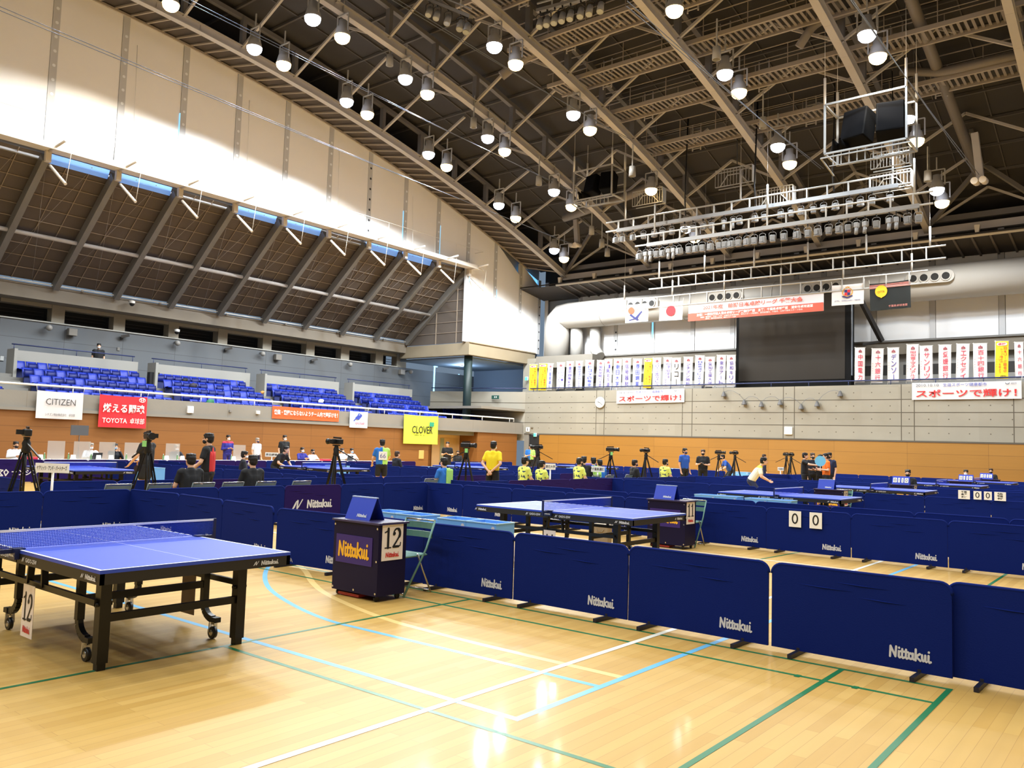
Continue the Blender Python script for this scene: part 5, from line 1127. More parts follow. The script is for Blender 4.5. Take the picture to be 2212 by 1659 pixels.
for k, (x, y, Y, s) in enumerate(((1588, 383, 37.5, 1.0), (1402, 427, 38.2, .95), (1676, 425, 38.6, .95), (1925, 392, 38.4, .9), (1925, 345, 36.0, .8))):
    c = at_y(x, y, Y); t = thing('roof_cage', 'white wire cage hanging among the stage lights, %s of five' % ORD[k], 'cage', c, 0, 'wire cages in the rig'); m = MB(); w, h = .95*s, .42*s
    for z in (-h, h): m.bar((-w, -.2, z), (w, -.2, z), .04); m.bar((-w, .2, z), (w, .2, z), .04)
    for q in range(13): xx = -w+2*w*q/12; m.bar((xx, -.2, -h), (xx, -.2, h), .022)
    m.bar((-.7*w, -.24, -h), (-.3*w, -.24, .2*h), .04); m.bar((-.3*w, -.24, .2*h), (.3*w, -.24, .2*h), .04); m.bar((.3*w, -.24, .2*h), (.8*w, -.24, -h), .04); m.build('grid', TUB, t)
    m = MB(); m.b2((w-.02, -.2, -h), (w+.02, .2, h)); m.build('end_plate', mat('plate_pale', (190, 200, 216), .4), t)
    if k in (0, 1, 4): m = MB(); m.tube([(.1, 0, h), (.05, 0, h+3.5)], .025, 5); m.build('cable', BLACK, t)
# ------------------------------------------------------------- things on the walls
p = at_y(1296.5, 869.5, YB-.06)
t = thing('wall_clock', 'round white clock on the back concrete wall', 'clock', p); rr = .36
m = MB(); m.lathe([(.001, 0), (rr, 0), (rr, .05), (rr-.03, .055), (.001, .05)], 28, 0, Matrix.Rotation(PI/2, 4, 'X')); m.build('case', mat('clock_case', (196, 198, 196), .4), t)
m = MB(); m.disc((0, -.058, 0), rr-.035, (0, -1, 0), 28)
for k in range(12): a = 2*PI*k/12; m.box((.27*math.sin(a), -.061, .27*math.cos(a)), (.03, .003, .03), 1)
m.build('dial', [WHITE, mat('clock_tick', (90, 90, 96), .5)], t)
for nm, L, a, w in (('hour_hand', .17, R(285), .035), ('minute_hand', .25, R(130), .025)): m = MB(); m.bar((0, -.066, 0), (L*math.sin(a), -.066, L*math.cos(a)), .004, w, 0, (0, 0, 1)) if 0 else m.tube([(0, -.066, 0), (L*math.sin(a), -.066, L*math.cos(a))], w/2, 6); m.build(nm, INK, t)
def plate(name, px_, py_, pw, ph, f, m_, label, cat, deep=.05, deco=None, mats=None):
    c = f(px_, py_); a, b = f(px_-pw/2, py_), f(px_+pw/2, py_); h = f(px_, py_-ph/2).z-f(px_, py_+ph/2).z; side = abs((b-a).y) > abs((b-a).x); w = abs((b-a).y if side else (b-a).x)
    t = thing(name, label, cat, c, PI/2 if side else 0); m = MB(); m.cbox((0, 0, 0), (w, deep, h), min(w, h)*.05); m.build('case', m_, t)
    if deco: m = MB(); deco(m, w, h, -deep/2-.004); m.build('face', mats, t)
    return t
fb_ = lambda x, y: at_y(x, y, YB-.04); fl_ = lambda x, y: at_x(x, y, XL+.04)
EXG = mat('exit_green', (60, 190, 140), .4, emit=.9, emit_rgb=(120, 235, 205)); SIGNW = mat('sign_lit', (230, 240, 255), .4, emit=1.6, emit_rgb=(205, 222, 255)); GDRK = mat('sign_green_dark', (44, 84, 74), .5)
def d_face(m, w, h, y): m.quad((-w*.44, y, -h*.44), (w*.44, y, -h*.44), (w*.44, y, h*.44), (-w*.44, y, h*.44))
plate('light_box', 411, 885, 13, 15, fl_, WHITE, 'small glowing white sign on the left parapet', 'sign', .1, d_face, [SIGNW])
plate('light_box', 1703, 930.5, 17, 17, fb_, WHITE, 'square white light box low on the back concrete wall', 'light', .12, d_face, [mat('lit_square', (255, 255, 250), .4, emit=1.2)])
plate('parapet_speaker', 557, 891, 7, 7, fl_, WHITE, 'small white box on the left parapet beside the orange banner', 'speaker', .12)
plate('junction_box', 498, 888, 5, 5, fl_, GREYM, 'small grey round cover on the left parapet', 'cover', .05)
plate('corner_sign', 1070, 858, 16, 8, lambda x, y: at_y(x, y, 44.0), GDRK, 'small dark green guide sign on the slanting corner wall', 'sign', .05, lambda m, w, h, y: [m.quad((-w*.1+k*w*.22, y, -h*.2), (-w*.0+k*w*.22, y, -h*.2), (-w*.0+k*w*.22, y, h*.25), (-w*.1+k*w*.22, y, h*.25)) for k in (0, 1)], [WHITE])
def d_wc(m, w, h, y): m.box((0, y, -h*.02), (w*.18, .004, h*.5)); m.disc((0, y-.003, h*.32), h*.09, (0, -1, 0), 8)
plate('toilet_sign', 1140, 928, 8, 10, fb_, WHITE, 'white pictogram sign with a black figure over the dark doorway', 'sign', .04, d_wc, [INK])
plate('exit_sign', 1156, 939.5, 6, 8, lambda x, y: at_y(x, y, YB-.045), WHITE, 'small glowing green exit sign above the dark doorway', 'sign', .08, d_face, [EXG])
plate('gallery_exit_sign', 1137.5, 818, 6, 8, lambda x, y: at_y(x, y, 46.3), WHITE, 'small glowing green sign on the gallery, left of the yellow banners', 'sign', .08, d_face, [EXG])
plate('small_plate', 1149, 924, 5, 3, fb_, mat('plate_brown', (110, 100, 84), .6), 'tiny brown plate on the concrete above the dark doorway', 'sign', .03)
plate('wall_hatch', 910, 982, 11, 19, lambda x, y: at_x(x, y, XL+.02), mat('hatch_wood', (214, 168, 96), .5), 'pale hatch in the orange wall below the lime banner', 'hatch', .03)
plate('notice_frame', 4, 774, 9, 11, lambda x, y: at_x(x, y, XG+.03), mat('frame_dark', (84, 86, 86), .5), 'small framed notice at the far left of the grey wall', 'notice', .04, d_face, [mat('notice_grey', (168, 170, 170), .6)])
plate('wall_plate', 256, 754, 6, 7, lambda x, y: at_x(x, y, XG+.03), GREYM, 'small square plate on the grey wall beside the man in the stands', 'plate', .03)
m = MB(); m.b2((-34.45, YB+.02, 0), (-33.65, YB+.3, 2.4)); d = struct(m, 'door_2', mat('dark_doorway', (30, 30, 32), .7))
m = MB(); m.b2((-34.0, YB, 1.2), (-33.9, YB+.01, 1.5)); m.build('handle', BLKMETAL, d)
# fittings on the grey wall
FIT = mat('fitting_grey', (150, 148, 144), .5)
for j, (x, y, k) in enumerate(((101, 708, 'd'), (153, 718, 'b'), (262, 728, 'c'), (378, 741, 'd'), (486, 755, 'c'), (562, 764, 'd'), (597, 772, 'b'), (672, 779, 'c'), (751, 787, 'd'), (827, 797, 'c'), (865, 804, 'b'), (882, 803, 'd'), (377, 718, 'k'), (280, 657, 'k'))):
    p = at_x(x, y, XG+.05 if k != 'k' else (XG+.1 if y > 700 else -41.85)); nm = {'d': 'dome speaker', 'b': 'grey box speaker', 'c': 'dark angled camera', 'k': 'security camera'}[k]
    t = thing(nm.replace(' ', '_').replace('grey_box_', 'box_').replace('dark_angled_', 'wall_'), '%s %s, %s from left' % ('pale round' if k == 'd' else 'small', nm, ORD[[q for q, _, kk in ((101, 0, 'd'), (378, 0, 'd'), (562, 0, 'd'), (751, 0, 'd'), (882, 0, 'd'), (153, 0, 'b'), (597, 0, 'b'), (865, 0, 'b'), (262, 0, 'c'), (486, 0, 'c'), (672, 0, 'c'), (827, 0, 'c'), (280, 0, 'k'), (377, 0, 'k')) if kk == k].index(x)])+', on the wall above the stands', 'speaker' if k in 'db' else 'camera', p)
    m = MB()
    if k == 'd': m.tube([(0, 0, .05), (.22, 0, 0)], .05, 8); m.ball((.28, 0, -.02), .15); m.build('body', FIT, t)
    elif k == 'b': m.cbox((.14, 0, 0), (.28, .42, .36), .02); m.build('body', mat('box_grey', (126, 122, 116), .5), t)
    elif k == 'c': m.bar((0, 0, -.15), (.1, 0, 0), .08); m.bar((.08, -.05, .0), (.25, .30, .12), .14, .14); m.build('body', mat('camera_dark', (66, 64, 62), .5), t)
    else: m.tube([(.0, 0, .1), (.2, 0, .1)], .05, 8); m.ball((.25, 0, 0), .13); m.build('body', BLACK, t); m = MB(); m.lathe([(.14, .0), (.15, .12), (.02, .16)], 12, 0, Matrix.Translation((.25, 0, .02))); m.build('hood', WHITE, t)
# hanging corded lamps on the back wall (small grey cones on a loose cable)
PTS = [(1563.5, 852), (1607.5, 869.5), (1644.5, 874), (1685, 870), (1730.5, 879), (1765, 873), (1815, 851)]
for j, (x, y) in enumerate(PTS):
    p = at_y(x, y, YB-.15); t = thing('cone_speaker', 'small grey cone hanging on the loose cable of the back wall, %s from the left' % ORD[j], 'speaker', p, 0, 'grey cones on the back wall')
    m = MB(); m.lathe([(.02, .17), (.06, .14), (.15, -.10), (.16, -.13), (.02, -.13)], 10); m.build('cone', mat('cone_grey', (92, 90, 90), .5), t)
m = MB()
for a, b in zip([(1558, 820)]+PTS[:-1], PTS):
    pa, pb = at_y(a[0], a[1]-5, YB-.15), at_y(b[0], b[1]-5, YB-.15); mid = (pa+pb)/2+Vector((0, 0, .28)); m.tube([pa, pa.lerp(mid, .5)+Vector((0, 0, .08)), mid, mid.lerp(pb, .5)+Vector((0, 0, .08)), pb], .008, 4)
tag(m.build('loose_cable', WIRE), 'thin loose cable looping between the grey cones on the back wall', 'cable')
# ------------------------------------------------------------- stadium seats (face +x)
def seat_proto(down):
    t = thing('stadium_seat', '-', 'seat')
    def shell(prof, w, thick):
        vs = []; n = 5
        for (x, z) in prof:
            for k in range(n): y = -w/2+w*k/(n-1); vs.append((x-.03*(1-(2*k/(n-1)-1)**2), y, z))
        fs = [(j*n+k, j*n+k+1, (j+1)*n+k+1, (j+1)*n+k) for j in range(len(prof)-1) for k in range(n-1)]
        m = MB(); m.add(vs, fs, 0, None, True); m.add([(x-thick, y, z) for x, y, z in vs], [tuple(reversed(f)) for f in fs], 0, None, True)
        L = len(prof)
        top = [(L-1)*n+k for k in range(n)]; nv = len(vs)
        for k in range(n-1): m.f.append([top[k], top[k+1], top[k+1]+nv, top[k]+nv]); m.m.append(0); m.s.append(False)
        for c in (0, n-1):
            for j in range(L-1): m.f.append([j*n+c, (j+1)*n+c, (j+1)*n+c+nv, j*n+c+nv]); m.m.append(0); m.s.append(False)
        return m
    shell([(-.10, .36), (-.16, .50), (-.20, .64), (-.27, .77), (-.30, .80)], .44, .03).build('backrest', SEATB, t)
    if down: shell([(.26, .40), (.22, .44), (.05, .43), (-.10, .41)], .42, .03).build('seat_pan', SEATB, t)
    else: shell([(-.05, .36), (.03, .42), (-.01, .58), (-.05, .72)], .40, .035).build('seat_pan', SEATD, t)
    m = MB(); m.box((-.12, 0, .19), (.10, .34, .38)); m.build('support', mat('seat_support', (34, 44, 96), .5), t)
    return t
SP = [seat_proto(False), seat_proto(True)]
rnd = random.Random(5)
BN = ['leftmost', 'second', 'third', 'fourth', 'fifth', 'small end']
RN = ['front', 'second', 'third', 'fourth', 'top']
def seat_block(bi, y0, y1, rows, nmax=99):
    n = int((y1-y0)/.474)
    for r in rows:
        for k in range(n):
            if k < n-nmax: continue
            y = y0+.24+.476*k; o = spawn(SP[1 if rnd.random() < .22 else 0], (ROWX[r], y, ROWZ[r]), 0, 'blue stadium seat, %s from left, %s row, %s stand block' % (ORD[k-max(0, n-nmax)], RN[r], BN[bi]), 'blue stadium seats')
seat_block(0, *BLK[0], range(5), 4)
for bi in range(1, 5): seat_block(bi, *BLK[bi], range(5))
seat_block(5, 41.0, 43.4, range(0, 3))
# ------------------------------------------------------------- people
SKIN = mat('skin', (226, 178, 146), .55); SKIN2 = mat('skin_tan', (206, 156, 122), .55); EYE = mat('eye_dark', (22, 18, 18), .3); LIP = mat('lip', (186, 112, 100), .5)
HAIRB = mat('hair_black', (18, 16, 16), .5, 0, .2, 20); HAIRG = mat('hair_grey', (150, 140, 128), .6); HAIRBR = mat('hair_brown', (54, 36, 26), .5)
SHB = mat('cloth_black', (22, 22, 25), .8); SUIT = mat('suit_dark', (26, 28, 38), .8); SHW = mat('shirt_white', (232, 234, 240), .8); SHY = mat('shirt_yellow', (244, 216, 30), .8)
SHOR = mat('shirt_orange', (244, 120, 30), .8); VEST = mat('vest_blue', (30, 80, 170), .75); TRK = mat('track_jacket', (44, 44, 140), .7); NAVYC = mat('cloth_navy', (28, 36, 66), .8)
MKW = mat('mask_white', (238, 240, 244), .8); MKB = mat('mask_black', (20, 20, 24), .8); MKBL = mat('mask_blue', (150, 190, 226), .8); MKN = mat('mask_navy', (40, 48, 86), .8)
def splitcloth(name, a, b, axis, scale, thr=.5, kind='band'):
    m = bpy.data.materials.new(name); m.use_nodes = True; nt = m.node_tree; bs = nt.nodes['Principled BSDF']; bs.inputs['Roughness'].default_value = .8
    tc = nt.nodes.new('ShaderNodeTexCoord')
    if kind == 'band':
        sp_ = nt.nodes.new('ShaderNodeSeparateXYZ'); nt.links.new(tc.outputs['Object'], sp_.inputs[0])
        l = nt.nodes.new('ShaderNodeMath'); l.operation = 'GREATER_THAN'; l.inputs[1].default_value = thr; nt.links.new(sp_.outputs[axis], l.inputs[0]); f = l.outputs[0]
    else:
        nz = nt.nodes.new('ShaderNodeTexNoise'); nz.inputs['Scale'].default_value = scale; nz.inputs['Detail'].default_value = 1; nt.links.new(tc.outputs['Object'], nz.inputs['Vector'])
        l = nt.nodes.new('ShaderNodeMath'); l.operation = 'GREATER_THAN'; l.inputs[1].default_value = thr; nt.links.new(nz.outputs['Fac'], l.inputs[0]); f = l.outputs[0]
    mx = nt.nodes.new('ShaderNodeMix'); mx.data_type = 'RGBA'; mx.inputs[6].default_value = (*lin(a), 1); mx.inputs[7].default_value = (*lin(b), 1)
    nt.links.new(f, mx.inputs[0]); nt.links.new(mx.outputs[2], bs.inputs['Base Color']); return m
BLGR = splitcloth('shirt_blue_green', (36, 110, 196), (176, 226, 110), 'X', 1, 0.0)
BLGR2 = splitcloth('shirt_green_blue', (176, 226, 110), (36, 110, 196), 'X', 1, 0.0)
PATT = splitcloth('shirt_yellow_pattern', (226, 236, 110), (60, 76, 90), 'X', 13, .60, 'noise')
YBL = splitcloth('shirt_yellow_white', (240, 240, 220), (222, 232, 60), 'Z', 1, 1.22)
BKRD = splitcloth('shirt_black_red', (206, 44, 44), (22, 22, 25), 'Y', 1, -.085)
TRKR = splitcloth('jacket_blue_red', (44, 44, 140), (190, 50, 80), 'Z', 1, 1.385)
def rcone(mb, p, q, r1, r2, n=10):
    p, q = Vector(p), Vector(q); d = q-p; L = d.length
    if L < 1e-5: mb.ball(p, r1, 0, n, 6); return
    rot = d.to_track_quat('Z', 'Y').to_matrix().to_4x4(); T = Matrix.Translation(p) @ rot
    prof = [(max(1e-4, r1*math.sin(a)), -r1*math.cos(a)) for a in [PI/2*k/4 for k in range(5)]]+[(max(1e-4, r2*math.cos(a)), L+r2*math.sin(a)) for a in [PI/2*k/4 for k in range(5)]]
    mb.lathe(prof, n, 0, T)
def remesh(mb, vox, sm=2, name='m'):
    me = bpy.data.meshes.new(name); me.from_pydata(mb.v, [], mb.f); o = bpy.data.objects.new(name, me); COL.objects.link(o)
    md = o.modifiers.new('r', 'REMESH'); md.mode = 'VOXEL'; md.voxel_size = vox; md.use_smooth_shade = True
    if sm: s = o.modifiers.new('s', 'SMOOTH'); s.iterations = sm; s.factor = .5
    bpy.context.view_layer.update(); dg = bpy.context.evaluated_depsgraph_get()
    out = bpy.data.meshes.new_from_object(o.evaluated_get(dg)); bpy.data.objects.remove(o); bpy.data.meshes.remove(me); out.name = name
    return out
V = Vector
def pose(kind):
    """joints of a 1.72 m figure facing +y, right hand on +x"""
    J = dict(pel=V((0, 0, .94)), che=V((0, 0, 1.28)), nec=V((0, -.01, 1.46)), hed=V((0, .03, 1.605)))
    for s, k in ((1, 'R'), (-1, 'L')):
        J['sh'+k] = V((s*.185, 0, 1.40)); J['el'+k] = V((s*.235, -.02, 1.11)); J['wr'+k] = V((s*.23, .06, .86)); J['hp'+k] = V((s*.095, 0, .90)); J['kn'+k] = V((s*.11, .02, .49)); J['an'+k] = V((s*.12, -.02, .08))
    def arm(k, el, wr): J['el'+k] = V(el); J['wr'+k] = V(wr)
    if kind == 'hold':
        arm('R', (.25, .02, 1.12), (.10, .24, 1.16)); arm('L', (-.25, .02, 1.12), (-.10, .24, 1.14))
    if kind == 'behind': arm('R', (.27, -.10, 1.13), (.05, -.19, .92)); arm('L', (-.27, -.10, 1.13), (-.04, -.21, .94))
    if kind == 'reach': arm('R', (.27, .14, 1.16), (.22, .42, 1.02)); arm('L', (-.27, .05, 1.14), (-.24, .28, .94)); J['knR'] += V((0, .05, 0)); J['anL'] += V((0, -.12, 0))
    if kind == 'point': arm('R', (.26, .22, 1.30), (.20, .48, 1.28)); arm('L', (-.25, .02, 1.12), (-.10, .24, 1.10))
    if kind in ('sit', 'desk', 'face'):
        dz = -.45
        for j in ('pel', 'che', 'nec', 'hed', 'shR', 'shL', 'hpR', 'hpL'): J[j] = J[j]+V((0, 0, dz))
        for s, k in ((1, 'R'), (-1, 'L')):
            J['kn'+k] = V((s*.14, .43, .48)); J['an'+k] = V((s*.14, .40, .08)); arm(k, (s*.25, .06, .70), (s*.14, .28, .60))
            if kind == 'desk': arm(k, (s*.27, .14, .76), (s*.10, .36, .79))
            if kind == 'face': arm(k, (s*.24, .16, .74), (s*.06, .22, 1.00))
        J['che'] += V((0, .0, 0))
    if kind in ('crouch', 'bend'):
        a = R(42 if kind == 'crouch' else 34); dz = -.20 if kind == 'crouch' else -.12; piv = V((0, 0, .94))
        Rm = Matrix.Rotation(-a, 3, 'X')
        for j in ('che', 'nec', 'hed', 'shR', 'shL'): J[j] = piv+Rm @ (J[j]-piv)+V((0, -.12, dz))
        J['hed'] += V((0, -.02, .06)); J['pel'] += V((0, -.12, dz))
        for s, k in ((1, 'R'), (-1, 'L')):
            J['hp'+k] += V((0, -.12, dz)); J['kn'+k] = V((s*.20, .12, .44)); J['an'+k] = V((s*.24, -.06, .08)); arm(k, tuple(J['sh'+k]+V((s*.10, .05, -.25))), tuple(J['sh'+k]+V((-s*.02, .25, -.36))))
    return J
def build_pose(kind):
    J = pose(kind); up = (J['nec']-J['pel']).normalized()
    hd = J['hed']; b = MB()
    def torso(m, e, lo=True):
        sx = V((1, 0, 0))
        for s in (-1, 1):
            rcone(m, J['pel']+sx*s*.07+up*.05, J['che']+sx*s*.085, .105+e, .10+e); rcone(m, J['che']+sx*s*.085, J['sh'+('R' if s > 0 else 'L')]-sx*s*.03, .10+e, .062+e)
        rcone(m, J['pel'], J['che'], .12+e, .115+e); rcone(m, J['che'], J['nec']-up*.05, .11+e, .075+e); rcone(m, J['shR']-up*.01, J['shL']-up*.01, .058+e, .058+e)
    torso(b, -.006)
    rcone(b, J['nec']-up*.06, hd-V((0, .02, .03)), .056, .052)
    b.ball(hd+V((0, -.006, .028)), (.076, .094, .092), 0, 14, 10); b.ball(hd+V((0, .026, -.040)), (.058, .066, .074), 0, 12, 8)
    rcone(b, hd+V((0, .088, .012)), hd+V((0, .108, -.022)), .010, .014, 8)
    for s in (-1, 1): b.ball(hd+V((s*.079, -.008, .0)), (.010, .020, .031), 0, 8, 6)
    for s, k in ((1, 'R'), (-1, 'L')):
        rcone(b, J['sh'+k], J['el'+k], .050, .040); rcone(b, J['el'+k], J['wr'+k], .040, .027)
        rcone(b, J['hp'+k], J['kn'+k], .083, .055); rcone(b, J['kn'+k], J['an'+k], .055, .038); rcone(b, J['an'+k]+V((0, -.03, -.045)), J['an'+k]+V((0, .13, -.055)), .036, .028)
        d = (J['wr'+k]-J['el'+k]).normalized(); side = d.cross(V((0, 1, 0)) if abs(d.y) < .8 else V((0, 0, 1))).normalized(); nr = side.cross(d)
        pal = J['wr'+k]+d*.045
        for q in (-1, 0, 1): rcone(b, J['wr'+k]+side*q*.012, J['wr'+k]+d*.085+side*q*.024, .017, .014, 8)
        for q, ln in ((-1.5, .062), (-.5, .074), (.5, .070), (1.5, .055)):
            f0 = J['wr'+k]+d*.088+side*q*.0185; f1 = f0+d*ln*.5+nr*.010; f2 = f1+d*ln*.42+nr*.024
            rcone(b, f0, f1, .0098, .0092, 7); rcone(b, f1, f2, .0092, .0078, 7)
        th = J['wr'+k]+d*.03+side*.024*(1); rcone(b, th, th+d*.035+side*.026+nr*.012, .012, .010, 7); rcone(b, th+d*.035+side*.026+nr*.012, th+d*.066+side*.03+nr*.026, .010, .0085, 7)
    out = {'body': remesh(b, .0095, 2, 'body')}
    bm = bmesh.new(); bm.from_mesh(out['body'])
    for s in (-1, 1):
        r = bmesh.ops.create_uvsphere(bm, u_segments=8, v_segments=6, radius=.0095, matrix=Matrix.Translation(hd+V((s*.031, .083, .020))))
        for f in {f for v in r['verts'] for f in v.link_faces}: f.material_index = 1
    r = bmesh.ops.create_cube(bm, size=1, matrix=Matrix.Translation(hd+V((0, .088, -.058))) @ Matrix.Diagonal((.040, .012, .010, 1)))
    for f in {f for v in r['verts'] for f in v.link_faces}: f.material_index = 2
    bm.to_mesh(out['body']); bm.free()
    m = MB(); torso(m, .014)
    for k in 'RL': e = J['sh'+k].lerp(J['el'+k], .62); rcone(m, J['sh'+k], e, .066, .060)
    out['shirt'] = remesh(m, .014, 3, 'shirt')
    for k in 'RL': rcone(m, J['sh'+k], J['el'+k], .066, .054); rcone(m, J['el'+k], J['el'+k].lerp(J['wr'+k], .92), .054, .040)
    rcone(m, J['pel']-up*.02, J['pel']+up*.1, .135, .13)
    out['jacket'] = remesh(m, .014, 3, 'jacket')
    for nm, f in (('shorts', .62), ('trousers', 2)):
        m = MB(); rcone(m, J['pel']+V((-.05, 0, -.02)), J['pel']+V((.05, 0, -.02)), .128, .128); rcone(m, J['pel'], J['pel']+up*.07, .135, .13)
        for k in 'RL':
            if f < 1: rcone(m, J['hp'+k], J['hp'+k].lerp(J['kn'+k], f), .098, .094)
            else: rcone(m, J['hp'+k], J['kn'+k], .098, .070); rcone(m, J['kn'+k], J['an'+k]+V((0, 0, .02)), .070, .055)
        out[nm] = remesh(m, .014, 3, nm)
    m = MB()
    for k in 'RL': rcone(m, J['an'+k]+V((0, -.03, -.04)), J['an'+k]+V((0, .14, -.045)), .042, .036)
    out['shoes'] = remesh(m, .013, 1, 'shoes')
    m = MB(); m.ball(hd+V((0, -.020, .045)), (.090, .104, .092), 0, 14, 10); m.ball(hd+V((0, -.045, -.005)), (.084, .075, .085), 0, 12, 8); m.ball(hd+V((0, .062, .082)), (.062, .036, .024), 0, 10, 6)
    for q in range(9): a = q*.7; m.ball(hd+V((.06*math.cos(a), -.02+.06*math.sin(a), .105)), (.032, .034, .024), 0, 8, 6)
    out['hair'] = remesh(m, .011, 1, 'hair')
    m = MB(); m.ball(hd+V((0, .042, -.050)), (.064, .070, .052), 0, 12, 8)
    out['mask'] = remesh(m, .011, 1, 'mask')
    out['J'] = J
    return out
import bmesh
POSES = {}
def person(label, kind, loc, ang, top, topm, bot, botm, hair=HAIRB, mask=None, skin=SKIN, s=1.0):
    if kind not in POSES: POSES[kind] = build_pose(kind)
    g = POSES[kind]; t = thing('person', label, 'person', loc, ang-PI/2); t.scale = (s, s, s)
    def put_(nm, mesh, mats):
        mesh.name = nm
        while len(mesh.materials) < len(mats): mesh.materials.append(mats[len(mesh.materials)])
        o = bpy.data.objects.new(nm, mesh); link(o, t)
        for i, mm in enumerate(mats): o.material_slots[i].link = 'OBJECT'; o.material_slots[i].material = mm
        return o
    put_('body', g['body'], [skin, EYE, LIP]); sh = put_(top, g[top], [topm]); put_(bot, g[bot], [botm]); put_('shoes', g['shoes'], [SHB]); put_('hair', g['hair'], [hair])
    if mask: put_('mask', g['mask'], [mask])
    return t, g['J']
def px_x(px_, X): p = at_x(px_, 960, X); return (p.x, p.y, 0)
def px_y(px_, Y): p = at_y(px_, 960, Y); return (p.x, p.y, 0)
AWAY, TOCAM, SL, SR = R(128.8), R(-51.2), R(218), R(38)
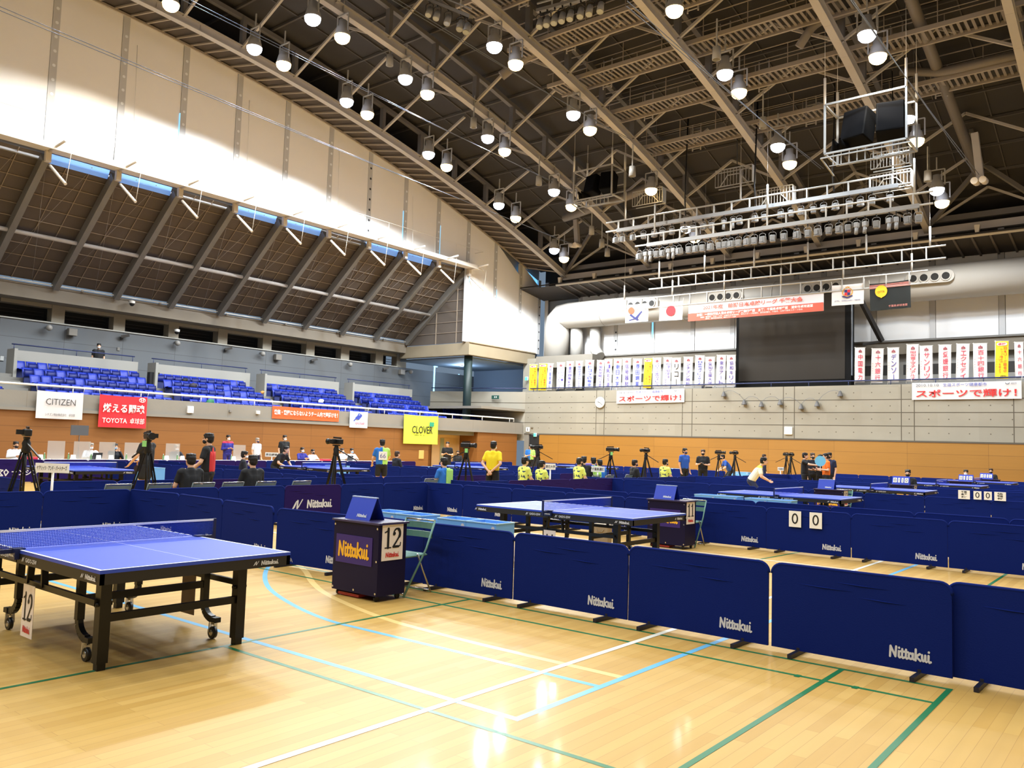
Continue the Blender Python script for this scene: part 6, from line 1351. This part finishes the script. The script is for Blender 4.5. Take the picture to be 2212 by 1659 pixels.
PP = [
 ('seated official in white shirt and black mask at the left end table', 'desk', px_x(34, -30.5), 0, 'jacket', SHW, 'trousers', NAVYC, HAIRB, MKB, SKIN2, 1),
 ('seated official in white shirt and glasses by the standing monitor', 'desk', px_x(197, -30.5), -.2, 'jacket', SHW, 'trousers', NAVYC, HAIRG, MKW, SKIN2, 1),
 ('seated official in dark suit with both hands raised to the chin', 'face', px_x(249, -30.5), 0, 'jacket', SUIT, 'trousers', SUIT, HAIRB, MKBL, SKIN, 1),
 ('seated white haired official in dark suit and white mask', 'desk', px_x(381, -30.5), 0, 'jacket', SUIT, 'trousers', SUIT, HAIRG, MKW, SKIN, 1),
 ('player in black shirt standing behind the tripod, bat in hand', 'reach', px_x(319, -19.3), R(200), 'shirt', SHB, 'shorts', SHB, HAIRB, None, SKIN, 1),
 ('coach in black shirt with white stripes sitting with back turned', 'sit', px_x(415, -14.45), PI, 'shirt', SHB, 'trousers', SHB, HAIRB, None, SKIN, 1.04),
 ('player in black and red shirt standing beside the seated coach', 'reach', px_x(452, -15.35), SL, 'shirt', BKRD, 'shorts', SHB, HAIRB, MKB, SKIN, 1.0),
 ('player in blue and red track jacket standing behind officials table', 'hold', px_x(492, -31.4), -.1, 'jacket', TRKR, 'trousers', TRK, HAIRB, MKW, SKIN, 1.0),
 ('old man in short sleeved white shirt standing behind officials table', 'stand', px_x(555, -31.2), .1, 'shirt', SHW, 'trousers', NAVYC, HAIRG, MKN, SKIN, .95),
 ('tall player in black shirt and white mask standing behind the table', 'stand', px_x(614, -30.9), -.1, 'shirt', SHB, 'shorts', SHB, HAIRB, MKW, SKIN, 1.04),
 ('player in black crouching at the left end of the second left table', 'crouch', px_x(603, -23.9), R(15), 'shirt', SHB, 'shorts', SHB, HAIRB, None, SKIN, 1.0),
 ('umpire in dark suit with long hair sitting in the left courts', 'sit', px_y(528, 14.2), R(60), 'jacket', SUIT, 'trousers', SUIT, HAIRB, MKW, SKIN, .98),
 ('man in black suit sitting in the aisle with back turned', 'sit', px_x(549, -14.45), PI, 'jacket', SHB, 'trousers', SHB, HAIRB, MKW, SKIN, 1.03),
 ('seated player in purple jacket and white mask', 'desk', px_x(653, -30.5), 0, 'jacket', TRKR, 'trousers', TRK, HAIRB, MKW, SKIN, 1),
 ('seated woman in white shirt, dark tie and black mask', 'desk', px_x(676, -30.5), 0, 'jacket', SHW, 'trousers', NAVYC, HAIRB, MKB, SKIN, .94),
 ('seated official in white shirt half behind the middle tripod', 'desk', px_x(739, -30.5), .1, 'jacket', SHW, 'trousers', NAVYC, HAIRBR, MKW, SKIN, 1),
 ('seated official in white shirt with blue mask by a laptop', 'desk', px_x(760, -30.5), -.1, 'jacket', SHW, 'trousers', NAVYC, HAIRB, MKBL, SKIN, 1),
 ('player in blue and green shirt with number 66 on the back', 'reach', px_x(826, -19.35), R(150), 'shirt', BLGR, 'shorts', SHB, HAIRB, None, SKIN, 1.0),
 ('umpire in dark suit sitting beyond the number 66 player', 'sit', px_y(858, 21.9), R(80), 'jacket', SUIT, 'trousers', SUIT, HAIRBR, None, SKIN, 1.02),
 ('player in black shirt standing before the pale door', 'hold', px_x(967, -26.8), TOCAM, 'shirt', SHB, 'shorts', SHB, HAIRB, None, SKIN, 1.0),
 ('woman in black jacket and black mask sitting near the pale door', 'sit', px_x(990, -31.5), TOCAM, 'jacket', SHB, 'trousers', SHB, HAIRB, MKB, SKIN, .98),
 ('player in blue shirt with green towel sitting with back turned', 'sit', px_x(962, -14.45), PI, 'shirt', BLGR, 'shorts', NAVYC, HAIRB, None, SKIN, 1.02),
 ('man in bright yellow shirt standing with hands behind the back', 'behind', px_x(1066, -14.7), R(105), 'shirt', SHY, 'shorts', SHB, HAIRB, MKW, SKIN, 1.02),
 ('player in green and blue shirt standing by the dark doorway', 'hold', px_x(1146, -26.2), TOCAM, 'shirt', BLGR2, 'shorts', SHB, HAIRB, None, SKIN, 1.0),
 ('player in yellow patterned shirt sitting left of the first team sign', 'sit', px_x(1134, -14.6), R(75), 'shirt', PATT, 'shorts', NAVYC, HAIRB, None, SKIN, 1.05),
 ('player in yellow patterned shirt sitting just below the first team sign', 'sit', px_x(1171, -14.3), R(75), 'shirt', PATT, 'shorts', NAVYC, HAIRB, None, SKIN, .98),
 ('player in yellow patterned shirt sitting left of the second team sign', 'sit', px_x(1252, -14.4), R(70), 'shirt', PATT, 'shorts', NAVYC, HAIRB, MKB, SKIN, 1.05),
 ('person in black jacket sitting behind the patterned player', 'sit', px_x(1262, -15.0), R(120), 'jacket', SHB, 'trousers', SHB, HAIRB, None, SKIN, 1.08),
 ('player in blue shirt sitting behind the second team sign', 'sit', px_x(1283, -15.2), R(150), 'shirt', BLGR, 'shorts', NAVYC, HAIRB, None, SKIN, 1.05),
 ('player in blue and green shirt sitting right of the second team sign', 'sit', px_x(1297, -14.9), R(150), 'shirt', BLGR2, 'shorts', NAVYC, HAIRB, None, SKIN, 1.0),
 ('person in black jacket and dark mask sitting between two tripods', 'sit', px_x(1371, -14.4), R(60), 'jacket', SHB, 'trousers', SHB, HAIRB, MKN, SKIN, 1.02),
 ('player in yellow patterned shirt and navy mask sitting alone', 'sit', px_x(1437, -14.3), R(70), 'shirt', PATT, 'shorts', NAVYC, HAIRB, MKN, SKIN, 1.05),
 ('staff member in blue vest standing with grey mask turned aside', 'stand', px_x(1479, -15.0), R(-20), 'shirt', VEST, 'trousers', SHB, HAIRB, MKN, SKIN2, 1.02),
 ('photographer in black shirt with blue straps holding a camera', 'hold', px_x(1519, -14.6), R(-70), 'shirt', SHB, 'trousers', SHB, HAIRBR, MKB, SKIN, 1.0),
 ('person in blue vest bending between the far tripods', 'bend', px_x(1573, -15.8), SL, 'shirt', VEST, 'trousers', SHB, HAIRB, MKB, SKIN, 1.0),
 ('player in yellow shirt and dark blue shorts bending forward', 'bend', px_y(1632, 24.6), R(20), 'shirt', YBL, 'shorts', NAVYC, HAIRB, None, SKIN, 1.0),
 ('person in navy jacket standing behind the bending player', 'stand', px_x(1650, -15.2), SR, 'jacket', NAVYC, 'trousers', NAVYC, HAIRBR, MKN, SKIN, .93),
 ('man in black shirt pointing with one arm into the huddle', 'point', px_y(1738, 30.9), R(10), 'shirt', SHB, 'trousers', SHB, HAIRB, None, SKIN, 1.0),
 ('person in dark shirt at the middle of the huddle', 'stand', px_y(1755, 31.7), TOCAM, 'shirt', SUIT, 'trousers', SHB, HAIRBR, MKB, SKIN, 1.0),
 ('person in black shirt behind the light blue round fan', 'hold', px_y(1773, 31.2), R(-120), 'shirt', SHB, 'trousers', SHB, HAIRB, MKB, SKIN, .97),
 ('player in bright orange shirt standing in the huddle', 'hold', px_y(1785, 30.7), SL, 'shirt', SHOR, 'shorts', SHB, HAIRB, None, SKIN, 1.0),
 ('person in dark shirt at the right end of the huddle', 'stand', px_y(1792, 31.9), R(-100), 'shirt', NAVYC, 'trousers', SHB, HAIRB, MKB, SKIN, 1.02),
 ('umpire in black suit and black mask behind a blue score board', 'sit', px_y(1961, 28.9), R(-85), 'jacket', SHB, 'trousers', SHB, HAIRB, MKB, SKIN, 1.0),
 ('curly haired umpire behind the middle right score board', 'sit', px_y(2086, 36.9), R(-85), 'jacket', SUIT, 'trousers', SHB, HAIRB, MKW, SKIN, .98),
 ('umpire in dark suit behind the far right score board', 'sit', px_y(2140, 43.2), R(-85), 'jacket', SHB, 'trousers', SHB, HAIRBR, MKB, SKIN, 1.0),
]
for a in PP: person(*a)
p = at_x(214, 742, -41.75); person('man in black shirt standing alone at the top of the stands', 'stand', (p.x, p.y, 4.16), R(-20), 'shirt', SHB, 'trousers', SHB, HAIRB, MKW, SKIN, (p.z-4.16)/1.735)
# details worn or held
def at_person(i, lx, ly, lz):
    _, k, loc, ang, *rest = PP[i]; s = rest[-1]; return V(loc)+Matrix.Rotation(ang-PI/2, 3, 'Z') @ (V((lx, ly, lz))*s)
m = MB(); M = Matrix.Translation(at_person(17, 0, -.145, 1.22)) @ Matrix.Rotation(PP[17][3]-PI/2, 4, 'Z'); m.add([(-.13, 0, -.13), (.13, 0, -.13), (.13, 0, .13), (-.13, 0, .13)], [(0, 1, 2, 3)], 0, M); put(m, numeral_geo('66'), M, -.09, .09, -.07, .07, 1, off=.004)
tag(m.build('number_bib', [PAPER, INKPURP]), 'white bib with 66 pinned on the back of the blue and green shirt', 'bib')
def bat_at(c, ang, label):
    t = thing('table_tennis_bat', label, 'bat', c, ang); m = MB(); m.prism([(.078*math.cos(2*PI*k/16), -.13+.082*math.sin(2*PI*k/16)) for k in range(16)], .014); m.build('blade', mat('rubber_dark', (40, 22, 26), .6), t); m = MB(); m.bar((0, 0, -.05), (0, 0, .04), .028, .022); m.build('handle', mat('bat_wood', (180, 130, 80), .5), t)
bat_at(at_person(4, .24, .50, .95), R(40), 'dark table tennis bat held by the player behind the tripod'); bat_at(at_person(10, .14, .62, .55), R(100), 'dark table tennis bat held by the crouching player')
t = thing('handheld_camera', 'black camera held by the photographer in black shirt', 'camera', at_person(33, 0, .30, 1.17), PP[33][3]-PI/2); m = MB(); m.cbox((0, 0, 0), (.15, .08, .10), .01); m.build('camera_body', BLACK, t); m = MB(); m.tube([(0, .04, 0), (0, .18, -.01)], .04, 12); m.build('lens', BLACK, t)
t = thing('round_fan', 'light blue round fan held in the huddle by the orange shirt', 'fan', at_y(1772, 996, 30.35), R(20)); m = MB(); m.tube([(0, -.004, 0), (0, .004, 0)], .19, 20); m.build('blade', mat('fan_blue', (120, 200, 240), .5), t); m = MB(); m.bar((0, 0, -.18), (0, 0, -.36), .02); m.build('handle', WHITE, t)
for i, nm in ((5, 'black shirt'), (21, 'blue shirt')):
    pass
m = MB(); M = Matrix.Translation(at_person(21, .06, -.13, .78)) @ Matrix.Rotation(PP[21][3]-PI/2, 4, 'Z'); m.cbox((0, 0, 0), (.24, .05, .46), .03, 0, M); tag(m.build('towel', mat('towel_green', (168, 222, 120), .9)), 'light green towel hanging over the shoulder of the player in blue', 'towel')
# ------------------------------------------------------------- tripods with video cameras
def make_tripod():
    t = thing('camera_tripod', '-', 'tripod')
    for k in range(3):
        a = R(90+120*k); m = MB(); top = V((.05*math.cos(a), .05*math.sin(a), 1.32)); ft = V((.42*math.cos(a), .42*math.sin(a), .0))
        m.bar(top+V((.02, 0, 0)), top.lerp(ft, .55)+V((.02, 0, 0)), .024); m.bar(top-V((.02, 0, 0)), top.lerp(ft, .55)-V((.02, 0, 0)), .024); m.bar(top.lerp(ft, .45), ft, .028); m.build('leg', BLKMETAL, t)
    m = MB()
    for k in range(3): a = R(90+120*k); m.bar((0, 0, .62), (.22*math.cos(a), .22*math.sin(a), .60), .016)
    m.tube([(0, 0, .60), (0, 0, 1.36)], .02, 8); m.build('spreader', BLKMETAL, t)
    m = MB(); m.lathe([(.05, 1.30), (.075, 1.34), (.06, 1.40), (.07, 1.46), (.045, 1.52), (.05, 1.54)], 12); m.cbox((0, .0, 1.55), (.09, .18, .03), .008); m.build('head', BLACK, t)
    m = MB(); m.bar((.0, -.06, 1.46), (.16, -.50, 1.22), .022); m.build('pan_handle', BLACK, t)
    return t
def make_cam():
    t = thing('video_camera', '-', 'video camera'); m = MB(); m.cbox((0, -.02, .07), (.11, .30, .12), .015); m.bar((0, -.14, .15), (0, .10, .16), .03, .035); m.build('camera_body', BLACK, t)
    m = MB(); m.tube([(0, .12, .07), (0, .22, .07)], .055, 12); m.tube([(0, .22, .07), (0, .29, .07)], [.058, .068], 12); m.build('lens', BLACK, t); m = MB(); m.b2((-.16, -.05, .04), (-.055, .06, .12)); m.build('flip_screen', BLACK, t); return t
TP, VC = make_tripod(), make_cam()
TRI = [(57, -14.9, 'at the left edge', R(165)), (320, -14.95, 'in front of the black shirted player', R(-15)), (727, -14.8, 'in the aisle above the purple lettered barrier', R(185)), (1008, -14.75, 'left of the man in yellow', R(10)), (1163, -17.6, 'before the dark doorway', R(200)), (1320, -14.9, 'right of the second team sign', R(10)), (1396, -14.9, 'beside the seated person in black', R(160)), (1553, -15.3, 'left of the bending person in the blue vest', R(20)), (1588, -15.3, 'right of the bending person in the blue vest', R(160)), (1699, -15.1, 'left of the huddle', R(10)), (1709, -13.9, 'left of the huddle, the nearer of the pair', R(150))]
for px_, X, l, a in TRI:
    b = px_x(px_, X); spawn(TP, b, a-PI/2, 'black video tripod %s' % l, 'video tripods'); spawn(VC, (b[0], b[1], 1.565), a-PI/2, 'black video camera on the tripod %s' % l, 'video cameras')
for i in (1, 3, 5): b = px_x(TRI[i][0], TRI[i][1]); m = MB(); m.b2((-.04, -.002, -.06), (.04, .002, .05)); o = m.build('paper_tag', mat('tag_green', (150, 220, 130), .6)); o.location = V(b)+V((.02, -.02, 1.50))+V((.09, -.11, 0)); o.rotation_euler = (0, 0, R(39)); tag(o, 'small green tag hanging from the tripod %s' % TRI[i][2], 'tag')
# ------------------------------------------------------------- team signs on posts
def team_sign(x0, x1, y0, y1, X, s, label, ang=R(-51)):
    p = at_x((x0+x1)/2, (y0+y1)/2, X); d = (p-CP).dot(CD); w = (x1-x0)/F*d; h = (y1-y0)/F*d*.92
    t = thing('team_sign', label, 'sign', (p.x, p.y, 0), ang+PI/2, 'team signs'); m = MB(); m.b2((-w/2, -.012, p.z-h/2), (w/2, .012, p.z+h/2)); text(m, s, Matrix.Identity(4), -w*.45, w*.45, p.z-h*.26, p.z+h*.26, 1, off=.016, bold=.01); m.build('board', [WHITE, INK], t)
    m = MB(); m.tube([(0, .03, .02), (0, .03, p.z)], .022, 8); m.build('post', WHITE, t); m = MB(); m.lathe([(.001, .03), (.16, .025), (.18, 0)], 14); m.build('base', WHITE, t)
team_sign(77, 149, 1000, 1022, -15.6, 'ケアリッツ・アンド・パートナーズ', 'white team sign with one katakana line on a post at the left')
team_sign(1178, 1200, 1001, 1015, -14.9, '朝日大学', 'small white team sign above the seated patterned players')
team_sign(1277, 1306, 1007, 1020, -14.6, '千葉県選抜', 'white team sign with violet characters before the blue shirts')
team_sign(1680, 1693, 1009, 1017, -14.4, '中国電力', 'tiny white team sign left of the huddle')
team_sign(573, 601, 977, 987, -28.9, '原田鋼業', 'white team sign lying before the standing player in black')
# ------------------------------------------------------------- officials tables and what stands on them
OTC = mat('table_skirt', (52, 44, 140), .75); OTW = mat('table_white', (226, 224, 222), .5)
def make_otable():
    t = thing('officials_table', '-', 'table'); m = MB(); m.b2((-.24, -.89, .68), (.24, .89, .72)); m.build('tabletop', OTW, t); m = MB(); m.b2((.235, -.88, .03), (.25, .88, .68)); m.build('skirt', OTC, t)
    for x in (-.2, .2):
        for y in (-.8, .8): m = MB(); m.tube([(x, y, 0), (x, y, .68)], .018, 6); m.build('leg', CHROME, t)
    return t
OT = make_otable()
for k in range(11): spawn(OT, (-29.55, 9.3+1.82*k, 0), 0, 'long white topped officials table, %s from the front' % ORD[k], 'officials tables')
ACR = mat('acrylic_clear', (226, 222, 214), .15, alpha=.34)
for j, px_ in enumerate((121, 177, 231, 285, 373, 517)):
    p = at_x(px_, 975, -29.5); t = thing('acrylic_screen', 'clear upright screen on the officials table, %s from the left' % ORD[j], 'screen', (p.x, p.y, .72), 0, 'clear screens'); m = MB(); m.b2((-.004, -.28, .0), (.004, .28, .62)); m.build('pane', ACR, t); m = MB(); m.b2((-.08, -.2, 0), (.08, -.18, .02)); m.b2((-.08, .18, 0), (.08, .2, .02)); m.build('foot', WHITE, t)
for j, px_ in enumerate((87, 158, 213, 240, 360, 394, 505, 548)):
    p = at_x(px_, 985, -29.42); m = MB(); m.prism([(-.05, 0), (.05, 0), (0, .16)], .16, 0, Matrix.Rotation(0, 4, 'Z')); o = m.build('name_card', PAPER); o.location = (p.x, p.y, .72); tag(o, 'white folded name card on the officials table, %s from the left' % ORD[j], 'card', 'name cards')
PETG = mat('bottle_green', (120, 160, 110), .2)
for j, px_ in enumerate((96, 148, 197, 273, 291, 353, 383, 500)):
    p = at_x(px_, 985, -29.5); t = thing('drink_bottle', 'small green tea bottle on the officials table, %s from the left' % ORD[j], 'bottle', (p.x, p.y, .72), 0, 'tea bottles'); m = MB(); m.lathe([(.001, 0), (.032, 0), (.032, .13), (.014, .18), (.014, .2)], 10); m.build('bottle', PETG, t); m = MB(); m.lathe([(.016, .2), (.016, .22), (.001, .22)], 8); m.build('cap', WHITE, t)
for j, (px_, l) in enumerate(((206, 'before the official with glasses'), (752, 'before the seated official with blue mask'))):
    p = at_x(px_, 985, -29.6); t = thing('laptop', 'open laptop %s' % l, 'laptop', (p.x, p.y, .72)); m = MB(); m.b2((-.12, -.17, 0), (.12, .17, .02)); m.build('keyboard', GREYM, t); m = MB(); m.add([(.12, -.17, .02), (.12, .17, .02), (.18, .17, .24), (.18, -.17, .24)], [(0, 1, 2, 3)]); m.build('lid', mat('laptop_lid', (60, 62, 66), .4), t)
p = px_x(170, -29.9); t = thing('monitor_stand', 'thin tripod with a small grey monitor behind the officials table', 'monitor', (p[0], p[1], 0)); m = MB(); m.b2((-.02, -.30, 1.55), (.02, .30, 1.90)); m.build('monitor', mat('monitor_grey', (98, 100, 104), .4), t)
m = MB(); m.tube([(0, 0, .5), (0, 0, 1.6)], .015, 6); m.build('pole', BLACK, t)
for k in range(3): a = R(120*k); m = MB(); m.bar((0, 0, .9), (.35*math.cos(a), .35*math.sin(a), 0), .02); m.build('leg', BLACK, t)
for j, px_ in enumerate((62, 703)): p = at_x(px_, 990, -29.4); m = MB(); m.cbox((0, 0, .04), (.2, .5, .08), .01); o = m.build('tray', mat('tray_red', (226, 60, 84), .5)); o.location = (p.x, p.y, .72); tag(o, 'pink red tray on the officials table, %s one' % ('left' if j == 0 else 'right'), 'tray')
# ------------------------------------------------------------- score cards and score boards
def score_card(x0, x1, y0, y1, Y, s, label, words=None, Xp=None):
    a = at_y(x0, (y0+y1)/2, Y) if Xp is None else at_x(x0, (y0+y1)/2, Xp); b = at_y(x1, (y0+y1)/2, Y) if Xp is None else at_x(x1, (y0+y1)/2, Xp)
    f = (lambda q: at_y((x0+x1)/2, q, Y).z) if Xp is None else (lambda q: at_x((x0+x1)/2, q, Xp).z)
    z1_, z0_ = f(y0), f(y1); w = (b-a).length; h = z1_-z0_; c = (a+b)/2
    M = Matrix.Translation((c.x, c.y, z0_)) if Xp is None else facing((c.x, c.y, z0_), 0)
    m = MB(); m.prism([(-w/2, 0), (w/2, 0), (w/2, h), (-w/2, h)], .012, 0, M)
    if words:
        for k, wd_ in enumerate(words): text(m, wd_, M, -w*.25, w*.25, h*(.70-.28*k), h*(.92-.28*k), 1, off=.01, bold=.02)
    else: put(m, numeral_geo(s), M, -w*.26, w*.26, h*.2, h*.86, 1, off=.009)
    tag(m.build('score_card', [PAPER, INK]), label, 'score card')
score_card(1704.5, 1730.5, 1104, 1138.5, 13.945, '0', 'white card with a black 0 on the middle barrier, left of the pair')
score_card(1749, 1775.5, 1107.5, 1142, 13.945, '0', 'white card with a black 0 on the middle barrier, right of the pair')
score_card(2070, 2095, 1059, 1078, 22.05, '', 'white team card left of the far right pair of zeros', ('千葉', '県選', '抜'))
score_card(2103, 2120, 1061, 1079, 22.05, '0', 'white card with 0 on the far right barrier, left of the pair')
score_card(2125.5, 2142.5, 1062, 1080, 22.05, '0', 'white card with 0 on the far right barrier, right of the pair')
score_card(2148, 2173, 1063, 1082, 22.05, '', 'white team card right of the far right pair of zeros', ('信', '号器', '材'))
score_card(332, 341, 1005, 1024, 0, '0', 'white 0 card left of the pair beside the black shirted player', None, -28.41); score_card(343, 353, 1006, 1025, 0, '0', 'white 0 card right of the pair beside the black shirted player', None, -28.41)
def score_board(px_, py_, Y, label):
    p = at_y(px_, py_, Y); t = thing('score_board', label, 'score board', (p.x, p.y, .82)); m = MB(); h = .26; w = .25
    m.add([(-w, -.1, 0), (w, -.1, 0), (w, -.01, h), (-w, -.01, h), (-w, .1, 0), (w, .1, 0), (w, .01, h), (-w, .01, h)], [(0, 1, 2, 3), (5, 4, 7, 6), (3, 2, 6, 7), (0, 3, 7, 4), (1, 5, 6, 2)]); m.build('board', TENT, t)
    for k, (x, ww) in enumerate(((-.165, .055), (-.05, .03), (.05, .03), (.165, .055))): m = MB(); M = Matrix.Translation((x, -.065, .13)) @ Matrix.Rotation(-.33, 4, 'X'); m.add([(-ww, -.006, -.07), (ww, -.006, -.07), (ww, -.006, .08), (-ww, -.006, .08)], [(0, 1, 2, 3)], 0, M); put(m, numeral_geo('0' if k in (0, 3) else '1'), M, -ww*.6, ww*.6, -.045, .055, 1, off=.009); m.build('flip_card', [PAPER, INK], t)
score_board(1947, 1040, 27.9, 'blue flip score board before the umpire with black mask'); score_board(2087, 1031, 35.8, 'blue flip score board before the curly haired umpire'); score_board(2131, 1028, 41.9, 'blue flip score board at the far right')
# ------------------------------------------------------------- belongings left in the stands
def bag(px_, py_, X, sz, m_, label, cat='bag', flat=1.0):
    r0 = min(range(5), key=lambda q: abs(ROWX[q]-X)); sz *= .62; p = at_x(px_, py_, ROWX[r0]+.02); p.z = ROWZ[r0]+(.44 if flat >= 1 else 0)+sz*.62*flat; r_ = random.Random(px_); b = MB(); b.ball((0, 0, 0), (sz*.6, sz, sz*.7*flat), 0, 12, 8); b.ball((.05, sz*.5, sz*.25*flat), (sz*.4, sz*.5, sz*.5*flat), 0, 10, 6); b.ball((0, -sz*.5, -.02), (sz*.45, sz*.5, sz*.55*flat), 0, 10, 6); b.tube([(0, -.1*sz, sz*.6*flat), (.03, 0, sz*1.0*flat), (0, .2*sz, sz*.6*flat)], .015, 5)
    me = remesh(b, .03, 1, cat); me.materials.append(m_); o = bpy.data.objects.new(label.split(' on ')[0].split(' lying ')[0].replace(' ', '_').split('_with')[0] if 0 else cat.replace(' ', '_'), me); link(o); o.location = p; tag(o, label, cat)
CB = mat('bag_black', (20, 20, 24), .7)
bag(400, 803, -40.2, .26, CB, 'black bag on a top row seat of the second stand block'); bag(418, 818, -39.4, .34, mat('bag_violet', (46, 40, 60), .7), 'dark bag with white top lying on the second stand block')
bag(454, 856, -36.6, .34, mat('bag_green', (40, 110, 76), .7), 'green bag standing on the front seats of the second stand block', 'bag', 1.5); bag(593, 858, -36.9, .26, CB, 'black bag at the right end of the second stand block'); bag(605, 872, -36.5, .22, CB, 'black bag on the front row left of the orange banner')
bag(694, 843, -38.6, .30, mat('cloth_left_white', (232, 232, 236), .8), 'white clothes lying on a seat of the third stand block', 'clothes'); bag(588, 838, -39.2, .22, mat('cloth_left_white2', (226, 228, 230), .8), 'white bag on the stairs left of the third stand block', 'bag', .5)
bag(392, 850, -36.7, .2, mat('bag_orange', (232, 150, 70), .7), 'orange bag on the stairs of the second stand block', 'bag', .5); bag(568, 818, -40.0, .2, mat('bag_tan', (206, 140, 70), .7), 'tan bag at the foot of the grey wall right of the second block'); bag(908, 873, -38, .28, CB, 'black bag on a seat near the teal column'); bag(963, 880, -37.0, .26, mat('bag_pale', (190, 205, 232), .7), 'pale bag on the seats right of the teal column')
bag(1010, 872, -38.0, .2, CB, 'black bag beside the small end block of seats')
m = MB(); m.b2((-.15, -.25, 0), (.15, .25, .75)); o = m.build('bin', CB); o.location = at_x(331, 815, -40.7)+V((0, 0, -.5)); tag(o, 'black upright bin between the first two stand blocks', 'bin')
